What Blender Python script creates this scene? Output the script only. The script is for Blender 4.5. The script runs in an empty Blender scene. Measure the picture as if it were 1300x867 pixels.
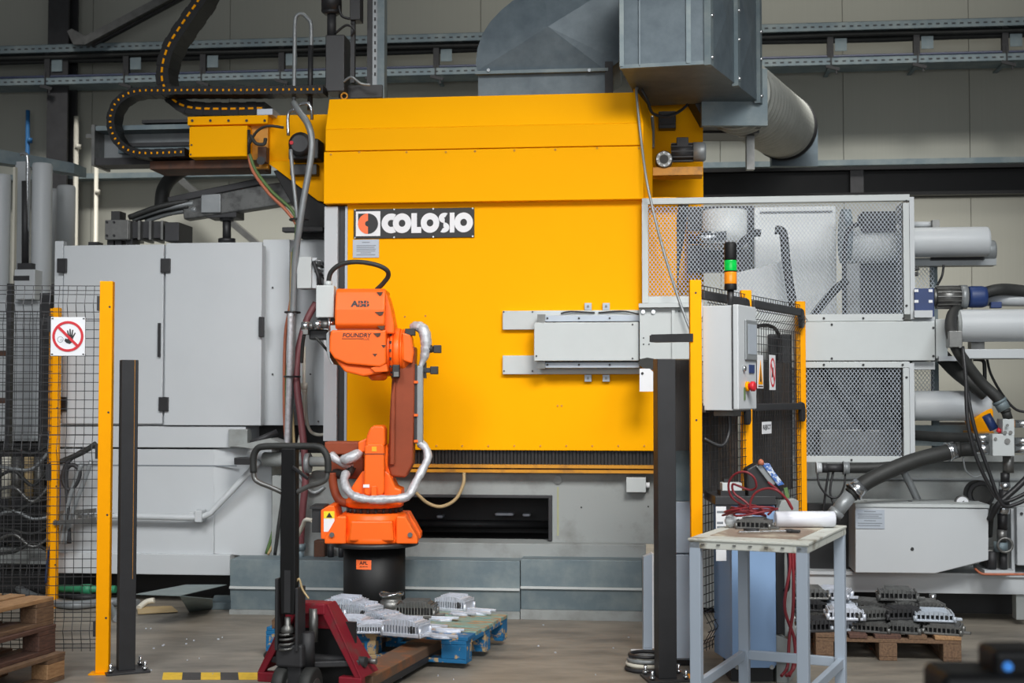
import bpy, math, random
from mathutils import Vector
random.seed(7)
scene = bpy.context.scene
# ------------------------------------------------------------------ camera
F, CX, CY, HOR, CAMZ = 1700.0, 650.0, 433.5, 500.0, 1.5
PITCH = math.atan((HOR - CY) / F)
cam_data = bpy.data.cameras.new('camera')
cam_data.sensor_width = 36.0
cam_data.lens = F / 1300.0 * 36.0
cam_data.clip_end = 100
cam_data.dof.use_dof = True
cam_data.dof.focus_distance = 7.9
cam_data.dof.aperture_fstop = 2.8
cam = bpy.data.objects.new('camera', cam_data)
scene.collection.objects.link(cam)
cam.location = (0, 0, CAMZ)
cam.rotation_euler = (math.pi / 2 + PITCH, 0, 0)
scene.camera = cam
# ------------------------------------------------------------------ world, lamps, exposure
world = bpy.data.worlds.new('hall_ambience')
scene.world = world
world.use_nodes = True
bg = world.node_tree.nodes['Background']
bg.inputs[0].default_value = (0.93, 0.97, 1.0, 1)
bg.inputs[1].default_value = 0.13

def area_light(name, loc, target, sx, sy, power, col=(1, 1, 1), spread=180):
    d = bpy.data.lights.new(name, 'AREA')
    d.shape = 'RECTANGLE'; d.size = sx; d.size_y = sy; d.energy = power; d.color = col; d.spread = math.radians(spread)
    o = bpy.data.objects.new(name, d)
    scene.collection.objects.link(o)
    o.location = loc
    o.rotation_euler = (Vector(target) - Vector(loc)).to_track_quat('-Z', 'Y').to_euler()
    return o
area_light('skylight', (1.6, 2.6, 6.0), (0.3, 9.2, 0.6), 2.4, 1.8, 72.0, (1.0, 0.985, 0.95), 66)
area_light('skylight', (-3.2, 3.0, 5.6), (-2.4, 9.4, 0.4), 2.0, 2.0, 46.0, (0.96, 0.98, 1.0), 70)
area_light('skylight', (4.4, 3.0, 5.6), (2.6, 9.0, 0.2), 2.0, 2.0, 29.0, (0.93, 0.97, 1.0), 70)
area_light('added_front_fill', (0.0, -2.2, 2.8), (0.0, 9.0, 0.9), 9.0, 2.6, 92.0, (0.93, 0.97, 1.0), 110)  # low frontal fill added to lift upright faces; no window is known there
area_light('roof_skylight', (2.2, 10.9, 10.6), (2.2, 12.9, 0), 6.0, 0.6, 84.0, (1.0, 0.96, 0.88), 75)
area_light('rear_lamps', (-0.4, 11.46, 7.6), (-0.15, 13.81, 0.9), 10.5, 0.4, 138.0, (1.0, 0.98, 0.94), 42)
scene.view_settings.view_transform = 'Standard'
scene.view_settings.look = 'None'
scene.view_settings.gamma = 1.0
scene.view_settings.use_curve_mapping = False
scene.view_settings.exposure = 0.0
# ------------------------------------------------------------------ geometry helpers
def ray(px, py):
    x, y = (px - CX) / F, -(py - CY) / F
    c, s = math.cos(PITCH), math.sin(PITCH)
    return Vector((x, c - y * s, s + y * c))
CAM = Vector((0, 0, CAMZ))

class Frame:
    """a place-bound coordinate frame: origin on the floor, turned about the vertical"""
    def __init__(self, ox=0, oy=0, deg=0):
        self.o = Vector((ox, oy, 0)); self.a = math.radians(deg)
        self.U = Vector((math.cos(self.a), math.sin(self.a), 0)); self.V = Vector((-math.sin(self.a), math.cos(self.a), 0))
    def at(self, px, py, v):
        d = ray(px, py); t = (v - (CAM - self.o).dot(self.V)) / d.dot(self.V)
        w = CAM + d * t
        return Vector(((w - self.o).dot(self.U), v, w.z))
    def onz(self, px, py, z):
        d = ray(px, py); w = CAM + d * ((z - CAMZ) / d.z)
        return Vector(((w - self.o).dot(self.U), (w - self.o).dot(self.V), z))
    def rect(self, x0, y0, x1, y1, v):
        ym, xm = (y0 + y1) / 2, (x0 + x1) / 2
        return (self.at(x0, ym, v).x, self.at(x1, ym, v).x, self.at(xm, y1, v).z, self.at(xm, y0, v).z)
    def world(self, p):
        return self.o + self.U * p[0] + self.V * p[1] + Vector((0, 0, p[2]))
W = Frame()
M = Frame(0, 9.2, -6.0)        # the casting machine and the hall wall behind it

def catmull(pts, n=6, closed=False):
    P = [Vector(p) for p in pts]; out = []; L = len(P)
    rng = range(L) if closed else range(L - 1)
    for i in rng:
        if closed:
            p0, p1, p2, p3 = P[i - 1], P[i], P[(i + 1) % L], P[(i + 2) % L]
        else:
            p0, p1, p2, p3 = P[max(i - 1, 0)], P[i], P[i + 1], P[min(i + 2, L - 1)]
        for k in range(n):
            t = k / n
            out.append(0.5 * ((2 * p1) + (p2 - p0) * t + (2 * p0 - 5 * p1 + 4 * p2 - p3) * t * t + (3 * p1 - p0 - 3 * p2 + p3) * t ** 3))
    if not closed: out.append(P[-1])
    return out

class G:
    """collects the shapes of one mesh"""
    def __init__(self): self.v = []; self.f = []; self.s = []
    def _add(self, vs, fs, sm):
        b = len(self.v); self.v += [Vector(p) for p in vs]
        for i, f in enumerate(fs):
            self.f.append([b + k for k in f]); self.s.append(sm[i] if isinstance(sm, list) else sm)
        return self
    def box(self, x0, x1, y0, y1, z0, z1):
        vs = [(x0, y0, z0), (x1, y0, z0), (x1, y1, z0), (x0, y1, z0), (x0, y0, z1), (x1, y0, z1), (x1, y1, z1), (x0, y1, z1)]
        return self._add(vs, [(0, 3, 2, 1), (4, 5, 6, 7), (0, 1, 5, 4), (1, 2, 6, 5), (2, 3, 7, 6), (3, 0, 4, 7)], False)
    def obox(self, c, ax, ay, az):
        c, ax, ay, az = map(Vector, (c, ax, ay, az))
        vs = [c + ax * i + ay * j + az * k for k in (-1, 1) for j, i in ((-1, -1), (-1, 1), (1, 1), (1, -1))]
        return self._add(vs, [(0, 3, 2, 1), (4, 5, 6, 7), (0, 1, 5, 4), (1, 2, 6, 5), (2, 3, 7, 6), (3, 0, 4, 7)], False)
    def bar(self, p, q, w, h, up=(0, 0, 1)):
        p, q = Vector(p), Vector(q); d = q - p; L = d.length; d = d / L; up = Vector(up)
        if abs(d.dot(up)) > 0.98: up = Vector((0, 1, 0))
        s = d.cross(up).normalized(); u = s.cross(d)
        return self.obox((p + q) / 2, d * (L / 2), s * (w / 2), u * (h / 2))
    def pb(self, fr, x0, y0, x1, y1, v, dep):
        a, b, c, d = fr.rect(x0, y0, x1, y1, v)
        return self.box(a, b, v, v + dep, c, d)
    def tube(self, pts, r, n=8, closed=False, flat=False):
        P = [Vector(p) for p in pts]; L = len(P); R = r if isinstance(r, (list, tuple)) else [r] * L
        rings = []; prev = None
        for i in range(L):
            if closed: t = P[(i + 1) % L] - P[i - 1]
            else: t = P[min(i + 1, L - 1)] - P[max(i - 1, 0)]
            t = t.normalized() if t.length > 1e-9 else Vector((0, 0, 1))
            if prev is None:
                up = Vector((0, 0, 1)) if abs(t.z) < 0.9 else Vector((0, 1, 0))
                a = t.cross(up).normalized()
            else:
                a = prev - t * prev.dot(t)
                a = a.normalized() if a.length > 1e-6 else t.orthogonal().normalized()
            prev = a; b = t.cross(a)
            off = math.pi / 4 if n == 4 else 0
            rings.append([P[i] + (a * math.cos(2 * math.pi * k / n + off) + b * math.sin(2 * math.pi * k / n + off)) * R[i] for k in range(n)])
        vs = [p for rg in rings for p in rg]; fs = []; sm = []
        for i in range(L if closed else L - 1):
            j = (i + 1) % L
            for k in range(n):
                fs.append((i * n + k, i * n + (k + 1) % n, j * n + (k + 1) % n, j * n + k)); sm.append(not flat)
        if not closed:
            fs.append(tuple(range(n - 1, -1, -1))); fs.append(tuple((L - 1) * n + k for k in range(n))); sm += [False, False]
        return self._add(vs, fs, sm)
    def hose(self, pts, r, n=8, k=6): return self.tube(catmull(pts, k), r, n)
    def cyl(self, p, q, r, r2=None, n=20):
        return self.tube([p, q], [r, r if r2 is None else r2], n)
    def revolve(self, prof, c, d, n=24):
        """prof: (radius, distance along d)"""
        c, d = Vector(c), Vector(d).normalized()
        a = d.orthogonal().normalized() if abs(d.z) > 0.9 else d.cross(Vector((0, 0, 1))).normalized()
        b = d.cross(a); vs = []; fs = []; sm = []
        for r, h in prof:
            for k in range(n):
                t = 2 * math.pi * k / n
                vs.append(c + d * h + (a * math.cos(t) + b * math.sin(t)) * r)
        for i in range(len(prof) - 1):
            for k in range(n):
                fs.append((i * n + k, i * n + (k + 1) % n, (i + 1) * n + (k + 1) % n, (i + 1) * n + k)); sm.append(True)
        fs.append(tuple(range(n - 1, -1, -1))); fs.append(tuple((len(prof) - 1) * n + k for k in range(n))); sm += [False, False]
        return self._add(vs, fs, sm)
    def prism(self, poly, axis, a0, a1, smooth=False):
        n = len(poly)
        def mk(p, a):
            return {'x': (a, p[0], p[1]), 'y': (p[0], a, p[1]), 'z': (p[0], p[1], a)}[axis]
        vs = [mk(p, a0) for p in poly] + [mk(p, a1) for p in poly]
        fs = [tuple(range(n - 1, -1, -1)), tuple(range(n, 2 * n))] + [(k, (k + 1) % n, n + (k + 1) % n, n + k) for k in range(n)]
        return self._add(vs, fs, [False, False] + [smooth] * n)
    def ring(self, c, ro, ri, y0, y1, a0=0.0, a1=360.0, n=32, sx=1.0):
        """flat ring (or arc of one) standing in the x-z plane"""
        full = abs(a1 - a0 - 360) < 1e-6; m = n + 1; vs = []
        for k in range(m):
            t = math.radians(a0 + (a1 - a0) * k / n); co, si = math.cos(t) * sx, math.sin(t)
            vs += [(c[0] + ro * co, y0, c[1] + ro * si), (c[0] + ri * co, y0, c[1] + ri * si), (c[0] + ri * co, y1, c[1] + ri * si), (c[0] + ro * co, y1, c[1] + ro * si)]
        fs = []
        for k in range(n):
            for j in range(4): fs.append((k * 4 + j, k * 4 + (j + 1) % 4, (k + 1) * 4 + (j + 1) % 4, (k + 1) * 4 + j))
        if not full: fs += [(3, 2, 1, 0), tuple(n * 4 + j for j in range(4))]
        return self._add(vs, fs, False)
    def text(self, s, c, h, y, depth=0.003, width=None, bold=0.0, shear=0.0):
        cu = bpy.data.curves.new('lettering', 'FONT'); cu.body = s; cu.align_x = 'CENTER'; cu.align_y = 'CENTER'
        cu.extrude = depth; cu.offset = bold; cu.shear = shear; cu.resolution_u = 3
        ob = bpy.data.objects.new('lettering', cu)
        me = bpy.data.meshes.new_from_object(ob)
        if len(me.vertices):
            xs = [p.co.x for p in me.vertices]; ys = [p.co.y for p in me.vertices]
            sy = h / (max(ys) - min(ys)); sx = width / (max(xs) - min(xs)) if width else sy
            mx, my = (max(xs) + min(xs)) / 2, (max(ys) + min(ys)) / 2
            self._add([(c[0] + (p.co.x - mx) * sx, y - p.co.z, c[1] + (p.co.y - my) * sy) for p in me.vertices], [tuple(p.vertices) for p in me.polygons], False)
        bpy.data.meshes.remove(me); bpy.data.objects.remove(ob); bpy.data.curves.remove(cu)
        return self
    def base(self):
        xs = [p.x for p in self.v]; ys = [p.y for p in self.v]
        return Vector(((min(xs) + max(xs)) / 2, (min(ys) + max(ys)) / 2, min(p.z for p in self.v)))

COL = scene.collection
def link_mesh(name, g, m, base, bev=0, seg=2, parent=None):
    me = bpy.data.meshes.new(name)
    me.from_pydata([p - base for p in g.v], [], g.f)
    me.polygons.foreach_set('use_smooth', g.s)
    me.materials.append(m); me.update()
    o = bpy.data.objects.new(name, me); COL.objects.link(o)
    if parent is not None: o.parent = parent
    if bev:
        b = o.modifiers.new('edge', 'BEVEL'); b.width = bev; b.segments = seg; b.limit_method = 'ANGLE'; b.angle_limit = math.radians(35)
    return o
def tag(o, label, cat, group=None):
    o['label'] = label; o['category'] = cat
    if group: o['group'] = group
    return o
class Thing:
    def __init__(self, fr, name, label, cat, base, group=None):
        self.fr = fr; self.base = Vector(base)
        self.o = bpy.data.objects.new(name, None); COL.objects.link(self.o)
        self.o.empty_display_size = 0.1
        self.o.location = fr.world(base); self.o.rotation_euler = (0, 0, fr.a)
        if cat: tag(self.o, label, cat, group)
        else: self.o['kind'] = 'structure'
    def add(self, name, g, m, bev=0, seg=2, parent=None, label=None, stuff=False):
        o = link_mesh(name, g, m, self.base, bev, seg, parent or self.o)
        if label: o['label'] = label
        if stuff: o['kind'] = 'stuff'
        return o
def solo(fr, name, g, m, label, cat, bev=0, group=None, seg=2):
    b = g.base(); o = link_mesh(name, g, m, b, bev, seg)
    o.location = fr.world(b); o.rotation_euler = (0, 0, fr.a)
    return tag(o, label, cat, group)
def struct(fr, name, g, m, bev=0):
    b = g.base(); o = link_mesh(name, g, m, b, bev)
    o.location = fr.world(b); o.rotation_euler = (0, 0, fr.a); o['kind'] = 'structure'
    return o
def copy_tree(o, parent=None):
    c = o.copy(); COL.objects.link(c); c.parent = parent
    for ch in list(o.children): copy_tree(ch, c)
    return c
# ------------------------------------------------------------------ materials
def lin(c): return tuple(((x / 255) / 12.92 if x <= 10 else ((x / 255 + 0.055) / 1.055) ** 2.4) for x in c)
def mat(name, rgb, rough=0.5, metal=0.0, var=0.08, scale=6.0, bump=0.0, bscale=60.0, rgb2=None, thr=(0.45, 0.6), stretch=None, coat=0.0, emit=0.0, spec=0.5):
    m = bpy.data.materials.new(name); m.use_nodes = True
    nt = m.node_tree; b = nt.nodes['Principled BSDF']; N = nt.nodes.new; Lk = nt.links.new
    tc = N('ShaderNodeTexCoord'); mp = N('ShaderNodeMapping'); Lk(tc.outputs['Object'], mp.inputs[0])
    if stretch: mp.inputs['Scale'].default_value = stretch
    nz = N('ShaderNodeTexNoise'); nz.inputs['Scale'].default_value = scale; nz.inputs['Detail'].default_value = 6; nz.inputs['Roughness'].default_value = 0.62
    Lk(mp.outputs[0], nz.inputs['Vector'])
    rp = N('ShaderNodeValToRGB'); Lk(nz.outputs['Fac'], rp.inputs[0])
    a = lin(rgb); c2 = lin(rgb2) if rgb2 else None
    if c2:
        rp.color_ramp.elements[0].position = thr[0]; rp.color_ramp.elements[1].position = thr[1]
        rp.color_ramp.elements[0].color = (*a, 1); rp.color_ramp.elements[1].color = (*c2, 1)
    else:
        rp.color_ramp.elements[0].position = 0.3; rp.color_ramp.elements[1].position = 0.7
        rp.color_ramp.elements[0].color = (*[min(1, x * (1 - var)) for x in a], 1); rp.color_ramp.elements[1].color = (*[min(1, x * (1 + var)) for x in a], 1)
    Lk(rp.outputs[0], b.inputs['Base Color'])
    b.inputs['Roughness'].default_value = rough; b.inputs['Metallic'].default_value = metal
    if coat: b.inputs['Coat Weight'].default_value = coat
    b.inputs['Specular IOR Level'].default_value = spec
    if emit:
        b.inputs['Emission Color'].default_value = (*a, 1); b.inputs['Emission Strength'].default_value = emit
    if bump:
        n2 = N('ShaderNodeTexNoise'); n2.inputs['Scale'].default_value = bscale; n2.inputs['Detail'].default_value = 4
        Lk(mp.outputs[0], n2.inputs['Vector'])
        bp = N('ShaderNodeBump'); bp.inputs['Strength'].default_value = bump; bp.inputs['Distance'].default_value = 0.01
        Lk(n2.outputs['Fac'], bp.inputs['Height']); Lk(bp.outputs[0], b.inputs['Normal'])
    return m
YEL = mat('yellow_enamel', (255, 176, 0), 0.6, var=0.02, scale=1.5, spec=0.06)
YELF = mat('yellow_powder_coat', (252, 166, 0), 0.55, var=0.04, spec=0.1)
YELD = mat('worn_yellow_paint', (205, 140, 30), 0.5, var=0.2, rgb2=(150, 100, 40), thr=(0.5, 0.75), scale=9)
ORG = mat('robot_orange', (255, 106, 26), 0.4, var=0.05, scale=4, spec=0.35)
ORG_SHADE = mat('robot_orange_shaded', (140, 66, 40), 0.55, var=0.12, scale=6, spec=0.3)  # shade on the arm and counter beam put into the orange; seams share it
WHT = mat('light_grey_paint', (192, 196, 199), 0.45, var=0.03, scale=2)
WHT2 = mat('grimy_shaded_white_paint', (148, 152, 151), 0.55, rgb2=(108, 108, 103), thr=(0.48, 0.8), scale=3.5, bump=0.03)  # white darkened by grime and by the shade under the door overhang
WHT3 = mat('bright_white_paint', (192, 197, 197), 0.5, var=0.03, scale=5)
GRYB = mat('blue_grey_paint', (170, 182, 196), 0.45, var=0.05, scale=2)
GAL = mat('galvanised_sheet', (88, 101, 110), 0.5, 0.2, rgb2=(108, 121, 129), thr=(0.35, 0.72), scale=7, bump=0.02)
GALD = mat('weathered_galvanised', (108, 123, 130), 0.55, 0.2, rgb2=(142, 152, 152), thr=(0.42, 0.75), scale=4, bump=0.04)
STL = mat('dull_steel', (120, 120, 118), 0.4, 0.7, var=0.2, scale=12)
CHR = mat('polished_steel', (200, 203, 206), 0.2, 0.95, var=0.05)
ALU = mat('cast_aluminium', (204, 209, 219), 0.42, 0.4, var=0.15, scale=25, bump=0.05)
DRK = mat('dark_steel', (52, 52, 54), 0.55, 0.2, var=0.2, scale=8)
BLK = mat('black_paint', (38, 38, 40), 0.45, var=0.15, scale=10)
RUB = mat('black_rubber', (44, 45, 44), 0.6, var=0.2, scale=14)
BRN = mat('rusty_and_shade_brown', (92, 58, 40), 0.7, rgb2=(60, 48, 42), thr=(0.4, 0.7), scale=8)
PIT = mat('oily_black_and_shade', (26, 26, 27), 0.5, var=0.3, scale=6)  # dark interiors and bores; also paints the shade in a gap
WOD = mat('fresh_pallet_wood', (178, 140, 100), 0.8, rgb2=(140, 104, 72), thr=(0.35, 0.7), scale=14, stretch=(1, 6, 6), bump=0.1)
WODO = mat('old_pallet_wood', (128, 100, 76), 0.85, rgb2=(88, 68, 54), thr=(0.35, 0.7), scale=14, stretch=(1, 6, 6), bump=0.12)
WODR = mat('reddish_pallet_wood', (104, 74, 62), 0.85, rgb2=(70, 52, 46), thr=(0.35, 0.7), scale=14, stretch=(1, 6, 6), bump=0.12)
BLU = mat('chipped_blue_paint', (14, 98, 146), 0.6, rgb2=(176, 150, 110), thr=(0.54, 0.58), scale=13, bump=0.08)
BLUW = mat('worn_blue_boards', (120, 148, 138), 0.75, rgb2=(160, 124, 90), thr=(0.48, 0.6), scale=7, stretch=(1, 4, 4), bump=0.08)
RED = mat('chipped_red_paint', (132, 30, 44), 0.5, rgb2=(98, 68, 64), thr=(0.5, 0.7), scale=9, bump=0.04, spec=0.3)
RUST = mat('rusty_fork_steel', (112, 88, 70), 0.55, 0.3, rgb2=(150, 92, 54), thr=(0.5, 0.7), scale=9)
SLV = mat('silver_sleeve', (188, 189, 193), 0.42, 0.25, var=0.22, scale=34, bump=0.5, bscale=45)
REDC = mat('dark_red_cable', (128, 36, 44), 0.45, var=0.12)
REDP = mat('signal_red', (206, 36, 48), 0.4, var=0.03)
GRN = mat('green_pipe', (46, 128, 92), 0.45, var=0.15)
GRNH = mat('green_hose', (86, 114, 66), 0.5, var=0.15)
ORGH = mat('orange_hose', (178, 104, 76), 0.5, var=0.1)
BEI = mat('beige_hose', (184, 160, 118), 0.5, var=0.12)
GRYH = mat('grey_conduit', (140, 144, 146), 0.4, 0.3, var=0.12)
MARH = mat('maroon_hose', (112, 62, 66), 0.55, var=0.15)
BLUM = mat('navy_blue_paint', (36, 58, 108), 0.45, var=0.1)
BLUS = mat('blue_pipe_paint', (50, 112, 168), 0.5, var=0.1)
INK = mat('black_print', (34, 34, 36), 0.5, var=0.05)
GINK = mat('grey_print', (126, 132, 138), 0.5, var=0.05)
PAP = mat('white_plate', (232, 233, 236), 0.5, var=0.02)
SILV = mat('silver_plate', (176, 184, 194), 0.4, 0.2, var=0.06)
ORL = mat('logo_orange', (255, 116, 60), 0.45, var=0.02)
LGREEN = mat('lit_green_lens', (4, 150, 56), 0.2, emit=0.7, var=0.3, scale=30)
LAMB = mat('amber_lens', (244, 142, 22), 0.2, var=0.1, coat=0.5)
LBLUE = mat('lit_blue_lens', (70, 140, 225), 0.3, emit=0.45)
CURT = mat('dark_rubber_sheet', (66, 63, 62), 0.7, rgb2=(92, 88, 84), thr=(0.5, 0.8), scale=5, stretch=(6, 6, 0.6), bump=0.1, bscale=50)
PIPW = mat('glossy_white_tube', (226, 228, 236), 0.25, var=0.02, coat=0.3)
CON = mat('worn_concrete', (150, 142, 130), 0.5, rgb2=(98, 94, 87), thr=(0.34, 0.7), scale=1.6, stretch=(1.0, 2.6, 1), bump=0.03, bscale=30)
WALL = mat('beige_wall_sheet', (168, 168, 158), 0.6, var=0.03, scale=3, stretch=(30, 1, 0.2))
TAPEY = mat('yellow_floor_tape', (232, 192, 52), 0.6, var=0.12, scale=20)
TAPEK = mat('black_floor_tape', (62, 60, 60), 0.6, var=0.15, scale=20)
SHEET = mat('crumpled_sheet', (132, 146, 146), 0.5, 0.3, var=0.2, scale=6)
CREAM = mat('off_white_pipe', (214, 210, 196), 0.45, var=0.05)
BEN = mat('chipped_bench_paint', (208, 210, 202), 0.55, rgb2=(140, 132, 116), thr=(0.52, 0.66), scale=9, bump=0.1)
BLUC = mat('pale_blue_paint', (140, 171, 210), 0.5, var=0.04, scale=2)
BLK2 = mat('deep_black_paint', (22, 22, 23), 0.5, var=0.15, scale=10, spec=0.3)
STLD = mat('dirty_steel', (96, 97, 96), 0.5, 0.3, rgb2=(58, 58, 58), thr=(0.45, 0.65), scale=10)
PLATE = mat('pale_plate_paint', (222, 225, 224), 0.5, var=0.04)
SPIR = mat('spiral_duct_zinc', (176, 178, 172), 0.42, 0.35, var=0.1, scale=9)
# ================================================================== the hall
g = G(); g.box(-9, 9, -3, 16, -0.2, 0.0)
floor = struct(W, 'floor', g, CON)
WV = 4.6                                     # depth of the hall's back wall behind the machine front
wl = Thing(M, 'wall_back', None, None, (0, WV, 0))
seams = [M.at(x, 300, WV).x for x in (-360, -190, -20, 115, 290, 450, 610, 770, 915, 1072, 1233, 1395, 1560)]
for i in range(len(seams) - 1):
    wide = 0.014 if i in (10,) else 0.003
    wide0 = 0.014 if i == 11 else 0.003
    wl.add('panel', G().box(seams[i] + wide0, seams[i + 1] - wide, WV, WV + 0.08, 0, 8.2), WALL)
wl.add('backing', G().box(seams[0], seams[-1], WV + 0.085, WV + 0.12, 0, 8.2), DRK)
# galvanised ledge along the wall and the black beam below it
z0 = M.at(1100, 210, 4.45).z; z1 = M.at(1100, 203, 4.45).z
struct(M, 'trim_1', G().box(-6.5, 6.5, 4.42, WV, z0, z1), GALD)
bm = Thing(M, 'steel_beam', 'long black steel beam running behind the mesh guard on the right', 'beam', (3, 3.6, 2.6))
a, b, c, d = M.rect(822, 212, 1330, 249, 3.5)
bm.add('web', G().box(a, b + 1, 3.58, 3.64, c, d), BLK2)
bm.add('flange', G().box(a, b + 1, 3.48, 3.74, c, c + 0.03), BLK2)
bm.add('flange', G().box(a, b + 1, 3.48, 3.74, d - 0.03, d), BLK2)
for x in (1088,):
    u = M.at(x, 230, 3.5).x
    bm.add('stiffener', G().box(u - 0.06, u + 0.06, 3.5, 3.58, c + 0.03, d - 0.03), DRK)
# steel column and braces at left
u0 = M.at(60, 100, 4.2).x; u1 = M.at(86, 100, 4.2).x
ct = Thing(M, 'steel_column', 'dark steel column rising to the roof at the far left', 'column', (u0, 4.2, 0))
ct.add('flange', G().box(u0, u1, 4.2, 4.23, 0, 7), DRK)
ct.add('flange', G().box(u0, u1, 4.42, 4.45, 0, 7), DRK)
ct.add('web', G().box((u0 + u1) / 2 - 0.01, (u0 + u1) / 2 + 0.01, 4.23, 4.42, 0, 7), DRK)
br = Thing(M, 'diagonal_brace', 'grey diagonal roof brace above the cable tray at upper left', 'brace', M.at(100, 52, 4.1))
p, q = M.at(108, 54, 4.1), M.at(232, -12, 4.1)
br.add('bar', G().bar(p, q, 0.08, 0.1, (0, 1, 0)), STL)
br.add('bar', G().bar(p + Vector((0.06, 0.05, -0.03)), q + Vector((0.06, 0.05, -0.03)), 0.02, 0.06, (0, 1, 0)), DRK)
br.add('gusset', G().prism([(M.at(86, 40, 4.1).x, M.at(86, 40, 4.1).z), (M.at(92, 37, 4.1).x, M.at(92, 37, 4.1).z), (M.at(113, 48, 4.1).x, M.at(113, 48, 4.1).z), (M.at(112, 57, 4.1).x, M.at(112, 57, 4.1).z), (M.at(94, 57, 4.1).x, M.at(94, 57, 4.1).z)], 'y', 4.08, 4.2), STL)
g = G(); g.bar(M.at(222, 222, 4.3), M.at(345, 325, 4.3), 0.06, 0.13, (0, 1, 0))
solo(M, 'diagonal_brace', g, STL, 'beige-grey diagonal brace against the wall behind the grey cabinet', 'brace')
# pipes on the left wall
for name, x0, x1, y0, y1, v, m, lab in (('wall_pipe', 33, 38, 140, 330, 4.4, BLUS, 'thin blue vertical pipe on the dark wall at far left'),
                                        ('wall_pipe', 94, 100, 148, 330, 4.4, CREAM, 'cream vertical pipe just left of the gantry rail'),
                                        ('wall_pipe', 120, 125, 205, 330, 4.4, CREAM, 'thin cream vertical pipe below the end of the gantry rail')):
    p, q = M.at((x0 + x1) / 2, y1, v), M.at((x0 + x1) / 2, y0, v)
    r = (M.at(x1, y0, v).x - M.at(x0, y0, v).x) / 2
    t = Thing(M, name, lab, 'pipe', (p.x, p.y, 0))
    t.add('pipe', G().cyl((p.x, p.y, 0.0), q, r, n=12), m)
    t.add('coupling', G().cyl((p.x, p.y, q.z - 0.35), (p.x, p.y, q.z - 0.3), r * 1.3, n=12), m)
# cable trays on brackets along the wall
TV = 4.15
DBL = mat('dark_blue_cable', (24, 36, 66), 0.5, var=0.1)
def tray(pyl, pyr, h, lab, z_from):
    # pyl/pyr: rows of the photograph where the rail shows at x=0 and x=1300
    p, q = M.at(0, pyl, TV), M.at(1300, pyr, TV)
    z = (p.z + q.z) / 2
    t = Thing(M, 'cable_tray', lab, 'cable tray', (0, TV, z))
    t.add('side_rail', G().box(-6.5, 6.5, TV, TV + 0.004, z - h / 2, z + h / 2).box(-6.5, 6.5, TV, TV + 0.02, z + h / 2 - 0.006, z + h / 2).box(-6.5, 6.5, TV, TV + 0.02, z - h / 2, z - h / 2 + 0.006), GALD)
    t.add('side_rail', G().box(-6.5, 6.5, TV + 0.3, TV + 0.304, z - h / 2, z + h / 2), GALD)
    t.add('tray_floor', G().box(-6.5, 6.5, TV + 0.004, TV + 0.3, z - h / 2, z - h / 2 + 0.004), GALD)
    s = G(); u = -6.4
    while u < 6.4:
        s.box(u, u + 0.035, TV - 0.002, TV, z - 0.006, z + 0.006); u += 0.075
    t.add('slots', s, DRK, stuff=True)
    return z, t
zu, tu = tray(63, 27, 0.085, 'upper galvanised perforated cable tray along the back wall', 0)
zl, tl = tray(106, 70, 0.075, 'lower galvanised perforated cable tray along the back wall', 0)
g = G()
for k, (dy, dz, r) in enumerate(((0.05, -0.075, 0.03), (0.12, -0.08, 0.035), (0.2, -0.075, 0.03), (0.09, -0.115, 0.028))):
    g.tube([(u * 0.65, TV + dy, zu + dz + 0.006 * math.sin(u * 1.7 + k)) for u in range(-10, 11)], r, 8)
solo(M, 'cable_bundle', g, RUB, 'thick bundle of black cables slung under the upper cable tray', 'cable')
g = G(); g.tube([(u * 0.65, TV + 0.06, zl + 0.055) for u in range(-10, 11)], 0.022, 8); g.tube([(u * 0.65, TV + 0.11, zl + 0.05) for u in range(-10, 11)], 0.02, 8)
solo(M, 'cable_bundle', g, DBL, 'navy blue cables lying in the lower cable tray', 'cable')
spots = (58, 158, 256, 356, 470, 553, 690, 1055, 1165, 1278)
names = ('leftmost, by the dark column', 'second from the left, above the chain loop', 'behind the rising drag chain', 'left of the bent grey pipe', 'behind the ladle post', 'just left of the big duct elbow', 'behind the duct elbow', 'just right of the round duct', 'second from the right edge', 'at the right edge')
for x, nm in zip(spots, names):
    u = M.at(x, 80, TV).x
    t = Thing(M, 'tray_bracket', 'steel cable tray bracket, ' + nm, 'bracket', (u, TV + 0.1, zl), 'cable tray brackets')
    t.add('post', G().box(u - 0.03, u + 0.03, TV + 0.03, TV + 0.09, zl + 0.03, zu - 0.03), DRK)
    t.add('arm', G().box(u - 0.02, u + 0.02, TV + 0.03, WV - 0.005, zl - 0.055, zl - 0.04), GALD)
    t.add('plate', G().box(u + 0.045, u + 0.16, TV + 0.04, TV + 0.05, zl + 0.11, zu - 0.11), GALD)
    hk = G(); hk.bar((u, TV - 0.012, zl + 0.1), (u, TV - 0.012, zl - 0.05), 0.012, 0.012); hk.bar((u - 0.05, TV - 0.012, zl - 0.05), (u + 0.08, TV - 0.012, zl - 0.085), 0.02, 0.03); hk.bar((u + 0.05, TV - 0.012, zl - 0.06), (u + 0.05, TV - 0.012, zl - 0.13), 0.014, 0.014)
    t.add('hook_clamp', hk, DRK)
# hazard tape on the floor
t = Thing(W, 'floor_tape', 'yellow and black hazard tape stuck on the concrete floor', 'floor tape', W.onz(260, 860, 0))
xs = (207, 232, 256, 281, 304, 330, 352)
for i in range(len(xs) - 1):
    a, b = W.onz(xs[i], 862, 0), W.onz(xs[i + 1], 862, 0)
    yb = W.onz(xs[i], 854, 0).y; yf = W.onz(xs[i], 863, 0).y
    t.add('stripe', G().prism([(a.x, yf), (b.x, yf), (b.x - 0.04, yb), (a.x - 0.04, yb)], 'z', 0.0, 0.002), TAPEY if i % 2 == 0 else TAPEK)
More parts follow.
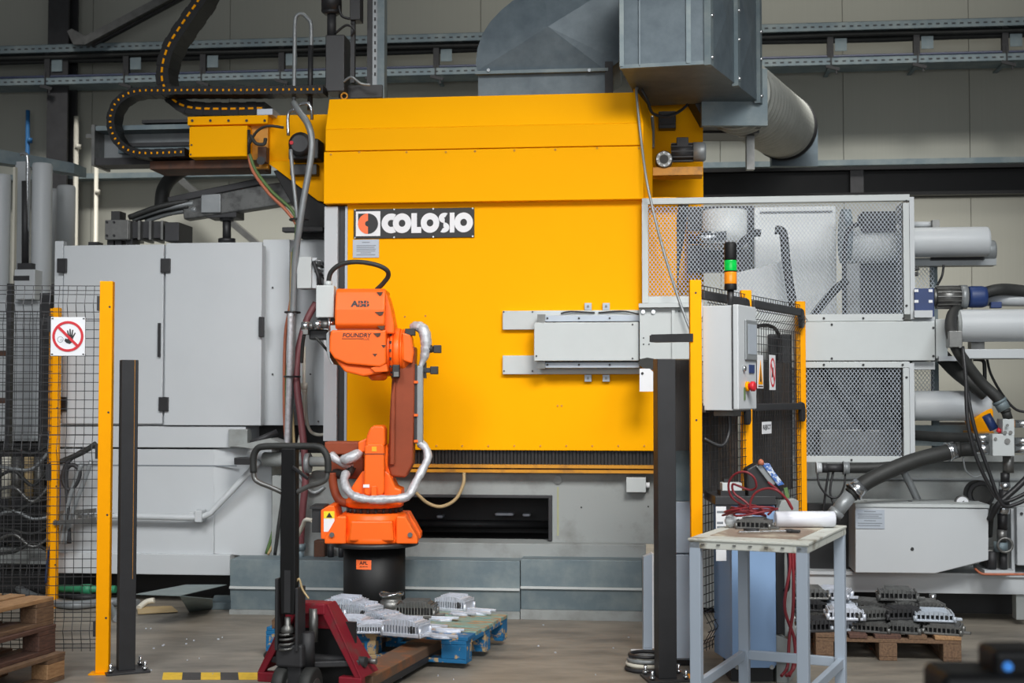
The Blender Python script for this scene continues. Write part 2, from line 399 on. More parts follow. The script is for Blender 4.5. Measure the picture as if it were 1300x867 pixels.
# ================================================================== ventilation ducts
v = 0.35
el = Thing(M, 'duct_elbow', 'big galvanised duct elbow with a cross-broken face above the yellow hood', 'duct', M.at(690, 118, v + 0.3))
def P2(px, py, v): q = M.at(px, py, v); return (q.x, q.z)
outline = [(770, 90), (606, 90), (604, 80), (606, 62), (612, 44), (622, 28), (636, 13), (652, 0), (690, -18), (786, -22), (786, 78)]
pts = [P2(x, y, v) for x, y in outline]
cxz = P2(697, 38, v)
vs = [(p[0], v, p[1]) for p in pts] + [(cxz[0], v - 0.09, cxz[1])] + [(p[0], v + 0.75, p[1]) for p in pts]
n = len(pts); g = G()
g._add(vs, [(k, (k + 1) % n, n) for k in range(n)] + [(k, n + 1 + k, n + 1 + (k + 1) % n, (k + 1) % n) for k in range(n)] + [tuple(n + 1 + k for k in range(n))], False)
el.add('elbow_body', g, GAL)
el.add('collar', G().pb(M, 607, 92, 768, 124, v + 0.02, 0.7), GAL)
fl = G().pb(M, 603, 88, 772, 92, v - 0.03, 0.04)
el.add('flange', fl, GALD)
el.add('corner_post', G().pb(M, 768, 78, 778, 120, v - 0.02, 0.06), DRK)
for x in (620, 748): el.add('bolt', G().cyl(M.at(x, 89, v - 0.03), M.at(x, 89, v - 0.045), 0.012, n=8), CHR)
# straight duct leading back to the right, plan outline from image pixels, depths judged
sd = Thing(W, 'box_duct', 'galvanised box duct with bolted flanges left of the round spiral duct', 'duct', (1.2, 9.0, 3.5))
zb = W.at(845, 82, 8.55).z; zt = zb + 0.75
A = W.at(787, 82, 8.62); B = W.at(899, 82, 8.5); C_ = W.at(962, 130, 9.62); D_ = Vector((A.x + 0.25, 9.8, 0))
g = G().prism([(A.x, A.y), (B.x, B.y), (C_.x, C_.y), (D_.x, D_.y)], 'z', zb, zt)
sd.add('duct_body', g, GAL)
for fpos in (0.0, 0.52, 1.0):
    p = B.lerp(Vector((C_.x, C_.y, B.z)), fpos)
    dirv = Vector((C_.x - B.x, C_.y - B.y, 0)).normalized(); nn = Vector((dirv.y, -dirv.x, 0))
    g = G().obox((p.x + nn.x * 0.005, p.y + nn.y * 0.005, (zb + zt) / 2), nn * 0.022, dirv * 0.028, (0, 0, (zt - zb) / 2 + 0.02))
    sd.add('flange', g, GALD)
    for zz in (zb + 0.03, zb + 0.3, zb + 0.5):
        sd.add('bolt', G().cyl((p.x, p.y, zz), (p.x + nn.x * 0.04 - dirv.x * 0.01, p.y + nn.y * 0.04 - dirv.y * 0.01, zz), 0.011, n=8), CHR)
for x, wd in ((789, 0.028), (812, 0.01), (874, 0.03), (897, 0.02)):
    q = A.lerp(B, (x - 787) / 112)
    sd.add('seam', G().box(q.x - wd / 2, q.x + wd / 2, q.y - 0.02, q.y + 0.02, zb, zt), GALD if wd > 0.02 else GAL)
sd.add('lower_flange', G().prism([(A.x, A.y - 0.015), (B.x, B.y - 0.015), (B.x, B.y + 0.02), (A.x, A.y + 0.02)], 'z', zb - 0.012, zb + 0.012), GALD)
# pyramid breaks on the receding side
for f0, f1 in ((0.03, 0.49), (0.55, 0.97)):
    p0 = B.lerp(Vector((C_.x, C_.y, 0)), f0); p1 = B.lerp(Vector((C_.x, C_.y, 0)), f1); pm = (p0 + p1) / 2
    vs = [(p0.x, p0.y, zb), (p1.x, p1.y, zb), (p1.x, p1.y, zt), (p0.x, p0.y, zt), (pm.x + nn.x * 0.03, pm.y + nn.y * 0.03, (zb + zt) / 2)]
    sd.add('cross_broken_side', G()._add(vs, [(0, 1, 4), (1, 2, 4), (2, 3, 4), (3, 0, 4)], False), GAL)
# transition and spiral duct
e0 = W.at(932, 118, 9.75); e1 = W.at(995, 162, 12.6); dd = (e1 - e0)
sp = Thing(W, 'spiral_duct', 'round ribbed spiral duct running back towards the wall', 'duct', (e0.x, e0.y, 3.2))
prof = []; R0 = 0.262; L = dd.length; k = 0; h = 0.0
while h < L:
    prof += [(R0 + h * 0.007, h), (R0 + h * 0.007, h + 0.1), (R0 + 0.02 + h * 0.007, h + 0.125), (R0 + 0.02 + h * 0.007, h + 0.145)]; h += 0.17
rp_ = G().revolve(prof, e0, dd, 48); rp_.s = [False] * len(rp_.s)
sp.add('ribbed_pipe', rp_, SPIR)
sp.add('end_collar', G().revolve([(0.28, L - 0.03), (0.31, L - 0.03), (0.31, L + 0.05), (0.28, L + 0.05)], e0, dd, 40), DRK)
q0 = W.at(978, 165, 12.75); q1 = W.at(1037, 208, 12.75)
sp.add('end_plate', G().box(q0.x, q1.x, 12.7, 12.78, W.at(1000, 212, 12.75).z, W.at(1000, 160, 12.75).z), GAL)
c0 = W.at(890, 88, 9.66); c1 = W.at(974, 160, 9.66)
sp.add('square_plate', G().box(c0.x, c1.x, 9.64, 9.7, c1.z, c0.z), GALD)
sp.add('hopper', G().prism([(W.at(868, 120, 9.9).x, W.at(868, 120, 9.9).z), (W.at(968, 105, 9.9).x, W.at(968, 105, 9.9).z), (W.at(968, 160, 9.9).x, W.at(968, 160, 9.9).z), (W.at(890, 160, 9.9).x, W.at(890, 160, 9.9).z)], 'y', 9.72, 10.5), DRK)
sp.add('support_post', G().pb(W, 948, 162, 958, 215, 10.2, 0.06), STL)
sp.add('support_beam', G().pb(W, 890, 159, 964, 169, 10.1, 0.3), BLK)
# ================================================================== yellow machine enclosure
HV = -0.07                                   # hood front stands proud of the door panel (v = 0)
enc = Thing(M, 'casting_machine_enclosure', 'tall yellow enclosure of the die casting machine with a sloped top hood', 'machine', (-0.1, 0.5, 0.0))
uL = M.at(411, 230, HV).x; uR = M.at(817, 225, HV).x
zb = M.at(615, 255.5, HV).z; zm = M.at(615, 188.5, HV).z; zs = M.at(615, 160, HV).z
ztop = M.at(615, 121.5, HV + 0.16).z
uLt = M.at(418, 122, HV + 0.16).x; uRt = M.at(809, 120, HV + 0.16).x
enc.add('hood_lower_band', G().box(uL, uR, HV, 0.55, zb, zm - 0.003), YEL, 0.004)
enc.add('hood_upper_band', G().box(uL + 0.01, uR, HV, 0.55, zm + 0.003, zs), YEL, 0.004)
vs = [(uL + 0.01, HV, zs), (uR, HV, zs), (uRt, HV + 0.16, ztop), (uLt, HV + 0.16, ztop), (uL + 0.01, 0.55, zs), (uR, 0.55, zs), (uRt, 0.55, ztop), (uLt, 0.55, ztop)]
enc.add('hood_slope', G()._add(vs, [(0, 1, 2, 3), (1, 5, 6, 2), (5, 4, 7, 6), (4, 0, 3, 7), (3, 2, 6, 7), (0, 4, 5, 1)], False), YEL, 0.004)
# chamfered end and set-back rear panel on the right
a = M.at(818, 190, HV + 0.01).x
vs = [(uR, HV, zb), (uR + 0.06, HV + 0.3, zb), (uR + 0.06, HV + 0.3, zs), (uRt + 0.07, HV + 0.35, ztop - 0.05), (uRt, HV + 0.16, ztop), (uR, HV, zs), ]
vb = [(p[0], 0.6, p[2]) for p in vs]
enc.add('hood_end', G()._add(vs + vb, [(0, 1, 2, 3, 4, 5), (11, 10, 9, 8, 7, 6)] + [(k, k + 6, (k + 1) % 6 + 6, (k + 1) % 6) for k in range(6)], False), YEL)
enc.add('rear_panel', G().pb(M, 790, 122, 893, 400, 0.9, 0.05), YEL, 0.004)
zd = M.at(640, 571.5, 0).z
uDl = M.at(440, 400, 0).x; uDr = M.at(860, 500, 0).x
door = enc.add('door_panel', G().box(uDl, uDr, 0, 0.12, zd, zb + 0.02), YEL, 0.003)
enc.add('inner_body', G().box(uDl - 0.15, uR - 0.12, 0.14, 1.9, M.at(640, 596, 0.14).z, ztop - 0.06), DRK)
enc.add('white_edge_strip', G().pb(M, 411, 262, 428, 560, -0.02, 0.12), WHT, 0.003)
enc.add('black_edge_gap', G().pb(M, 428, 262, 438, 575, 0.02, 0.1), BLK)
enc.add('seal_strip', G().pb(M, 437.5, 262, 440.5, 571, -0.008, 0.03), SILV)
sc = [(456, 193), (516, 193), (603, 192), (653, 191), (758, 188), (811, 188), (420, 196), (566, 193), (705, 190)]
for x, y in sc: enc.add('screw', G().cyl(M.at(x, y, HV - 0.004), M.at(x, y, HV + 0.01), 0.008, n=8), YELD)
for x in list(range(455, 830, 33)): enc.add('screw', G().cyl(M.at(x, 566, -0.004), M.at(x, 566, 0.01), 0.007, n=8), YELD)
for x, y in ((708, 515), (713, 515), (514, 402), (540, 401)): enc.add('screw', G().cyl(M.at(x, y, -0.004), M.at(x, y, 0.01), 0.007, n=8), YELD)
# lower track: fringe of dark bristles and brown guide rail
br_ = G()
u = uDl
a, b, c, d = M.rect(440, 571, 835, 590, 0.03)
n = 90
for k in range(n):
    x = a + (b - a) * k / n
    br_.box(x, x + (b - a) / n * 0.7, 0.03 + 0.004 * (k % 3), 0.06, c, d)
enc.add('bristle_seal', br_, PIT, stuff=True)
enc.add('seal_holder', G().box(a, b, 0.06, 0.11, c, d + 0.01), BLK)
enc.add('guide_rail', G().pb(M, 440, 590, 835, 594, -0.03, 0.16).pb(M, 440, 596, 835, 600, -0.02, 0.14), YELD)
enc.add('guide_rail_web', G().pb(M, 440, 592, 835, 599, 0.01, 0.1), BRN)
ey = M.at(437, 122, HV + 0.2)
enc.add('lifting_eye', G().tube([ey + Vector((0.022 * math.cos(t * math.pi / 8), 0, 0.022 * math.sin(t * math.pi / 8))) for t in range(16)], 0.006, 8, closed=True), YELD)
enc.add('corner_bracket', G().pb(M, 804, 105, 809, 119, HV + 0.2, 0.04).pb(M, 806, 99, 815, 102, HV + 0.2, 0.04), YELF)
# sign plate with lettering
sg = Thing(M, 'sign_plate', 'black maker sign with white COLOSIO lettering and a half orange disc', 'sign', M.at(525, 301, -0.012))
a, b, c, d = M.rect(449, 264.5, 602, 302, -0.012)
H = d - c; Wd = b - a
sg.add('plate', G().box(a, b, -0.012, -0.0005, c, d), INK, 0.002)
s0 = a + 0.016; s1 = s0 + H * 0.84; zc = (c + d) / 2; xc = (s0 + s1) / 2; R = H * 0.345
sg.add('logo_frame', G().box(s0, s1, -0.0145, -0.012, zc - H * 0.42, zc + H * 0.42), PAP)
sg.add('logo_corner', G().box(s0 + 0.016, xc - 0.008, -0.0155, -0.0145, zc, zc + R), INK)
sg.add('logo_half_disc', G().ring((xc, zc), R, R * 0.28, -0.018, -0.0145, 90, 270, 24), ORL)
sg.add('logo_half_disc', G().ring((xc, zc), R, R * 0.0, -0.0175, -0.0145, -90, 90, 24), INK)
sg.add('logo_centre', G().ring((xc, zc), R * 0.28, 0, -0.0185, -0.0145, 90, 270, 12), INK)
# heavy geometric letters: fat rings for C and O
x = s1 + 0.012; rr = H * 0.335; zc2 = zc; lt = []
Y0, Y1 = -0.0155, -0.012
tot = b - 0.012 - x
w = {'C': 0.125, 'O': 0.19, 'L': 0.115, 'S': 0.115, 'I': 0.06}
seq = 'COLOSIO'; ks = tot / sum(w[ch] for ch in seq)
for ch in seq:
    ww = w[ch] * ks; cx_ = x + ww / 2; gg = G()
    if ch == 'O': gg.ring((cx_, zc2), rr, rr * 0.36, Y0, Y1, n=36, sx=ww * 0.53 / rr)
    elif ch == 'C':
        gg.ring((x + rr * 0.96, zc2), rr, rr * 0.36, Y0, Y1, 62, 298, 30)
    elif ch == 'L': gg.prism([(x + 0.004, zc2 - rr), (x + ww, zc2 - rr), (x + ww, zc2 - rr * 0.4), (x + ww * 0.58, zc2 - rr * 0.4), (x + ww * 0.58, zc2 + rr), (x + 0.004, zc2 + rr)], 'y', Y0, Y1)
    elif ch == 'I': gg.box(x + 0.003, x + ww - 0.003, Y0, Y1, zc2 - rr, zc2 + rr)
    else:
        r1 = rr * 0.52
        gg.ring((cx_ + ww * 0.06, zc2 + rr - r1), r1, r1 * 0.12, Y0, Y1, 60, 270, 20, sx=ww * 0.56 / r1)
        gg.ring((cx_ - ww * 0.06, zc2 - rr + r1), r1, r1 * 0.12, Y0, Y1, -120, 90, 20, sx=ww * 0.56 / r1)
    lt.append(sg.add('letter', gg, PAP)); x += ww
for fx in (0.0, 0.335, 0.667, 1.0):
    for zz in (c + 0.006, d - 0.006):
        sg.add('rivet', G().cyl((a + 0.01 + (Wd - 0.02) * fx, -0.016, zz), (a + 0.01 + (Wd - 0.02) * fx, -0.01, zz), 0.006, n=8), CHR)
def notice(fr, name, lab, x0, y0, x1, y1, v, m, lines, cat='notice'):
    a, b, c, d = fr.rect(x0, y0, x1, y1, v)
    t = Thing(fr, name, lab, cat, ((a + b) / 2, v, c))
    t.add('plate', G().box(a, b, v, v + 0.004, c, d), m)
    for (fx0, fx1, fz) in lines:
        h = (d - c) * 0.02
        t.add('print_line', G().box(a + (b - a) * fx0, a + (b - a) * fx1, v - 0.001, v, c + (d - c) * fz - h, c + (d - c) * fz + h), GINK)
    return t
notice(M, 'notice_plate', 'small silver notice plate under the black maker sign', 448, 304, 481, 327, -0.006, SILV, [(0.35, 0.65, 0.84), (0.14, 0.88, 0.66), (0.14, 0.84, 0.56), (0.14, 0.88, 0.46), (0.14, 0.86, 0.36), (0.3, 0.7, 0.26), (0.14, 0.86, 0.15)])
# thin wire hanging from the hood corner across the guard
g = G().hose([M.at(809, 112, HV + 0.15), M.at(808, 118, HV - 0.02), M.at(813, 170, HV - 0.03), M.at(822, 235, -0.2), M.at(840, 310, -0.25), M.at(860, 375, -0.3), M.at(877, 421, -0.34)], 0.009, 6)
solo(M, 'hanging_wire', g, GRYH, 'thin grey wire drooping from the hood corner across the mesh guard', 'cable')
g = G().hose([M.at(814, 113, 0.1), M.at(822, 128, 0.12), M.at(828, 143, 0.2), M.at(843, 148, 0.3), M.at(860, 143, 0.4), M.at(873, 133, 0.5)], 0.011, 6)
solo(M, 'looped_cable', g, DRK, 'short dark cable looping off the hood corner towards the duct', 'cable')
# gear motor beside the hood
gm = Thing(M, 'gear_motor', 'small grey gear motor beside the right end of the yellow hood', 'motor', M.at(860, 215, 0.45))
cc = M.at(843, 202, 0.40)
gm.add('gearbox', G().revolve([(0.055, 0), (0.062, 0.01), (0.062, 0.12), (0.05, 0.13)], cc, (0, 1, 0), 24), STL)
gm.add('bore', G().revolve([(0.032, -0.004), (0.032, 0.004)], cc, (0, 1, 0), 20), PIT)
for k in range(8):
    t_ = k * math.pi / 4
    p = cc + Vector((0.047 * math.cos(t_), -0.006, 0.047 * math.sin(t_))); gm.add('bolt', G().cyl(p, p + Vector((0, 0.01, 0)), 0.008, n=8), CHR)
p, q = M.at(852, 194, 0.47), M.at(880, 193, 0.47)
gm.add('motor_body', G().cyl(p, q, 0.062, n=24), DRK)
fins = G()
for k in range(10):
    t_ = math.pi * 2 * k / 10; fins.box(p.x, q.x, p.y + 0.06 * math.cos(t_) - 0.003, p.y + 0.06 * math.cos(t_) + 0.003, p.z + 0.066 * math.sin(t_) - 0.004, p.z + 0.066 * math.sin(t_) + 0.004)
gm.add('cooling_fins', fins, DRK)
gm.add('fan_cover', G().revolve([(0.07, 0), (0.07, 0.075), (0.06, 0.09)], q, (1, 0, 0), 24), GRYH)
gm.add('terminal_box', G().pb(M, 859, 174, 874, 185, 0.42, 0.1), DRK, 0.004)
gm.add('bracket', G().pb(M, 829, 212, 892, 222, 0.42, 0.2), YELD)
sb = Thing(M, 'switch_box', 'small black switch box on the dim yellow panel above the gear motor', 'switch box', M.at(850, 162, 0.8))
sb.add('case', G().pb(M, 836, 141, 858, 163, 0.8, 0.1), BLK, 0.004); sb.add('lid', G().pb(M, 838, 143, 856, 158, 0.79, 0.02), DRK, 0.003)
g = G().hose([M.at(828, 148, 0.75), M.at(829, 165, 0.72), M.at(829, 188, 0.68)], 0.012, 6)
solo(M, 'short_cable', g, GRYH, 'short pale cable dropping to the gear motor gearbox', 'cable')
# ------------------------------------------------------------------ door drive on the yellow panel
dr = Thing(M, 'door_drive', 'light grey horizontal door drive bolted across the yellow door panel', 'door drive', M.at(740, 476, -0.05))
dr.add('upper_bracket', G().pb(M, 638, 394, 813, 418, -0.04, 0.04), WHT3, 0.003)
dr.add('lower_bracket', G().pb(M, 638, 451, 813, 475, -0.04, 0.04), WHT3, 0.003)
cov = dr.add('cover', G().pb(M, 678, 409, 811, 458, -0.2, 0.19), WHT3, 0.004)
dr.add('upper_rail', G().pb(M, 684, 400, 812, 408, -0.15, 0.12), SILV, 0.003)
dr.add('lower_rail', G().pb(M, 684, 460, 812, 467, -0.15, 0.12), SILV, 0.003)
dr.add('end_roller', G().pb(M, 682, 399, 692, 409, -0.17, 0.1), STL)
dr.add('end_roller', G().pb(M, 682, 459, 692, 468, -0.17, 0.1), STL)
for x, y in ((742, 389), (765, 389), (742, 480), (765, 480)):
    o = dr.add('lug', G().pb(M, x, y - 4.5, x + 9, y + 4.5, -0.03, 0.03), SILV, 0.002)
    q = M.at(x + 4.5, y, -0.03); dr.add('bolt', G().cyl(q, q + Vector((0, -0.008, 0)), 0.009, n=8), STL, parent=o)
for x, y in ((695, 404), (735, 404), (774, 404), (695, 463), (735, 463), (774, 463)):
    q = M.at(x, y, -0.15); dr.add('bolt', G().cyl(q, q + Vector((0, -0.008, 0)), 0.007, n=8), DRK)
for x, y in ((639.5, 396), (676, 396), (640, 471), (676, 471)):
    q = M.at(x, y, -0.04); dr.add('bolt', G().cyl(q, q + Vector((0, -0.005, 0)), 0.006, n=8), DRK)
for x, y in ((803, 412), (803, 455), (681, 452)):
    q = M.at(x, y, -0.2); dr.add('bolt', G().cyl(q, q + Vector((0, -0.005, 0)), 0.006, n=8), DRK, parent=cov)
dr.add('cable', G().hose([M.at(712, 398, -0.06), M.at(725, 395.5, -0.06), M.at(755, 397, -0.05)], 0.006, 6), BLK)
dr.add('cable', G().hose([M.at(760, 397, -0.05), M.at(790, 395, -0.06), M.at(811, 399, -0.07)], 0.006, 6), BLK)
hb = Thing(M, 'bracket_housing', 'white bracket housing joining the door drive to the mesh guard', 'bracket', M.at(850, 456, -0.25))
hb.add('plate', G().pb(M, 812, 390, 880, 456, -0.25, 0.25), WHT3, 0.003)
hb.add('rib', G().pb(M, 853, 390, 857, 456, -0.27, 0.03), WHT3)
hb.add('top_ledge', G().pb(M, 811, 385, 880, 390, -0.3, 0.25), WHT3)
for x, y in ((816.5, 396), (829.5, 396)):
    q = M.at(x, y, -0.25); hb.add('bolt', G().cyl(q, q + Vector((0, -0.015, 0)), 0.013, n=10), CHR)
for x, y in ((817, 429), (817, 437), (824, 437), (862, 395)):
    q = M.at(x, y, -0.25); hb.add('screw', G().cyl(q, q + Vector((0, -0.004, 0)), 0.005, n=6), DRK)
g = G().prism([P2(810, 462, -0.3), P2(813, 456, -0.3), P2(822, 454, -0.3), P2(832, 456, -0.3), P2(834, 476, -0.3), P2(829, 470, -0.3), P2(816, 467, -0.3)], 'y', -0.34, -0.26)
solo(M, 'rubber_flap', g, RUB, 'curled black rubber flap hanging under the white bracket housing', 'flap')
tg = Thing(M, 'hanging_tag', 'blank white tag hanging under the rubber flap', 'tag', M.at(822, 497, -0.33))
tg.add('card', G().prism([P2(812, 468, -0.35), P2(825, 468, -0.35), P2(834, 477, -0.35), P2(834, 497, -0.35), P2(812, 497, -0.35)], 'y', -0.355, -0.35), PAP)
q = M.at(815.5, 474, -0.355); tg.add('eyelet', G().cyl(q, q + Vector((0, -0.004, 0)), 0.009, n=10), DRK)
# ------------------------------------------------------------------ machine bed under the door
bed = Thing(M, 'machine_bed', 'grimy white machine bed below the yellow door with a long dark opening', 'machine bed', (-0.1, 0.3, 0))
bv = 0.08
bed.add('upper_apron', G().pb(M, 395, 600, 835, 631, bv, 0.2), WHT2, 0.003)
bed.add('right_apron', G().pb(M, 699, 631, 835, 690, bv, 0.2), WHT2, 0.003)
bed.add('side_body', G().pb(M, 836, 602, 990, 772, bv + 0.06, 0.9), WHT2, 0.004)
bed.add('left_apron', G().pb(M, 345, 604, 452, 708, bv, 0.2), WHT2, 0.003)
bed.add('opening_back', G().pb(M, 440, 626, 705, 700, bv + 0.75, 0.05), PIT)
bed.add('opening_floor', G().box(M.at(440, 690, bv).x, M.at(700, 690, bv).x, bv + 0.05, bv + 0.75, M.at(600, 690, bv).z - 0.02, M.at(600, 690, bv).z), PIT)
bed.add('opening_roof', G().box(M.at(440, 690, bv).x, M.at(700, 690, bv).x, bv + 0.05, bv + 0.75, M.at(600, 629, bv).z, M.at(600, 629, bv).z + 0.02), PIT)
lipg = G()
bed.add('opening_frame', G().pb(M, 515, 628, 701, 632, bv - 0.012, 0.05).pb(M, 696, 632, 701, 687, bv - 0.012, 0.05), DRK, 0.004)
bed.add('slide_rod', G().cyl(M.at(470, 664, bv + 0.5), M.at(698, 666, bv + 0.5), 0.03, n=12), DRK)
for x, y, w_ in ((558, 656, 4), (640, 653, 12), (668, 654, 5)):
    bed.add('casting_scrap', G().pb(M, x - w_, y - 2, x + w_, y + 2, bv + 0.45, 0.1), ALU, 0.01)
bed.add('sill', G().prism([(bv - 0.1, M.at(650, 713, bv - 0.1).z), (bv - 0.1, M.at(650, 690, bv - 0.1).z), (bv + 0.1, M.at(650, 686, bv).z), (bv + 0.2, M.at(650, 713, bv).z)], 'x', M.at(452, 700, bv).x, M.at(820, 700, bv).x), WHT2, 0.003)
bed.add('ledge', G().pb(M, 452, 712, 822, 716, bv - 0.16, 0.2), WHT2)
p = M.at(708, 609, bv - 0.002)
bed.add('port', G().revolve([(0.03, 0), (0.03, 0.02)], p + Vector((0, -0.01, 0)), (0, 1, 0), 16), STL)
for x, y in ((738, 644), (823, 643)):
    q = M.at(x, y, bv); bed.add('screw', G().cyl(q, q + Vector((0, -0.004, 0)), 0.006, n=6), DRK)
q0 = M.at(709, 617, bv - 0.001)
bed.add('coolant_stain', G().pb(M, 707, 618, 709.5, 680, bv - 0.0015, 0.002), mat('yellowish_residue', (158, 160, 128), 0.5, var=0.1), label='yellowish coolant run mark')
jb = Thing(M, 'junction_box', 'small white junction box low on the machine bed beside the black post', 'junction box', M.at(809, 625, bv - 0.08))
jb.add('case', G().pb(M, 795, 606, 820, 625, bv - 0.08, 0.08), WHT3, 0.003); jb.add('gland', G().cyl(M.at(819, 616, bv - 0.04), M.at(825, 616, bv - 0.04), 0.02, n=10), PAP)
g = G().hose([M.at(589, 600, -0.05), M.at(588, 615, -0.06), M.at(578, 634, -0.08), M.at(560, 643, -0.1), M.at(542, 638, -0.12), M.at(527, 624, -0.14)], 0.012, 8)
solo(M, 'sagging_hose', g, BEI, 'beige hose sagging in a loop below the yellow door', 'hose')
# galvanised trays in front of the bed
def trough(x0, x1, lab, v):
    t = Thing(M, 'drip_tray', lab, 'drip tray', M.at((x0 + x1) / 2, 775, v))
    a, b, c, d = M.rect(x0, 711, x1, 745, v)
    e = M.rect(x0, 748, x1, 775, v)
    t.add('upper_sheet', G().box(a, b, v, v + 0.25, c, d), GALD, 0.003)
    t.add('lower_sheet', G().prism([(v + 0.02, e[2]), (v + 0.0, e[3]), (v + 0.25, e[3]), (v + 0.25, e[2])], 'x', a, b), GALD, 0.003)
    t.add('bead', G().box(a, b, v - 0.015, v + 0.1, e[3], c), WHT3)
    t.add('foot_strip', G().box(a, b, v - 0.01, v + 0.25, 0.0, e[2]), WHT2)
    return t
trough(292, 437, 'left galvanised drip tray behind the black robot pedestal and pallet truck', -0.2)
trough(437, 660, 'middle galvanised drip tray right of the robot pedestal', -0.2)
trough(661, 815, 'right galvanised drip tray below the machine bed', -0.2)
# ================================================================== grey locking unit cabinet at left
cb = Thing(M, 'machine_cabinet', 'light grey double-door machine cabinet behind the yellow post', 'cabinet', (-3.0, 0.6, 0.3))
cv = 0.1
cb.add('body', G().pb(M, 72, 312, 332, 540, cv + 0.03, 1.0), WHT, 0.006)
d1 = cb.add('door', G().pb(M, 80, 311, 207, 538, cv, 0.03), WHT, 0.004)
d2 = cb.add('door', G().pb(M, 209.5, 308, 332, 540, cv, 0.03), WHT, 0.004)
for x, y in ((78, 337), (209.5, 337), (78, 513), (207, 513)):
    cb.add('hinge', G().pb(M, x - 6, y - 9, x + 6, y + 9, cv - 0.02, 0.03), BLK, 0.003)
cb.add('handle', G().pb(M, 200, 410, 203, 453, cv - 0.02, 0.03), BLK, parent=d1)
cb.add('handle', G().pb(M, 328, 402, 334, 428, cv - 0.03, 0.04), BLK, 0.006, parent=d2)
for x, y in ((73, 353), (73, 379)): cb.add('screw', G().cyl(M.at(x, y, cv + 0.03), M.at(x, y, cv + 0.022), 0.007, n=6), DRK)
cb.add('hinge_post', G().pb(M, 68, 306, 79, 540, cv + 0.02, 0.06), WHT, 0.004)
cb.add('side_column', G().pb(M, 333, 304, 367, 540, cv + 0.12, 0.5), WHT, 0.004)
cb.add('inner_column', G().pb(M, 368, 304, 413, 540, cv + 0.3, 0.4), WHT, 0.004)
for x, y in ((346, 365), (346, 475), (394, 475), (404, 535)): cb.add('screw', G().cyl(M.at(x, y, cv + 0.12 if x < 368 else cv + 0.3), M.at(x, y, cv + 0.11 if x < 368 else cv + 0.29), 0.007, n=6), DRK)
cb.add('plinth', G().pb(M, 74, 541, 312, 568, cv + 0.02, 0.9), WHT, 0.004)
cb.add('plinth_end', G().pb(M, 290, 545, 314, 567, cv - 0.02, 0.1), WHT2, 0.003)
cb.add('shadow_gap', G().pb(M, 310, 540, 415, 575, cv + 0.35, 0.1), PIT)  # near-black block stands in for the shade in this gap
cb.add('skirt', G().pb(M, 74, 570, 272, 703, cv + 0.04, 0.9), WHT, 0.004)
vs = [M.at(272, 570, cv + 0.04), M.at(272, 703, cv + 0.04), M.at(345, 708, cv + 0.16), M.at(345, 566, cv + 0.16)]
vb = [p + Vector((0, 0.5, 0)) for p in vs]
cb.add('angled_skirt', G()._add(vs + vb, [(0, 1, 2, 3), (7, 6, 5, 4), (0, 4, 5, 1), (1, 5, 6, 2), (2, 6, 7, 3), (3, 7, 4, 0)], False), WHT, 0.004)
cb.add('skirt_seam', G().pb(M, 76, 590, 300, 591.5, cv + 0.036, 0.01), GINK)
cb.add('base_beam', G().pb(M, 72, 703, 292, 729, cv + 0.0, 0.6), WHT, 0.004)
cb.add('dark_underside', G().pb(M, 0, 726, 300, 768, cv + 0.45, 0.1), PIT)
def pipe_run(path, r, m, lab, cat='pipe', fr=M, n=8, k=6, name='pipe', clamps=()):
    g = G().hose(path, r, n, k)
    return solo(fr, name, g, m, lab, cat)
hr = Thing(M, 'handrail_pipe', 'grey painted pipe bent upward along the cabinet skirt', 'pipe', M.at(230, 655, cv))
hr.add('pipe', G().hose([M.at(100, 654, cv - 0.04), M.at(190, 656, cv - 0.04), M.at(245, 657, cv - 0.04), M.at(264, 653, cv - 0.04), M.at(276, 642, cv - 0.03), M.at(330, 585, cv)], 0.022, 10), WHT)
hr.add('clamp', G().pb(M, 247, 648, 256, 663, cv - 0.07, 0.1), WHT, 0.004)
hr.add('clamp', G().pb(M, 240, 650, 247, 661, cv - 0.05, 0.08), WHT, 0.004)
# toggle pieces standing on the cabinet
tp = Thing(M, 'guide_block', 'grey machined guide block lying on top of the grey cabinet', 'machine block', M.at(178, 310, 0.4))
gb = tp.add('block', G().pb(M, 133, 279, 163, 304, 0.35, 0.3), STL, 0.004)
tp.add('finned_section', G().pb(M, 163, 281, 210, 302, 0.42, 0.2), DRK)
for x in (163, 176, 190, 205): tp.add('fin', G().pb(M, x - 1, 280, x + 2, 304, 0.37, 0.28), STL)
tp.add('end_block', G().pb(M, 209, 282, 227, 306, 0.35, 0.3), DRK, 0.004)
tp.add('cap', G().pb(M, 141, 268, 152, 280, 0.4, 0.12), DRK)
for x in (136, 146, 160): tp.add('foot', G().pb(M, x, 303, x + 8, 312, 0.4, 0.15), BLK)
for x, y in ((136, 282), (145, 282), (136, 299), (145, 299)):
    q = M.at(x, y, 0.35); tp.add('bolt', G().cyl(q, q + Vector((0, -0.01, 0)), 0.009, n=8), BLK, parent=gb)
tp.add('lid_knob', G().pb(M, 112, 307, 124, 312, 0.4, 0.1), BLK)
ar = Thing(M, 'toggle_arm', 'scuffed grey steel arm reaching over the top of the grey cabinet', 'machine arm', M.at(290, 308, 0.6))
ar.add('arm', G().bar(M.at(235, 266, 0.6), M.at(372, 245, 0.6), 0.12, 0.17, (0, 0, 1)), STLD, 0.01)
ar.add('upper_arm', G().bar(M.at(215, 255, 0.55), M.at(330, 231, 0.55), 0.06, 0.05, (0, 0, 1)), DRK, 0.006)
ar.add('clamp_block', G().pb(M, 255, 246, 280, 270, 0.52, 0.2), GRYH, 0.006)
ar.add('under_plate', G().pb(M, 262, 266, 300, 276, 0.55, 0.2), DRK, 0.004)
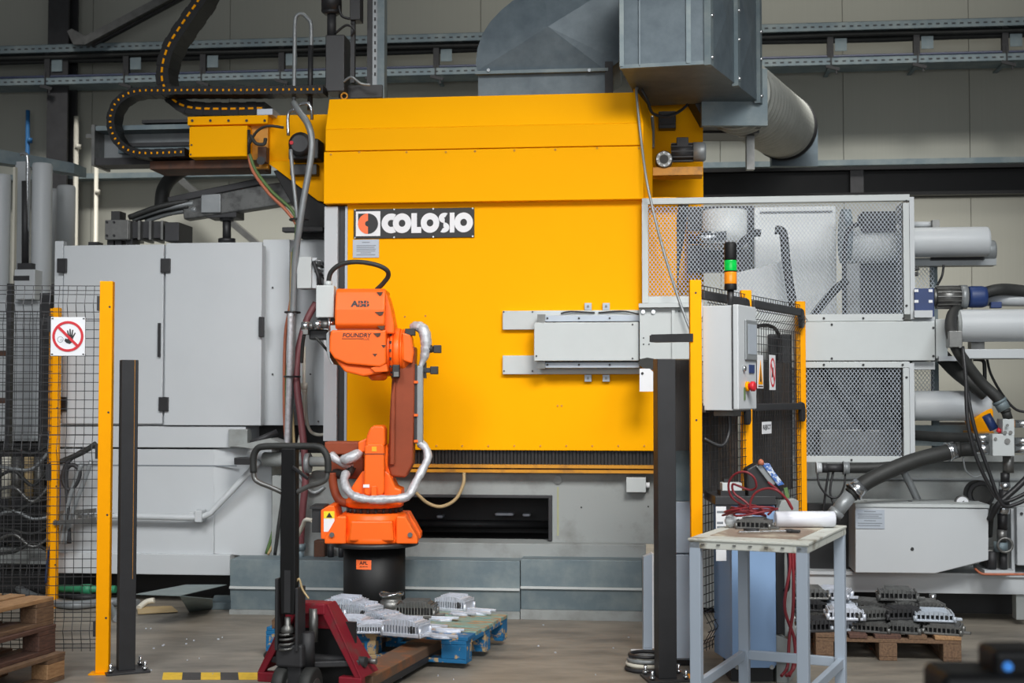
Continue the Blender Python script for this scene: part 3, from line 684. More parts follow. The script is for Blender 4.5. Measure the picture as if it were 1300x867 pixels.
ar.add('support_post', G().cyl(M.at(288, 276, 0.62), M.at(288, 307, 0.62), 0.032, n=14), BLK)
ar.add('post_collar', G().cyl(M.at(288, 272, 0.62), M.at(288, 281, 0.62), 0.07, 0.05, n=14), BLK)
ar.add('post_foot', G().cyl(M.at(288, 303, 0.62), M.at(288, 308, 0.62), 0.065, n=14), BLK)
for k, (a, b, m) in enumerate((((164, 276), (240, 255), RUB), ((168, 278), (246, 258), GRYH), ((172, 279), (240, 262), RUB), ((185, 280), (250, 266), GRYH))):
    names = ('uppermost black', 'pale grey', 'second black', 'lowest grey')
    pipe_run([M.at(a[0], a[1], 0.5 + 0.03 * k), M.at((a[0] + b[0]) / 2, (a[1] + b[1]) / 2 - 3, 0.5 + 0.03 * k), M.at(b[0], b[1], 0.55)], 0.022, m, names[k] + ' hose of the bundle feeding the toggle arm', 'hose', name='short_hose')
pipe_run([M.at(205, 262, 0.9), M.at(208, 240, 0.9), M.at(222, 222, 0.85), M.at(250, 206, 0.8)], 0.055, RUB, 'fat black corrugated hose bending under the brown gantry beam', 'hose', name='fat_hose', n=12)
# ------------------------------------------------------------------ gantry: rail, carriage, drag chains
gv = 0.25
gr = Thing(M, 'gantry_rail', 'grey channel rail of the ladle gantry above the grey cabinet', 'rail', M.at(180, 210, gv + 0.2))
gr.add('end_plate', G().pb(M, 116, 158, 120, 210, gv + 0.12, 0.3), STL)
gr.add('web', G().pb(M, 118, 160, 300, 206, gv + 0.3, 0.03), GRYH)
gr.add('upper_flange', G().pb(M, 116, 158, 300, 164, gv + 0.14, 0.2), GALD)
gr.add('lower_flange', G().pb(M, 119, 199, 300, 208, gv + 0.14, 0.2), DRK)
gr.add('guide_rod', G().pb(M, 160, 180, 300, 185, gv + 0.2, 0.08), DRK).parent
gr.add('guide_rod', G().pb(M, 150, 186, 300, 193, gv + 0.22, 0.05), GALD)
gr.add('cable_tray', G().pb(M, 180, 151, 300, 155, gv + 0.12, 0.15), BLK)
gr.add('stop', G().pb(M, 109, 170, 117, 175, gv + 0.14, 0.1), STL)
g = G().pb(M, 190, 203, 330, 214, gv + 0.05, 0.3)
solo(M, 'support_beam', g, BRN, 'rusty brown beam under the yellow gantry carriage', 'beam', 0.006)
cg = Thing(M, 'gantry_carriage', 'yellow gantry carriage of the ladle with black motor and hoses', 'carriage', M.at(320, 250, gv))
cg.add('top_flange', G().pb(M, 238, 147, 340, 158, gv - 0.02, 0.3), YEL, 0.004)
cg.add('box_cover', G().pb(M, 240, 160, 314, 199, gv - 0.06, 0.3), YEL, 0.006)
cg.add('back_plate', G().pb(M, 314, 146, 416, 205, gv + 0.1, 0.06), YEL, 0.004)
cg.add('side_plate', G().pb(M, 318, 156, 340, 214, gv + 0.05, 0.05), YELD, 0.004)
g = G().prism([P2(336, 205, gv + 0.08), P2(416, 205, gv + 0.08), P2(416, 258, gv + 0.08), P2(404, 255, gv + 0.08), P2(350, 214, gv + 0.08)], 'y', gv + 0.06, gv + 0.5)
cg.add('gusset', g, YEL, 0.004)
g = G().prism([P2(342, 214, gv), P2(350, 212, gv), P2(414, 262, gv), P2(414, 302, gv), P2(375, 300, gv), P2(372, 268, gv)], 'y', gv + 0.1, gv + 0.4)
cg.add('black_strut', g, BLK2, 0.004)
cg.add('bracket_arm', G().pb(M, 358, 288, 410, 294, gv + 0.02, 0.08), BLK, 0.004)
cg.add('motor', G().revolve([(0.06, 0), (0.085, 0.02), (0.085, 0.2), (0.07, 0.22)], M.at(380, 182, gv - 0.16), (0, 1, 0), 20), BLK)
cg.add('motor_neck', G().pb(M, 366, 176, 404, 202, gv - 0.1, 0.18), BLK, 0.01)
cg.add('red_cap', G().cyl(M.at(370, 181, gv - 0.17), M.at(370, 181, gv - 0.14), 0.014, n=10), REDP)
cg.add('lower_block', G().pb(M, 368, 208, 402, 222, gv - 0.02, 0.15), BLK, 0.005)
cg.add('hose_plate', G().pb(M, 326, 138, 346, 146, gv - 0.02, 0.2), SILV, 0.003)
for x in (244, 267, 290, 313, 336): cg.add('bolt', G().cyl(M.at(x, 153, gv - 0.02), M.at(x, 153, gv - 0.03), 0.01, n=8), DRK)
for x, y in ((242, 196), (243, 184)): cg.add('screw', G().cyl(M.at(x, y, gv - 0.06), M.at(x, y, gv - 0.066), 0.007, n=6), DRK)
vc = Thing(M, 'valve_block', 'small copper-brown valve block below the yellow carriage', 'valve', M.at(332, 205, gv))
vc.add('block', G().pb(M, 327, 186, 338, 206, gv - 0.04, 0.08), BRN, 0.004)
vc.add('knob', G().cyl(M.at(331, 204, gv - 0.06), M.at(331, 204, gv - 0.02), 0.03, n=12), BLK)
vc.add('fitting', G().cyl(M.at(316, 165, gv - 0.08), M.at(316, 196, gv - 0.08), 0.012, n=8), BLK)
def chain(path, lab, thick, depth, pitch, mark_len, v):
    """drag chain: a row of overlapping black links, each with a yellow mark"""
    pts = catmull([M.at(x, y, v) for x, y in path], 24)
    t = Thing(M, 'drag_chain', lab, 'drag chain', pts[0])
    acc = 0; out = [pts[0]]
    for i in range(1, len(pts)):
        seg = (pts[i] - pts[i - 1]).length; s = 0
        while acc + (seg - s) >= pitch:
            s += pitch - acc; acc = 0
            out.append(pts[i - 1].lerp(pts[i], s / seg))
        acc += seg - s
    for i in range(len(out) - 1):
        p, q = out[i], out[i + 1]; dv = (q - p).normalized(); ct_ = (p + q) / 2; pe = Vector((-dv.z, 0, dv.x))
        hh = thick / 2 * (1.0 if i % 2 else 0.93)
        o = t.add('link', G().obox(ct_, dv * (pitch * 0.56), (0, depth / 2 * (1.0 if i % 2 else 0.96), 0), pe * hh), BLK2)
        t.add('mark', G().obox(ct_ + Vector((0, -depth / 2 - 0.001, 0)), dv * (mark_len / 2), (0, 0.004, 0), pe * 0.0075), YELF, parent=o)
    return t
chain([(413, 116.5), (360, 117), (300, 117.5), (240, 117.5), (205, 118), (185, 118), (167, 122), (152, 134), (145.5, 152), (147, 168), (154, 182), (166, 192), (182, 196.5), (210, 196.5), (241, 195)], 'black drag chain with yellow dots looping round the gantry rail end', 0.062, 0.16, 0.0445, 0.011, gv + 0.02)
chain([(276, -30), (262, 0), (240, 32), (221, 62), (213, 88), (213, 108), (222, 126), (236, 137), (258, 141.5), (300, 142), (346, 141)], 'broad black drag chain with yellow dashes rising out of the top', 0.10, 0.22, 0.066, 0.04, gv + 0.22)
# ladle posts and motors above the carriage
lp = Thing(M, 'ladle_mast', 'galvanised vertical mast between the drag chain and the duct elbow', 'mast', M.at(478, 122, 0.5))
lp.add('channel', G().pb(M, 479, -15, 488, 125, 0.45, 0.1), GALD)
lp.add('dark_channel', G().pb(M, 466, -15, 474, 125, 0.5, 0.1), BLK)
lp.add('perforated_strip', G().pb(M, 473, -15, 479, 108, 0.47, 0.04), GRYH)
for k in range(11): lp.add('slot', G().pb(M, 475, -8 + k * 10, 477, -4 + k * 10, 0.465, 0.01), BLK)
lp.add('foot', G().pb(M, 430, 108, 485, 124, 0.42, 0.2), BLK)
mh = Thing(M, 'lift_drive', 'black lift drive with cables above the yellow carriage', 'lift drive', M.at(425, 120, 0.35))
mh.add('motor', G().cyl(M.at(421, -12, 0.35), M.at(421, 15, 0.35), 0.075, n=18), BLK)
mh.add('motor_tip', G().cyl(M.at(421, 15, 0.35), M.at(421, 19, 0.35), 0.075, 0.05, n=18), BLK)
mh.add('rod', G().cyl(M.at(421, 18, 0.35), M.at(421, 46, 0.35), 0.034, n=12), DRK)
mh.add('lower_case', G().pb(M, 413, 44, 437, 116, 0.3, 0.2), BLK, 0.006)
mh.add('side_case', G().pb(M, 444, -10, 457, 25, 0.35, 0.12), BLK, 0.004)
mh.add('side_rod', G().pb(M, 445, 25, 450, 105, 0.38, 0.04), BLK)
mh.add('cable', G().hose([M.at(430, 8, 0.3), M.at(434, 20, 0.3), M.at(444, 24, 0.3)], 0.01, 6), BLK)
mh.add('cable', G().hose([M.at(426, 42, 0.3), M.at(440, 32, 0.28), M.at(450, 38, 0.28), M.at(446, 46, 0.3)], 0.009, 6), BLK)
mh.add('cable', G().hose([M.at(436, 104, 0.3), M.at(446, 98, 0.28), M.at(458, 106, 0.28), M.at(470, 108, 0.3)], 0.009, 6), GRYH)
bp_ = Thing(M, 'bent_pipe', 'tall pipe bent like a hairpin behind the yellow carriage', 'pipe', M.at(373, 130, 0.3))
bp_.add('pipe', G().hose([M.at(373, 135, 0.3), M.at(374, 70, 0.3), M.at(374.5, 30, 0.3), M.at(377, 20, 0.3), M.at(384, 18, 0.3), M.at(391, 24, 0.3), M.at(395, 32, 0.3), M.at(395, 60, 0.3)], 0.015, 10), GRYH)
bp_.add('sleeve', G().cyl(M.at(394.5, 58, 0.3), M.at(393.5, 140, 0.3), 0.02, n=10), BLK)
# hoses in front of the carriage and down the left of the door
HS = [
 ('thick grey conduit curving down past the black gantry motor', GRYH, 0.024, [(373, 131, .1), (380, 142, 0), (391, 158, -.05), (396, 180, -.06), (393, 212, -.06), (386, 250, -.06), (380, 290, -.05), (375, 330, 0), (372, 400, .05), (370, 470, .06), (366, 570, .08)]),
 ('thin grey conduit hanging from the black gantry motor', GRYH, 0.014, [(369, 190, .05), (372, 225, .02), (376, 262, 0), (379, 300, .02), (377, 330, .06)]),
 ('green hose from the carriage valve down the cabinet column', GRNH, 0.012, [(317, 196, .12), (325, 217, .1), (345, 243, .06), (368, 264, .03), (376, 280, .02), (375, 310, .02), (372, 330, .05), (371, 420, .08), (364, 480, .1), (362, 580, .1), (350, 660, .1), (338, 703, .1)]),
 ('orange hose beside the green one on the cabinet column', ORGH, 0.012, [(316, 197, .13), (321, 217, .1), (341, 245, .06), (364, 268, .03), (378, 290, .02), (378, 320, .04), (368, 390, .08), (362, 430, .1), (361, 520, .1), (364, 570, .1)]),
 ('yellow-brown hose in the bundle left of the robot', BEI, 0.011, [(371, 320, .06), (369, 400, .07), (370, 500, .08), (373, 560, .08), (374, 620, .08), (352, 680, .1), (340, 704, .1)]),
 ('silver armoured hose running down the cabinet column', SLV, 0.022, [(369, 395, .0), (368, 450, 0), (366, 520, .02), (363, 600, .04), (360, 680, .06), (358, 705, .08)]),
 ('maroon hose hanging behind the pallet truck handle', MARH, 0.026, [(401, 385, .2), (388, 410, .15), (378, 450, .1), (377, 490, .05), (383, 540, 0), (388, 600, -.02), (384, 650, -.02), (381, 700, 0)]),
 ('white conduit with a collar left of the robot', CREAM, 0.013, [(386, 440, .2), (386, 490, .18), (386, 530, .16), (380, 560, .14), (378, 575, .14)]),
 ('white conduit curling into the machine left of the robot', CREAM, 0.012, [(388, 492, .2), (389, 530, .2), (394, 547, .22), (404, 552, .25), (415, 551, .3)]),
 ('black hose arching from the carriage valve', RUB, 0.013, [(318, 172, .1), (325, 182, .08), (335, 183, .1), (337, 176, .12)]),
 ('thin black hose arching over the carriage plate', RUB, 0.01, [(317, 182, .1), (326, 167, .08), (340, 160, .06), (360, 162, .06)]),
 ('polished short pipe above the black gantry motor', CHR, 0.012, [(366, 172, .05), (366, 145, .05), (374, 139, .04), (382, 139, .05)]),
 ('second polished short pipe above the black gantry motor', CHR, 0.012, [(380, 133, .05), (390, 131, .04), (395, 138, .04), (396, 152, .06)]),
 ('dark hose slanting down behind the pallet truck column', RUB, 0.012, [(365, 560, .1), (360, 620, .08), (354, 665, .06), (349, 704, .08)]),
 ('grey cable at the foot of the cabinet column', GRYH, 0.014, [(372, 570, .1), (378, 600, .06), (396, 625, .05), (412, 618, .08)]),
 ('white twisted hose plugged into the robot connector', CREAM, 0.014, [(378, 680, -.3), (384, 668, -.36), (388, 660, -.42), (397, 661, -.5)]),
]
for lab, m, r, pts in HS:
    pipe_run([M.at(x, y, v) for x, y, v in pts], r, m, lab, 'hose', name='hose', n=8, k=5)
for (y, x0, x1) in ((278, 366, 388), (396, 360, 378), (478, 359, 378)):
    p = M.at((x0 + x1) / 2, y, -0.0); r = (M.at(x1, y, 0).x - M.at(x0, y, 0).x) / 2
    nm = {278: 'just under the gantry', 396: 'beside the robot hand box', 478: 'halfway down the cabinet column'}[y]
    g = G().tube([p + Vector((r * math.cos(k * math.pi / 8), 0.05 + 0.07 * math.sin(k * math.pi / 8), 0)) for k in range(16)], 0.007, 6, closed=True)
    solo(M, 'cable_tie', g, BLK, 'black cable tie round the hoses, ' + nm, 'cable tie')
jb = Thing(M, 'junction_box', 'white junction box with grey cables left of the yellow door', 'junction box', M.at(388, 366, 0.05))
jb.add('case', G().pb(M, 377, 326, 395, 366, 0.0, 0.15), WHT3, 0.004)
jb.add('side', G().pb(M, 395, 327, 402, 366, 0.03, 0.12), WHT, 0.003)
jb.add('plug', G().pb(M, 399, 340, 412, 352, 0.06, 0.08), GRYH, 0.006)
for k in range(4): jb.add('cable', G().hose([M.at(396, 333 + k * 4, 0.05), M.at(406, 331 + k * 5, 0.03), M.at(413, 338 + k * 6, 0.12)], 0.009, 6), (GRYH, RUB, GRYH, DRK)[k])
g = G().hose([M.at(398, 332, 0.02), M.at(404, 350, 0.0), M.at(407, 362, 0.04), M.at(414, 368, 0.1)], 0.014, 6)
solo(M, 'hose', g, DRK, 'dark hose tucked behind the white junction box', 'hose')
cl = Thing(M, 'conduit_collar', 'white conduit union left of the robot arm', 'pipe fitting', M.at(386, 493, 0.17))
cl.add('union', G().cyl(M.at(386, 486, 0.18), M.at(386, 494, 0.18), 0.026, n=12), CREAM); cl.add('nut', G().cyl(M.at(386, 494, 0.18), M.at(386, 498, 0.18), 0.02, n=6), CREAM)
fm = Thing(M, 'floor_valve', 'dirty pipe stub and valve at the bed corner behind the pallet truck', 'valve', M.at(384, 708, -0.05))
fm.add('stub', G().cyl(M.at(381, 698, 0), M.at(381, 712, 0), 0.03, n=12), GALD); fm.add('union', G().cyl(M.at(381, 690, 0), M.at(381, 698, 0), 0.04, n=8), GALD)
fm.add('block', G().pb(M, 398, 686, 412, 708, 0, 0.1), BRN, 0.01)
fm.add('bolt', G().cyl(M.at(420, 690, 0), M.at(420, 708, 0), 0.022, n=8), DRK); fm.add('bolt', G().cyl(M.at(433, 692, 0), M.at(433, 708, 0), 0.02, n=8), DRK)
mt = Thing(M, 'drive_coupling', 'grey flanged coupling behind the pallet truck handle', 'coupling', M.at(400, 600, 0))
mt.add('flange', G().cyl(M.at(388, 588, -0.05), M.at(394, 588, -0.05), 0.07, n=18), GRYH)
mt.add('shaft', G().cyl(M.at(394, 586, -0.05), M.at(430, 586, -0.05), 0.035, n=14), WHT2)
mt.add('body', G().cyl(M.at(335, 583, 0.08), M.at(388, 583, 0.05), 0.05, n=16), WHT2)
lv = Thing(M, 'slide_lever', 'flat grey slide with dark end left of the truck handle', 'machine lever', M.at(320, 585, 0))
lv.add('plate', G().prism([P2(300, 566, -.05), P2(345, 556, -.05), P2(360, 562, -.05), P2(330, 570, -.05)], 'y', -0.1, 0.1), WHT2)
lv.add('dark_end', G().pb(M, 297, 581, 318, 590, -0.08, 0.1), BLK, 0.004); lv.add('rod', G().cyl(M.at(318, 563, -.05), M.at(352, 548, .02), 0.02, n=10), DRK)
# ================================================================== column press at far left
pr = Thing(M, 'column_press', 'tall press frame with pale vertical columns at the far left', 'press', (-3.9, 1.6, 0))
pv = 1.3
def vcol(x0, x1, y0, y1, v): 
    p, q = M.at((x0 + x1) / 2, y1, v), M.at((x0 + x1) / 2, y0, v); r = abs(M.at(x1, y0, v).x - M.at(x0, y0, v).x) / 2
    return G().revolve([(r, 0), (r, q.z - p.z - 0.02), (r * 0.9, q.z - p.z)], p, (0, 0, 1), 20)
pr.add('column', vcol(37, 61, 208, 560, pv), WHT)
pr.add('column', vcol(-14, 8, 222, 560, pv), WHT)
pr.add('column', vcol(72, 94, 236, 330, pv + 0.6), WHT)
pr.add('column', vcol(60, 74, 240, 360, pv + 0.8), WHT)
vs = [M.at(-30, 184, pv), M.at(94, 207, pv + 0.5), M.at(94, 220, pv + 0.5), M.at(-30, 202, pv)]
pr.add('top_beam', G()._add(vs + [p + Vector((0, 0.25, 0)) for p in vs], [(3, 2, 1, 0), (4, 5, 6, 7), (0, 1, 5, 4), (1, 2, 6, 5), (2, 3, 7, 6), (3, 0, 4, 7)], False), GALD)
pr.add('tube', G().hose([M.at(26, 196, pv - .1), M.at(33, 196, pv - .1), M.at(35, 204, pv - .1), M.at(35, 230, pv - .1), M.at(33, 335, pv - .1)], 0.016, 8), CHR)
pr.add('sleeve', G().cyl(M.at(32, 230, pv - .1), M.at(32, 338, pv - .1), 0.028, n=10), DRK)
pr.add('thin_post', G().pb(M, 14, 212, 17, 560, pv - 0.05, 0.04), CREAM)
pr.add('post', G().pb(M, 17, 205, 30, 560, pv + 0.2, 0.1), WHT)
pr.add('block', G().pb(M, 18, 342, 44, 380, pv - 0.2, 0.3), WHT, 0.006)
pr.add('label', G().pb(M, 17, 350, 37, 356, pv - 0.205, 0.01), DRK)
pr.add('block_top', G().pb(M, 22, 334, 40, 343, pv - 0.15, 0.2), DRK)
pr.add('lower_body', G().pb(M, -30, 380, 50, 560, pv - 0.1, 0.4), WHT, 0.01)
pr.add('dark_column', G().pb(M, 48, 372, 62, 745, pv - 0.7, 0.1), DRK)
pr.add('bar', G().pb(M, -20, 445, 12, 452, pv - 0.6, 0.05), BRN)
pr.add('bar', G().pb(M, -20, 505, 12, 512, pv - 0.6, 0.05), BRN)
pr.add('mast', G().pb(M, 6, 360, 12, 740, pv - 0.62, 0.05), DRK)
for k, x in enumerate((8, 22, 37, 50)):
    pr.add('lower_cylinder', G().cyl(M.at(x, 580, pv - .75), M.at(x, 632, pv - .75), 0.035, n=14), (CREAM, STL, BEI, STL)[k])
pr.add('foundation', G().pb(M, -30, 560, 70, 745, pv + 0.05, 0.3), DRK)
pr.add('dark_block', G().pb(M, -30, 648, 60, 690, pv - 0.8, 0.2), PIT, 0.01)
pr.add('foot_beam', G().pb(M, -30, 696, 72, 716, pv - 0.82, 0.2), WHT2, 0.006)
rnd = random.Random(3)
for k in range(9):
    y = 575 + k * 16; x0 = -5; 
    pts = [M.at(x0, y, .35), M.at(18, y + rnd.uniform(-10, 14), .33), M.at(42, y + rnd.uniform(-14, 14), .35), M.at(66, y + rnd.uniform(-24, 4), .38)]
    pr.add('hose', G().hose(pts, 0.014, 6, 5), (RUB, GRYH, RUB, STL)[k % 4])
vsx = [(0, 650), (70, 640)]
# hoses and struts seen through the fence next to the grey skirt
for lab, m, r, pts in (
 ('grey strut slanting down the skirt behind the fence mesh', GRYH, 0.018, [(116, 585), (105, 615), (92, 650), (82, 690)]),
 ('second grey strut slanting beside the first behind the fence', GRYH, 0.018, [(104, 588), (92, 620), (83, 655), (78, 690)]),
 ('grey hose loop hanging behind the fence mesh', DRK, 0.016, [(122, 565), (100, 575), (84, 590), (80, 610), (88, 622), (98, 612), (101, 598), (92, 590), (84, 600), (86, 640), (88, 690)]),
 ('black hose arching from the press to the skirt', RUB, 0.02, [(60, 592), (80, 585), (105, 574), (122, 563)]),
 ('thin blue air line hanging by the rear fence post', BLUM, 0.008, [(73, 560), (75, 600), (74, 660), (62, 700), (58, 740)])):
    pipe_run([M.at(x, y, -0.02) for x, y in pts], r, m, lab, 'hose', name='hose', n=8, k=5)
lt_ = Thing(M, 'cable_ladder', 'grey cable ladder along the skirt behind the fence', 'cable tray', M.at(95, 660, 0))
lt_.add('rail', G().bar(M.at(68, 652, -0.02), M.at(122, 648, -0.02), 0.015, 0.03), STL); lt_.add('rail', G().bar(M.at(68, 664, -0.1), M.at(122, 660, -0.1), 0.015, 0.03), STL)
for k in range(8): lt_.add('rung', G().bar(M.at(70 + k * 7, 652 - k * 0.5, -0.02), M.at(70 + k * 7, 664 - k * 0.5, -0.1), 0.012, 0.012), STL)
gp = Thing(M, 'green_pipe', 'green pipe with a coupling lying low under the cabinet', 'pipe', M.at(110, 750, 0.05))
gp.add('pipe', G().cyl(M.at(72, 747, 0.0), M.at(147, 748, 0.0), 0.026, n=12), GRN); gp.add('coupling', G().cyl(M.at(104, 748, 0.0), M.at(116, 748, 0.0), 0.036, n=12), GRN)
for lab, m, r, pts in (
 ('grey hose lying on the floor under the fence corner', GRYH, 0.03, [(-5, 728), (20, 745), (50, 760), (90, 768), (140, 764), (175, 766)]),
 ('dark hose lying on the floor behind the pallet stack', DRK, 0.02, [(-5, 740), (30, 742), (60, 752), (100, 758), (135, 756)]),
 ('pale hose end curled on the floor beside the black post', GRYH, 0.02, [(134, 767), (140, 770), (145, 777), (147, 786)])):
    pipe_run([W.onz(x, y, r + 0.002) for x, y in pts], r, m, lab, 'hose', W, name='floor_hose')
# bent scrap sheets on the floor
g = G(); p = [W.onz(172, 742 + 20, 0.13), W.onz(248, 752, 0.16), W.onz(286, 745, 0.12), W.onz(240, 738, 0.2)]
A0, B0, C0 = W.onz(225, 774, 0.02), W.onz(240, 777, 0.005), W.onz(268, 771, 0.005)
def sheet(pts, th=0.004):
    n = len(pts); vs = [Vector(q) for q in pts] + [Vector(q) - Vector((0, 0, th)) for q in pts]
    return G()._add(vs, [tuple(range(n)), tuple(range(2 * n - 1, n - 1, -1))] + [(k, n + k, n + (k + 1) % n, (k + 1) % n) for k in range(n)], False)
SY = 8.75
ss = Thing(W, 'scrap_sheet', 'bent grey sheet metal offcut on the floor left of the drip tray', 'sheet metal', W.onz(240, 776, 0))
a1, a2, a3, a4 = W.at(172, 754, 8.6), W.at(228, 756, 8.6), W.at(288, 742, 9.3), W.at(236, 742, 9.3)
ss.add('top_leaf', sheet([a1, a2, a3, a4]), SHEET)
b1, b2 = W.onz(240, 776.5, 0.003), W.onz(270, 772, 0.003)
ss.add('folded_leaf', sheet([a2, b1, b2, a3 + Vector((-0.03, -0.3, -0.05))]), SHEET)
g = sheet([W.onz(175, 779, 0.01), W.onz(226, 776, 0.012), W.onz(218, 769, 0.015), W.onz(174, 770, 0.02)])
solo(W, 'cardboard_scrap', g, BEI, 'pale crumpled cardboard under the bent sheet metal', 'scrap')
g = G().hose([W.onz(176, 772, 0.02), W.onz(186, 764, 0.05), W.onz(196, 762, 0.06)], 0.02, 8)
solo(W, 'foam_scrap', g, CREAM, 'small cream foam strip beside the black post on the floor', 'scrap')
g = G().prism([(W.onz(268, 774, 0).x, W.onz(268, 774, 0).y), (W.onz(436, 774, 0).x, W.onz(436, 774, 0).y), (W.onz(436, 765, 0).x, W.onz(436, 765, 0).y), (W.onz(272, 764, 0).x, W.onz(272, 764, 0).y)], 'z', 0, 0.05)
solo(W, 'kerb_plate', g, GALD, 'low galvanised kerb at the foot of the left drip tray', 'kerb', 0.004)
# ================================================================== injection side: mesh guards, cylinders, hydraulics
def expanded(a, b, c, d, v, p=0.025, dz=0.0165, w=0.0026):
    """expanded metal sheet as touching zigzag strands"""
    g = G(); rows = int((d - c) / dz); n = int((b - a) / (p / 2))
    for j in range(rows):
        zc = c + dz * (j + 0.5)
        prev = None
        for i in range(n + 1):
            s = 1 if (i + j) % 2 else -1
            x = a + i * p / 2; z = zc + s * dz * 0.5
            vs = [(x, v, z - w), (x, v, z + w), (x, v + 0.004, z + w), (x, v + 0.004, z - w)]
            b0 = len(g.v); g.v += [Vector(q) for q in vs]
            if prev is not None:
                for k in range(4):
                    g.f.append([prev + k, prev + (k + 1) % 4, b0 + (k + 1) % 4, b0 + k]); g.s.append(False)
            prev = b0
    return g
def frame_bars(t, x0, y0, x1, y1, v, wpx, m, dep=0.04, sides='tblr', wr=None, wl=None, wb=None, wt=None):
    wr, wl, wb, wt = wr or wpx, wl or wpx, wb or wpx, wt or wpx
    if 't' in sides: t.add('frame_bar', G().pb(M, x0, y0, x1, y0 + wt, v, dep), m, 0.003)
    if 'b' in sides: t.add('frame_bar', G().pb(M, x0, y1 - wb, x1, y1, v, dep), m, 0.003)
    if 'l' in sides: t.add('frame_bar', G().pb(M, x0, y0 + wt, x0 + wl, y1 - wb, v, dep), m, 0.003)
    if 'r' in sides: t.add('frame_bar', G().pb(M, x1 - wr, y0 + wt, x1, y1 - wb, v, dep), m, 0.003)
GVv = -0.1
g1 = Thing(M, 'mesh_guard', 'upper white-framed guard of grey expanded metal right of the yellow door', 'guard', M.at(985, 408, GVv))
frame_bars(g1, 815, 249, 1155, 408, GVv, 8, WHT3, wr=8, wl=8, wb=9, sides='tr')
g1.add('frame_bar', G().pb(M, 815, 257, 823, 385, GVv, 0.04), WHT3, 0.003)
g1.add('frame_bar', G().pb(M, 823, 376, 893, 385, GVv, 0.04), WHT3, 0.003)
g1.add('frame_bar', G().pb(M, 893, 399, 1147, 408, GVv, 0.04), WHT3, 0.003)
g1.add('frame_bar', G().pb(M, 886, 376, 893, 408, GVv, 0.04), WHT3, 0.003)
a, b, c, d = M.rect(823, 257, 1147, 399, GVv)
c2 = M.at(850, 376, GVv).z; um = M.at(890, 380, GVv).x
g1.add('expanded_metal', expanded(a, um, c2, d, GVv + 0.02), SILV, stuff=True)
g1.add('expanded_metal', expanded(um, b, c, d, GVv + 0.02), SILV, stuff=True)
g1.add('end_frame', G().box(M.at(1155, 300, GVv).x, M.at(1155, 300, GVv).x + 0.03, GVv, GVv + 0.5, M.at(1155, 405, GVv).z, M.at(1155, 250, GVv).z), WHT)
for x, y in ((1151, 255), (1151, 388), (1046, 404), (1096, 404), (1147, 404)): g1.add('screw', G().cyl(M.at(x, y, GVv), M.at(x, y, GVv - 0.006), 0.008, n=8), DRK)
g2 = Thing(M, 'mesh_guard', 'lower white-framed guard of grey expanded metal beside the yellow post', 'guard', M.at(1090, 588, GVv))
frame_bars(g2, 985, 459, 1155, 587, GVv, 8, WHT3, sides='tblr')
a, b, c, d = M.rect(993, 467, 1147, 579, GVv)
g2.add('expanded_metal', expanded(a, b, c, d, GVv + 0.02), SILV, stuff=True)
g2.add('end_frame', G().box(M.at(1155, 500, GVv).x, M.at(1155, 500, GVv).x + 0.03, GVv, GVv + 0.5, M.at(1155, 586, GVv).z, M.at(1155, 461, GVv).z), WHT)
for x, y in ((1046, 463), (1096, 463), (1146, 463), (1151, 479), (1151, 579), (1081, 584), (1139, 584)): g2.add('screw', G().cyl(M.at(x, y, GVv), M.at(x, y, GVv - 0.006), 0.008, n=8), DRK)
bx = Thing(M, 'injection_beam', 'long white box beam between the two mesh guards', 'machine beam', M.at(1100, 460, GVv))
bx.add('cover', G().pb(M, 880, 408.5, 1187, 458, GVv - 0.01, 0.5), WHT3, 0.004)
bx.add('end_cover', G().pb(M, 1188, 405, 1203, 455, GVv + 0.02, 0.4), WHT3, 0.004)
bx.add('lower_lip', G().pb(M, 1158, 459, 1187, 469, GVv + 0.05, 0.3), WHT)
bx.add('upper_lip', G().pb(M, 1157, 402, 1187, 408, GVv + 0.05, 0.3), WHT)
for x, y in ((1056, 412), (1056, 455), (1185, 416), (1185, 452)): bx.add('screw', G().cyl(M.at(x, y, GVv - 0.01), M.at(x, y, GVv - 0.016), 0.008, n=8), DRK)
# inside the upper guard
ins = Thing(M, 'shot_unit', 'grey shot unit plates and cylinder seen through the upper mesh guard', 'machine unit', M.at(1000, 398, 0.5))
ins.add('big_plate', G().pb(M, 958, 262, 1062, 400, 0.55, 0.1), PLATE, 0.01)
ins.add('plate_slot', G().pb(M, 965, 268, 1057, 270, 0.54, 0.02), DRK)
ins.add('lower_block', G().prism([P2(925, 350, .4), P2(965, 340, .4), P2(1000, 330, .4), P2(1000, 402, .4), P2(925, 402, .4)], 'y', 0.3, 0.6), PLATE, 0.01)
ins.add('cylinder', G().cyl(M.at(1070, 312, 0.35), M.at(1150, 308, 0.35), 0.13, n=28), PLATE)
ins.add('cylinder_flange', G().cyl(M.at(1068, 300, 0.35), M.at(1078, 300, 0.35), 0.19, n=28), GALD)
ins.add('dome', G().cyl(M.at(920, 268, 0.55), M.at(920, 315, 0.55), 0.16, n=24), PLATE)
ins.add('dark_block', G().pb(M, 1094, 268, 1138, 294, 0.2, 0.2), DRK, 0.01)
ins.add('tall_block', G().pb(M, 1075, 335, 1092, 400, 0.3, 0.2), WHT2, 0.01)
ins.add('side_block', G().pb(M, 1118, 275, 1150, 330, 0.35, 0.2), WHT2, 0.01)
ins.add('dark_base', G().pb(M, 1093, 330, 1148, 400, 0.5, 0.1), DRK)
ins.add('tie_bar', G().cyl(M.at(874, 302, 0.3), M.at(922, 302, 0.3), 0.05, n=16), CHR)
ins.add('dark_gap', G().pb(M, 873, 262, 958, 345, 0.75, 0.1), DRK)
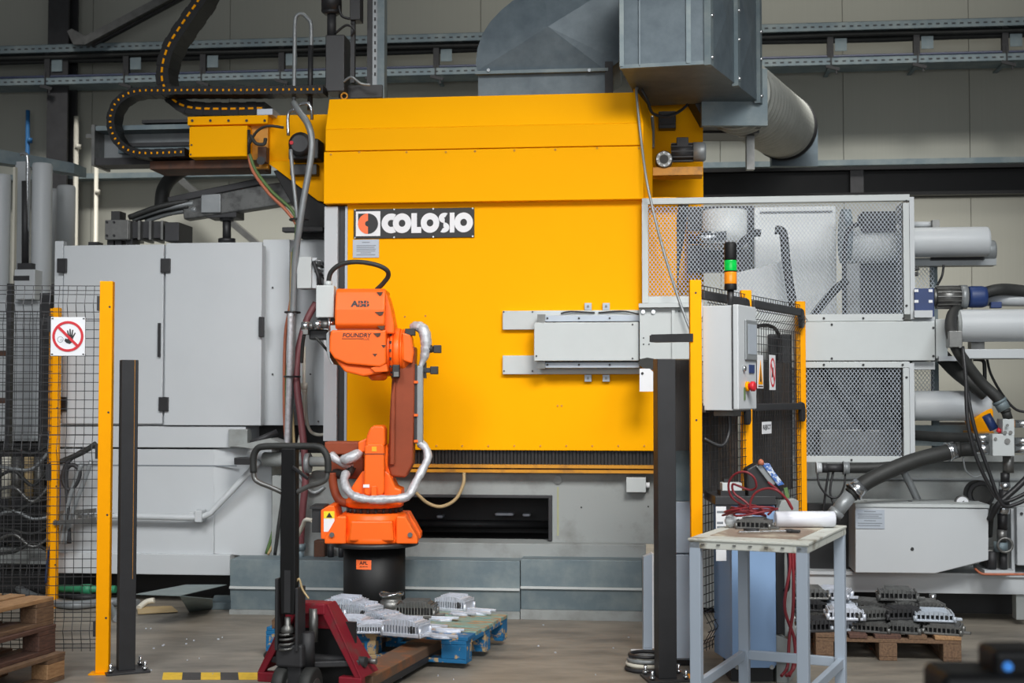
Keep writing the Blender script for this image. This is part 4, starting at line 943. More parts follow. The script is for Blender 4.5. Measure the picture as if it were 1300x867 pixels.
for lab, m, r, pts in (
 ('black hose crossing the yellow panel inside the upper guard', RUB, 0.035, [(868, 255), (864, 290), (856, 340), (852, 400)]),
 ('black hose dropping in the middle of the upper guard', RUB, 0.03, [(984, 292), (994, 296), (998, 330), (1003, 365), (1010, 405)]),
 ('ribbed hose rising to the plate inside the upper guard', DRK, 0.025, [(930, 320), (945, 305), (958, 296), (966, 296)]),
 ('black hose curving up from the beam inside the upper guard', RUB, 0.028, [(1030, 405), (1045, 385), (1060, 368), (1075, 356)]),
 ('thin dark hose bending over the cylinder inside the guard', DRK, 0.016, [(1072, 400), (1072, 330), (1076, 295), (1090, 284)]),
 ('black hose at the right end inside the upper guard', RUB, 0.025, [(1100, 360), (1110, 380), (1116, 405)])):
    pipe_run([M.at(x, y, 0.12) for x, y in pts], r, m, lab, 'hose', name='hose')
# inside the lower guard
ins2 = Thing(M, 'sprue_unit', 'dark machinery seen through the lower mesh guard', 'machine unit', M.at(1080, 590, 0.5))
ins2.add('grey_back', G().pb(M, 990, 455, 1160, 590, 0.75, 0.05), GRYH)
ins2.add('pale_block', G().pb(M, 1095, 462, 1120, 500, 0.35, 0.2), WHT2, 0.01)
ins2.add('side_block', G().pb(M, 1128, 470, 1150, 530, 0.35, 0.2), WHT2, 0.01)
ins2.add('lower_block', G().pb(M, 1040, 545, 1140, 585, 0.4, 0.2), STL, 0.01)
for lab, pts in (('black hose slanting down inside the lower guard', [(1038, 460), (1052, 485), (1075, 515), (1100, 545)]), ('black hose bending at the right inside the lower guard', [(1120, 462), (1126, 490), (1136, 520), (1146, 545)])):
    pipe_run([M.at(x, y, 0.15) for x, y in pts], 0.03, RUB, lab, 'hose', name='hose')
# end of the machine: accumulators, motor, brackets
def hcyl(x0, x1, y0, y1, v, m, n=36):
    p, q = M.at(x0, (y0 + y1) / 2, v), M.at(x1, (y0 + y1) / 2, v); r = abs(M.at(x0, y0, v).z - M.at(x0, y1, v).z) / 2
    q.z = p.z
    return p, q, r
def accumulator(x0, x1, y0, y1, v, lab, extra=True):
    p, q, r = hcyl(x0, x1, y0, y1, v, WHT)
    t = Thing(M, 'accumulator', lab, 'cylinder', (p.x, v, p.z - r))
    L = (q - p).length
    t.add('barrel', G().revolve([(r * 0.96, 0), (r, 0.01), (r, L - 0.015), (r * 0.97, L)], p, (1, 0, 0), 40), WHT)
    return t, p, q, r
t, p, q, r = accumulator(1152, 1254, 289, 327, 0.1, 'upper light grey accumulator cylinder right of the mesh guard')
t.add('rear_barrel', G().revolve([(r * 0.75, 0), (r * 0.75, 0.2), (r * 0.7, 0.21)], Vector((q.x - 0.13, 0.25, M.at(1250, 319, 0.25).z)), (1, 0, 0), 32), GRYH)
t.add('base_rail', G().pb(M, 1158, 327, 1265, 337, 0.2, 0.12), GRYH)
t.add('slot', G().pb(M, 1182, 326, 1250, 330, 0.18, 0.02), DRK)
t.add('bracket', G().pb(M, 1184, 279, 1193, 290, 0.08, 0.06), STL); t.add('feed_pipe', G().cyl(M.at(1158, 285, 0.15), M.at(1190, 285, 0.15), 0.02, n=10), WHT)
t2, p, q, r = accumulator(1215, 1345, 393, 434, -0.1, 'thick light grey accumulator cylinder at the right edge')
t2.add('front_ring', G().cyl(p - Vector((0.015, 0, 0)), p + Vector((0.01, 0, 0)), r * 1.02, n=40), WHT2)
t3, p, q, r = accumulator(1158, 1255, 496, 534, 0.15, 'lower light grey accumulator cylinder right of the lower guard')
mo = Thing(M, 'pump_motor', 'grey finned pump motor with blue end bells on the machine end', 'motor', M.at(1205, 393, -0.05))
mo.add('blue_block', G().pb(M, 1161, 366, 1186, 402, -0.12, 0.16), BLUM, 0.004)
for x, y in ((1163, 369), (1181, 369), (1163, 382.5), (1181, 382.5)): mo.add('white_corner', G().pb(M, x - 2, y - 1.7, x + 3, y + 1.7, -0.125, 0.02), PAP)
mo.add('foot', G().pb(M, 1161, 394, 1184, 403, -0.14, 0.2), WHT)
p, q, r = hcyl(1188, 1219, 364, 391, -0.04, STL)
mo.add('body', G().cyl(p, q, r, n=28), STL)
fg = G()
for k in range(16):
    t_ = 2 * math.pi * k / 16; cy, sz = math.cos(t_), math.sin(t_)
    fg.obox(((p.x + q.x) / 2, p.y + cy * r, p.z + sz * r), ((q.x - p.x) / 2, 0, 0), (0, cy * 0.008, sz * 0.008), (0, -sz * 0.003, cy * 0.003))
mo.add('cooling_fins', fg, STL)
mo.add('ring', G().cyl(M.at(1218, 377, -0.04), M.at(1227, 377, -0.04), r * 1.12, n=28), GRYH)
p2_ = M.at(1229, 377, -0.04)
mo.add('blue_bell', G().revolve([(r * 0.98, 0), (r * 1.02, 0.02), (r * 1.02, 0.09), (r * 0.9, 0.115)], p2_, (1, 0, 0), 28), BLUM)
mo.add('neck', G().cyl(M.at(1183, 377, -0.04), M.at(1190, 377, -0.04), r * 0.8, n=20), STL)
pl = Thing(M, 'pale_pipe', 'pale horizontal pipe with blue clamp behind the pump motor', 'pipe', M.at(1275, 385, 0.1))
pl.add('pipe', G().cyl(M.at(1250, 380, 0.1), M.at(1330, 381, 0.1), 0.045, n=18), WHT); pl.add('clamp', G().pb(M, 1258, 383, 1272, 391, 0.02, 0.05), BLUM, 0.005)
sh = Thing(M, 'pipe_bracket', 'white angle bracket under the thick accumulator at the right edge', 'bracket', M.at(1260, 455, -0.15))
sh.add('angle', G().pb(M, 1222, 443, 1330, 455, -0.15, 0.25), WHT, 0.004)
sh.add('corner', G().pb(M, 1192, 452, 1222, 458, -0.12, 0.2), WHT); sh.add('post', G().pb(M, 1233, 433, 1250, 444, 0.0, 0.1), STL)
po = Thing(M, 'frame_post', 'grey vertical post behind the machine end', 'post', M.at(1188, 540, 0.4))
po.add('post', G().pb(M, 1184, 335, 1192, 640, 0.4, 0.06), GALD); po.add('foot', G().pb(M, 1180, 632, 1196, 642, 0.38, 0.1), GALD)
for y0, y1, nm in ((338, 372, 'upper'), (470, 498, 'lower')):
    a, b, c, d = M.rect(1158, y0, 1187, y1, 0.3)
    solo(M, 'mesh_screen', expanded(a, b, c, d, 0.3), SILV, nm + ' small expanded metal screen behind the guard end', 'guard')
kn = Thing(M, 'guard_latch', 'black latch knobs on the right end of the upper guard', 'latch', M.at(1163, 350, -0.1))
kn.add('knob', G().pb(M, 1160, 338, 1167, 343, -0.1, 0.06), BLK, 0.004); kn.add('knob', G().pb(M, 1160, 345, 1166, 350, -0.1, 0.06), BLK, 0.004)
mn = Thing(M, 'hydraulic_manifold', 'white hydraulic manifold block with hose fittings at the right edge', 'manifold', M.at(1274, 580, -0.35))
mb_ = mn.add('block', G().pb(M, 1260, 551, 1288, 579, -0.35, 0.2), WHT3, 0.004)
mn.add('upper_block', G().pb(M, 1273, 532, 1288, 552, -0.33, 0.15), WHT3, 0.004)
for x, y, rr_ in ((1279, 560, 0.018), (1264, 557, 0.01), (1279, 540, 0.01), (1276, 549, 0.012), (1283, 549, 0.012)):
    mn.add('port', G().cyl(M.at(x, y, -0.35), M.at(x, y, -0.36), rr_, n=12), STL, parent=mb_)
for y, r_ in ((556, 0.03), (570, 0.035)): mn.add('fitting', G().cyl(M.at(1235, y, -0.25), M.at(1261, y, -0.25), r_, n=14), CHR)
for y in (538, 560, 570): mn.add('side_fitting', G().cyl(M.at(1288, y, -0.25), M.at(1312, y, -0.25), 0.025, n=12), CHR)
mn.add('lower_fitting', G().cyl(M.at(1280, 579, -0.25), M.at(1280, 600, -0.25), 0.035, n=14), STL)
mn.add('valve', G().cyl(M.at(1252, 527, -0.2), M.at(1262, 545, -0.2), 0.03, n=12), BLUM)
mn.add('red_knob', G().cyl(M.at(1266, 545, -0.28), M.at(1271, 548, -0.28), 0.015, n=10), REDP)
og = Thing(M, 'pump_cover', 'curved orange pump cover behind the manifold', 'cover', M.at(1248, 550, 0.15))
og.add('cover', G().prism([P2(1232, 533, .1), P2(1250, 520, .1), P2(1256, 516, .1), P2(1259, 522, .1), P2(1258, 553, .1), P2(1240, 552, .1)], 'y', 0.05, 0.3), YELF, 0.01)
og.add('lip', G().pb(M, 1236, 548, 1262, 553, 0.02, 0.3), YELD)
# hydraulic hoses at the machine end
HR = [
 ('fat black hose arcing out past the right edge by the pump motor', RUB, 0.04, [(1250, 372, 0), (1265, 368, 0), (1285, 368, .05), (1330, 374, .1)]),
 ('black hose bending down from the pump motor across the beam end', RUB, 0.036, [(1216, 391, -.05), (1208, 402, -.2), (1207, 420, -.32), (1212, 437, -.34), (1222, 455, -.34), (1245, 485, -.3), (1266, 505, -.3), (1274, 520, -.3)]),
 ('fat black hose slanting down above the lower accumulator', RUB, 0.05, [(1196, 452, .1), (1213, 470, .05), (1232, 485, 0), (1252, 500, 0)]),
 ('thick black hose sweeping from the manifold down to the tank', RUB, 0.05, [(1212, 572, -.3), (1190, 577, -.34), (1160, 585, -.38), (1130, 597, -.42), (1100, 612, -.45), (1080, 628, -.46)]),
 ('black hose leading left from the manifold behind the guard', RUB, 0.035, [(1235, 556, -.2), (1200, 555, -.1), (1165, 553, .05), (1150, 553, .2)]),
 ('horizontal black hose under the lower mesh guard', RUB, 0.035, [(1070, 594, -.1), (1100, 594, -.1), (1140, 591, -.1), (1160, 586, -.15)]),
 ('long thin black cable falling across the lower accumulator', BLK, 0.012, [(1222, 440, -.4), (1226, 480, -.45), (1228, 530, -.48), (1236, 570, -.48), (1250, 605, -.46), (1266, 632, -.44), (1280, 636, -.42), (1310, 622, -.42)]),
 ('second thin black cable falling beside the manifold', BLK, 0.012, [(1224, 470, -.42), (1232, 520, -.46), (1242, 560, -.47), (1256, 600, -.46), (1272, 640, -.45), (1290, 640, -.43), (1310, 630, -.43)]),
 ('thin black cable hanging against the hall wall at right', BLK, 0.009, [(1253, 455, .3), (1258, 475, .3), (1272, 500, .3), (1290, 520, .3), (1310, 523, .3)]),
 ('thin black cable hanging from the white angle bracket', BLK, 0.009, [(1232, 455, .1), (1233, 470, .1), (1231, 490, .1)]),
 ('black cable looping behind the angle bracket', BLK, 0.013, [(1236, 456, .15), (1248, 458, .15), (1250, 470, .15), (1250, 495, .15)]),
 ('thin wire hanging from the upper accumulator to the motor', BLK, 0.008, [(1198, 336, .1), (1196, 350, .1), (1190, 362, .05)]),
 ('thin black loop of cable under the lower guard', BLK, 0.007, [(1038, 598, -.1), (1040, 615, -.12), (1052, 630, -.12), (1065, 630, -.12), (1072, 615, -.12), (1073, 598, -.1)]),
 ('thin black cable dropping behind the bench from the guard', BLK, 0.008, [(1052, 598, -.1), (1048, 625, -.1), (1044, 660, -.1)]),
 ('another thin black cable dropping behind the bench', BLK, 0.008, [(1058, 598, -.08), (1054, 625, -.1), (1062, 648, -.12), (1068, 660, -.12)]),
 ('thin grey capillary loop below the manifold', GRYH, 0.006, [(1223, 580, -.3), (1226, 597, -.3), (1238, 606, -.3), (1252, 600, -.3)]),
 ('grey drain pipe slanting down behind the white tank', GRYH, 0.025, [(1148, 600, .1), (1158, 620, .1), (1168, 641, .1)]),
 ('orange cable lying on the base beam at right', ORGH, 0.008, [(1238, 722, -.25), (1246, 728, -.3), (1260, 729, -.3), (1310, 729, -.3)]),
 ('black hose loop at the right edge by the manifold', BLK, 0.02, [(1310, 600, -.3), (1290, 620, -.32), (1268, 640, -.34), (1256, 660, -.3)]),
 ('dark hose tucked beside the tank end', RUB, 0.02, [(1262, 640, -.3), (1258, 655, -.3), (1256, 680, -.2)]),
]
for lab, m, r, pts in HR:
    pipe_run([M.at(x, y, v) for x, y, v in pts], r, m, lab, 'hose', name='hose', n=10, k=5)
def ferrule(p, q, r, lab, m=CHR, v0=-0.3, v1=-0.3):
    t = Thing(M, 'hose_ferrule', lab, 'hose fitting', M.at(*q, v1))
    a, b = M.at(*p, v0), M.at(*q, v1)
    t.add('sleeve', G().cyl(a, b, r, n=16), m); t.add('collar', G().cyl(a, a.lerp(b, 0.25), r * 1.12, n=16), m)
ferrule((1202, 574), (1212, 571), 0.056, 'shiny ferrule on the right end of the thick sweeping hose', v0=-.31)
ferrule((1083, 625), (1093, 616), 0.057, 'shiny ferrule on the lower end of the thick sweeping hose', v0=-.46, v1=-.45)
ferrule((1212, 571), (1238, 570), 0.045, 'black sleeve where the sweeping hose meets the manifold', RUB)
ferrule((1058, 655), (1080, 628), 0.045, 'grey pipe elbow leading from the sweeping hose behind the bench', GRYH, v0=-.47, v1=-.46)
ferrule((1268, 508), (1275, 520), 0.042, 'greenish ferrule at the end of the bent black hose', GALD)
ferrule((1276, 520), (1280, 532), 0.03, 'black stub above the manifold block', RUB)
ferrule((1036, 594), (1043, 594), 0.035, 'white fitting on the hose under the lower guard', WHT, v0=-.1, v1=-.1)
ferrule((1070, 594), (1078, 594), 0.04, 'grey ferrule on the hose under the lower guard', GRYH, v0=-.12, v1=-.12)
ferrule((1043, 594), (1072, 594), 0.028, 'dark sleeve on the hose under the lower guard', DRK, v0=-.1, v1=-.1)
g = G().pb(M, 1205, 420, 1222, 441, -0.4, 0.1)
hc = Thing(M, 'hose_clamp', 'grey clamp plate holding the bent black hose to the beam end', 'clamp', M.at(1213, 441, -0.4))
hc.add('plate', g, STL, 0.004); hc.add('bolt', G().cyl(M.at(1219, 440, -0.42), M.at(1219, 440, -0.38), 0.009, n=8), STL)
# lower frame, tank cover and base beam
fr_ = Thing(M, 'machine_stand', 'pale grey lower machine frame behind the white tank cover', 'machine frame', M.at(1170, 728, 0.3))
fr_.add('wall_plate', G().pb(M, 1000, 586, 1345, 730, 0.35, 0.1), WHT2, 0.004)
fr_.add('rail', G().pb(M, 1000, 607, 1345, 609, 0.33, 0.03), GRYH)
fr_.add('upper_rail', G().pb(M, 1158, 578, 1345, 586, 0.25, 0.12), WHT2)
fr_.add('dark_machinery', G().pb(M, 1190, 536, 1260, 578, 0.5, 0.1), STL)
fr_.add('valve_plate', G().pb(M, 1160, 540, 1230, 566, 0.35, 0.1), GALD)
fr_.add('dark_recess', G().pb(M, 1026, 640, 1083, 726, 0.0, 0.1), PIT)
tk = Thing(M, 'tank_cover', 'white sheet metal tank cover with a slanted lower corner', 'cover', M.at(1170, 728, -0.3))
tkc = tk.add('sheet', G().prism([P2(1086, 642, -.3), P2(1255, 646, -.3), P2(1255, 711, -.3), P2(1187, 728, -.3), P2(1086, 727, -.3)], 'y', -0.3, 0.1), WHT, 0.005)
tk.add('hole', G().cyl(M.at(1158, 697, -.302), M.at(1158, 697, -.29), 0.012, n=10), PIT)
tk.add('top_flange', G().pb(M, 1086, 640, 1256, 644, -0.31, 0.4), WHT3)
for x in (1099, 1156): tk.add('stud', G().pb(M, x - 2, 636, x + 2, 641, -0.1, 0.03), DRK)
notice(M, 'warning_plate', 'grey printed warning plate on the white tank cover', 1086, 647, 1123, 671, -0.306, SILV, [(0.3, 0.7, 0.9), (0.08, 0.92, 0.76), (0.1, 0.8, 0.66), (0.08, 0.9, 0.56), (0.3, 0.7, 0.42), (0.08, 0.92, 0.28), (0.08, 0.85, 0.16)])
gau = Thing(M, 'pressure_gauge', 'small round pressure gauge above the white tank cover', 'gauge', M.at(1222, 641, -0.05))
pc = M.at(1222, 638, -0.1)
gau.add('case', G().revolve([(0.045, 0), (0.045, 0.04)], pc, (0, 1, 0), 24), STL); gau.add('dial', G().revolve([(0.038, -0.002), (0.038, 0.002)], pc, (0, 1, 0), 24), PAP); gau.add('needle', G().bar(pc + Vector((-0.02, -0.003, -0.01)), pc + Vector((0.01, -0.003, 0.012)), 0.004, 0.004), INK)
dk = Thing(M, 'filter_housing', 'round black filter housing above the tank cover end', 'filter', M.at(1246, 645, 0.0))
pc = M.at(1246, 628, 0.0)
dk.add('housing', G().revolve([(0.085, 0), (0.09, 0.02), (0.09, 0.12)], pc, (0, 1, 0), 28), BLK); dk.add('lid', G().revolve([(0.06, -0.02), (0.065, 0)], pc, (0, 1, 0), 28), RUB)
vp = Thing(M, 'valve_stack', 'vertical steel valve stack right of the white tank cover', 'valve', M.at(1274, 725, -0.25))
for y0, y1, r_, m in ((600, 612, .028, BLK), (612, 622, .036, CHR), (622, 640, .034, BLK), (640, 652, .04, CHR), (652, 672, .032, BLK), (672, 688, .03, STL), (688, 700, .045, GALD)):
    vp.add('section', G().cyl(M.at(1276 - (y0 - 600) * 0.06, y1, -.25), M.at(1276 - (y0 - 600) * 0.06, y0, -.25), r_, n=16), m)
vp.add('wheel', G().tube([M.at(1276, 692, -.3) + Vector((0.045 * math.cos(k * math.pi / 8), 0, 0.045 * math.sin(k * math.pi / 8))) for k in range(16)], 0.009, 6, closed=True), STL)
vp.add('base', G().pb(M, 1252, 698, 1282, 724, -0.2, 0.2), STL, 0.01)
vp.add('foot_plate', G().pb(M, 1250, 724, 1288, 729, -0.3, 0.3), WHT)
vp.add('bolt', G().cyl(M.at(1259, 700, -.25), M.at(1259, 722, -.25), 0.03, n=8), DRK); vp.add('bolt', G().cyl(M.at(1274, 700, -.25), M.at(1274, 722, -.25), 0.025, n=8), DRK)
ec = Thing(M, 'end_cabinet', 'white cabinet edge standing at the right border behind the valve stack', 'cabinet', M.at(1300, 718, -0.1))
ec.add('body', G().pb(M, 1291, 644, 1345, 718, -0.1, 0.4), WHT, 0.005); ec.add('stand', G().pb(M, 1284, 646, 1288, 726, -0.05, 0.05), WHT); ec.add('screw', G().cyl(M.at(1297, 652, -.1), M.at(1297, 652, -.108), 0.01, n=8), DRK)
ba = Thing(M, 'base_beam', 'long white base beam on short feet behind the pallet of castings', 'machine base', M.at(1170, 785, -0.3))
ba.add('beam', G().pb(M, 985, 729, 1345, 753, -0.12, 0.3), WHT, 0.005)
ba.add('top_lip', G().pb(M, 985, 727, 1345, 731, -0.14, 0.4), WHT)
ba.add('foot', G().pb(M, 1290, 753, 1305, 787, -0.1, 0.1), WHT2, 0.004)
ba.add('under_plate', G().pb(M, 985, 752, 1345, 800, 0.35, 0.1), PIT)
for x in (1143, 1163, 1184): ba.add('levelling_foot', G().cyl(M.at(x, 754, -0.2), M.at(x, 763, -0.2), 0.022, n=12), CHR)
# ================================================================== safety fence at left
def wire_panel(t, fr, u0, u1, z0, z1, v, folds, du=0.0465, dz=0.0475, r=0.0022, kd=0.022):
    """welded wire mat: crosswise wires and upright wires, kinked at the folds"""
    zs = []; z = z1
    while z > z0: zs.append(z); z -= dz
    def off(z):
        for f0, f1 in folds:
            if f0 <= z <= f1:
                return -kd * (1 - abs((z - f0) / (f1 - f0) * 2 - 1))
        return 0.0
    h = G()
    for z in zs: h.tube([(u0, v + off(z), z), (u1, v + off(z), z)], r * 1.25, 4, flat=True)
    for f0, f1 in folds:
        for f in (f0, f1): h.tube([(u0, v, f), (u1, v, f)], r * 1.25, 4, flat=True)
    w = G(); u = u0 + du / 2
    lv = sorted({z0, z1, *[f for a in folds for f in (a[0], (a[0] + a[1]) / 2, a[1])]})
    lv = [z for z in lv if z0 <= z <= z1]
    while u < u1:
        w.tube([(u, v - 0.003 + off(z), z) for z in lv], r, 4, flat=True); u += du
    t.add('crosswise_wires', h, BLK, stuff=True); t.add('upright_wires', w, BLK, stuff=True)
def fence_post(fr, u, v, lab, grp, w=0.062, h=2.11, dep=0.05, foot=True):
    t = Thing(fr, 'fence_post', lab, 'post', (u, v, 0), grp)
    t.add('post', G().box(u - w / 2, u + w / 2, v - dep / 2, v + dep / 2, 0.006, h), YELF, 0.004)
    if foot: t.add('foot_plate', G().box(u - w * 0.95, u + w * 0.6, v - dep * 0.9, v + dep * 0.9, 0, 0.006), YELF)
    for z in (0.3, 0.85, 1.4, h - 0.14):
        t.add('hole', G().cyl((u + w * 0.28, v - dep / 2 + 0.001, z), (u + w * 0.28, v - dep / 2 - 0.001, z), 0.006, n=8), DRK)
    return t
pL = W.onz(130.5, 855, 0)
FL = Frame(pL.x, pL.y, 3)
fence_post(FL, 0, 0, 'yellow fence post left of the black floor post', 'fence posts', w=0.07)
t = Thing(FL, 'wire_fence', 'near black wire fence panel carrying the prohibition sign', 'fence panel', (-0.5, 0.0, 0.1), 'wire fence panels')
wire_panel(t, FL, -1.3, -0.03, 0.12, 2.085, 0.0, [(1.905, 2.06), (1.12, 1.28), (0.16, 0.30)])
for z in (2.0, 1.2, 0.25): t.add('clip', G().box(-0.05, -0.028, -0.02, 0.02, z - 0.05, z + 0.03), BLK)
pB = W.onz(68, 771, 0)
FB = Frame(pB.x, pB.y, 3)
fence_post(FB, 0, 0, 'yellow fence post seen through the near wire fence', 'fence posts', w=0.05)
fence_post(FB, -0.055, 0.1, 'dull yellow fence post right behind the one behind the sign', 'fence posts', w=0.045)
t = Thing(FB, 'wire_fence', 'far black wire fence panel behind the near one at left', 'fence panel', (-0.5, 0.0, 0.1), 'wire fence panels')
wire_panel(t, FB, -1.0, -0.03, 0.12, 2.085, 0.0, [(1.905, 2.06), (1.12, 1.28), (0.16, 0.30)])
for z in (2.0, 0.95): t.add('clip', G().box(-0.06, -0.02, -0.03, 0.02, z - 0.06, z + 0.05), BLK)
# prohibition sign on the mesh
sv = -0.045
a, b, c, d = FL.rect(64.5, 402.5, 108, 451.5, sv)
ps = Thing(FL, 'prohibition_sign', 'square white sign with red no-entry ring over a black hand', 'sign', ((a + b) / 2, sv, c))
ps.add('plate', G().box(a, b, sv, sv + 0.004, c, d), PAP)
cx_, cz_ = (a + b) / 2, (c + d) / 2; R = (b - a) * 0.455
ps.add('ring', G().ring((cx_, cz_), R, R * 0.84, sv - 0.003, sv, n=40), REDP)
hand = ps.add('hand', G().prism([(cx_ + R * x, cz_ + R * y) for x, y in ((-.22, -.3), (-.1, -.42), (.12, -.5), (.28, -.38), (.34, -.1), (.5, .22), (.44, .25), (.3, .02), (.34, .42), (.27, .43), (.21, .05), (.17, .48), (.09, .48), (.1, .05), (0, .4), (-.07, .38), (0, .0), (0, -.18), (-.18, -.14))], 'y', sv - 0.0015, sv), INK)
ps.add('faint_face', G().ring((cx_ - R * 0.48, cz_ - R * 0.2), R * 0.2, R * 0.17, sv - 0.001, sv, n=16), GINK)
ps.add('faint_face', G().ring((cx_ - R * 0.42, cz_ - R * 0.24), R * 0.07, R * 0.05, sv - 0.001, sv, n=10), GINK)
k = R * 0.92 * math.sqrt(0.5)
ps.add('slash', G().bar((cx_ - k, sv - 0.003, cz_ + k), (cx_ + k, sv - 0.003, cz_ - k), R * 0.17, 0.002, (0, 1, 0)), REDP)
for x in (a + 0.008, b - 0.008):
    for z in (c + 0.008, d - 0.008): ps.add('tie', G().box(x - 0.005, x + 0.005, sv - 0.003, sv + 0.03, z - 0.003, z + 0.003), BLK)
# black posts of the light curtain
def curtain_post(px, py, lab, deg, w):
    p = W.onz(px, py, 0); f = Frame(p.x, p.y, deg)
    t = Thing(f, 'light_curtain_post', lab, 'post', (0, 0, 0), 'light curtain posts')
    t.add('profile', G().box(-w / 2, w / 2, -w / 2, w / 2, 0.012, 1.685), BLK, 0.003)
    t.add('base_plate', G().box(-0.115, 0.115, -0.1, 0.1, 0, 0.012), DRK, 0.002)
    for i in (-1, 1):
        for j in (-1, 1): t.add('anchor_bolt', G().cyl((i * 0.09, j * 0.075, 0.012), (i * 0.09, j * 0.075, 0.06), 0.009, n=8).cyl((i * 0.09, j * 0.075, 0.018), (i * 0.09, j * 0.075, 0.03), 0.016, n=6), CHR)
    return t, f
t, f = curtain_post(159.5, 852, 'black light curtain post on a bolted base plate beside the yellow fence post', 25, 0.088)
t.add('edge_strip', G().box(0.023, 0.0248, -0.0455, -0.044, 0.5, 1.685), YELD)
t, f = curtain_post(845, 862, 'black light curtain post right of the yellow door', 8, 0.098)
for z in (1.45, 1.42, 0.69, 0.66): t.add('screw', G().cyl((0.052, -0.02, z), (0.047, -0.02, z), 0.006, n=6), PAP)
# ================================================================== fence at right with control box
q1, q3 = W.onz(885, 859, 0), W.onz(1019, 791, 0)
dv = q3 - q1; LEN = dv.length; ang = math.degrees(math.atan2(dv.y, dv.x))
FR = Frame(q1.x, q1.y, ang)                       # u runs back along the fence, -v is the operator's side
posts = [0.0, LEN * 0.43, LEN]
def fpost(u, lab):
    t = Thing(FR, 'fence_post', lab, 'post', (u, 0, 0), 'fence posts')
    p = FR.world((u, 0, 0)); fa = Frame(0, 0, 0)
    c_, s_ = math.cos(-FR.a), math.sin(-FR.a)
    def rot(x, y): return (u + x * c_ - y * s_, x * s_ + y * c_)
    w, d_ = 0.031, 0.025
    t.add('post', G().prism([rot(-w, -d_), rot(w, -d_), rot(w, d_), rot(-w, d_)], 'z', 0.006, 2.11), YELF, 0.004)
    t.add('foot_plate', G().prism([rot(-w * 1.6, -d_ * 2), rot(w * 1.6, -d_ * 2), rot(w * 1.6, d_ * 2), rot(-w * 1.6, d_ * 2)], 'z', 0, 0.006), YELF)
    for z in (0.35, 1.36, 2.04):
        x, y = rot(0, -d_ - 0.001); x2, y2 = rot(0, -d_ + 0.003)
        t.add('hole', G().cyl((x, y, z), (x2, y2, z), 0.006, n=8), DRK)
fpost(posts[0], 'yellow fence post beside the grey control box')
fpost(posts[1], 'yellow fence post half hidden behind the control box')
fpost(posts[2], 'farthest yellow fence post next to the lower mesh guard')
for k, lab in ((0, 'right fence panel of black wire just behind the control box'), (1, 'right fence panel of black wire next to the lower mesh guard')):
    t = Thing(FR, 'wire_fence', lab, 'fence panel', (posts[k] + 0.5, 0, 0.1), 'wire fence panels')
    wire_panel(t, FR, posts[k] + 0.035, posts[k + 1] - 0.035, 0.12, 2.085, -0.01, [(1.905, 2.06), (0.16, 0.34)], kd=0.05)
    for z, nm in ((2.03, 'top'), (1.42, 'middle'), (0.62, 'lower')):
        if k == 0 and z == 0.62: continue
        r_ = G().box(posts[k] + 0.03, posts[k + 1] - 0.06, -0.045, -0.015, z - 0.022, z + 0.022)
        t.add('clamp_rail', r_, DRK, 0.006)
        e = posts[k + 1] - 0.04
        t.add('clamp_end', G().prism([(e - 0.09, z + 0.03), (e - 0.03, z + 0.02), (e - 0.01, z - 0.02), (e - 0.01, z - 0.08), (e - 0.03, z - 0.1), (e - 0.07, z - 0.1)], 'y', -0.05, -0.02), BLK, 0.008)
# rubber sheets hung on the machine side of the fence
def sheet_hang(u0, u1, z0, z1, v, lab, m=CURT):
    vs = []; n = 18; g = G()
    poly = [(u0 + (u1 - u0) * i / n, v + 0.006 * math.sin(i * 1.7)) for i in range(n + 1)]
    poly2 = [(x, y + 0.006) for x, y in reversed(poly)]
    g.prism(poly + poly2, 'z', z0, z1)
    solo(FR, 'rubber_sheet', g, m, lab, 'rubber sheet')
sheet_hang(posts[1] + 0.05, posts[2] - 0.08, 0.88, 1.70, 0.04, 'dark rubber sheet hung behind the far fence panel')
sheet_hang(posts[0] + 0.05, posts[1] - 0.02, 0.95, 1.45, 0.05, 'dark rubber sheet hung behind the near fence panel below the control box')
g = G().pb(W, 856, 457, 880, 572, 7.5, 0.02)
solo(W, 'rubber_curtain', g, CURT, 'stained dark curtain strip between the black post and the yellow post', 'curtain')
for x0, x1, y0, y1, lab, mm in ((976, 990, 424, 600, 'left black cable sleeve hanging behind the far fence panel', BLK), (991, 1006, 424, 620, 'right black cable sleeve hanging behind the far fence panel', BLK)):
    g = G().pb(W, x0, y0, x1, y1, 8.75, 0.05); solo(W, 'cable_sleeve', g, mm, lab, 'cable sleeve', 0.012)
g = G().hose([W.at(961, 414, 8.4), W.at(975, 413, 8.5), W.at(986, 420, 8.65), W.at(990, 440, 8.7), W.at(989, 520, 8.7), W.at(987, 560, 8.7)], 0.012, 8)
solo(W, 'hose', g, DRK, 'dark hose arching over the cable sleeves behind the fence', 'hose')
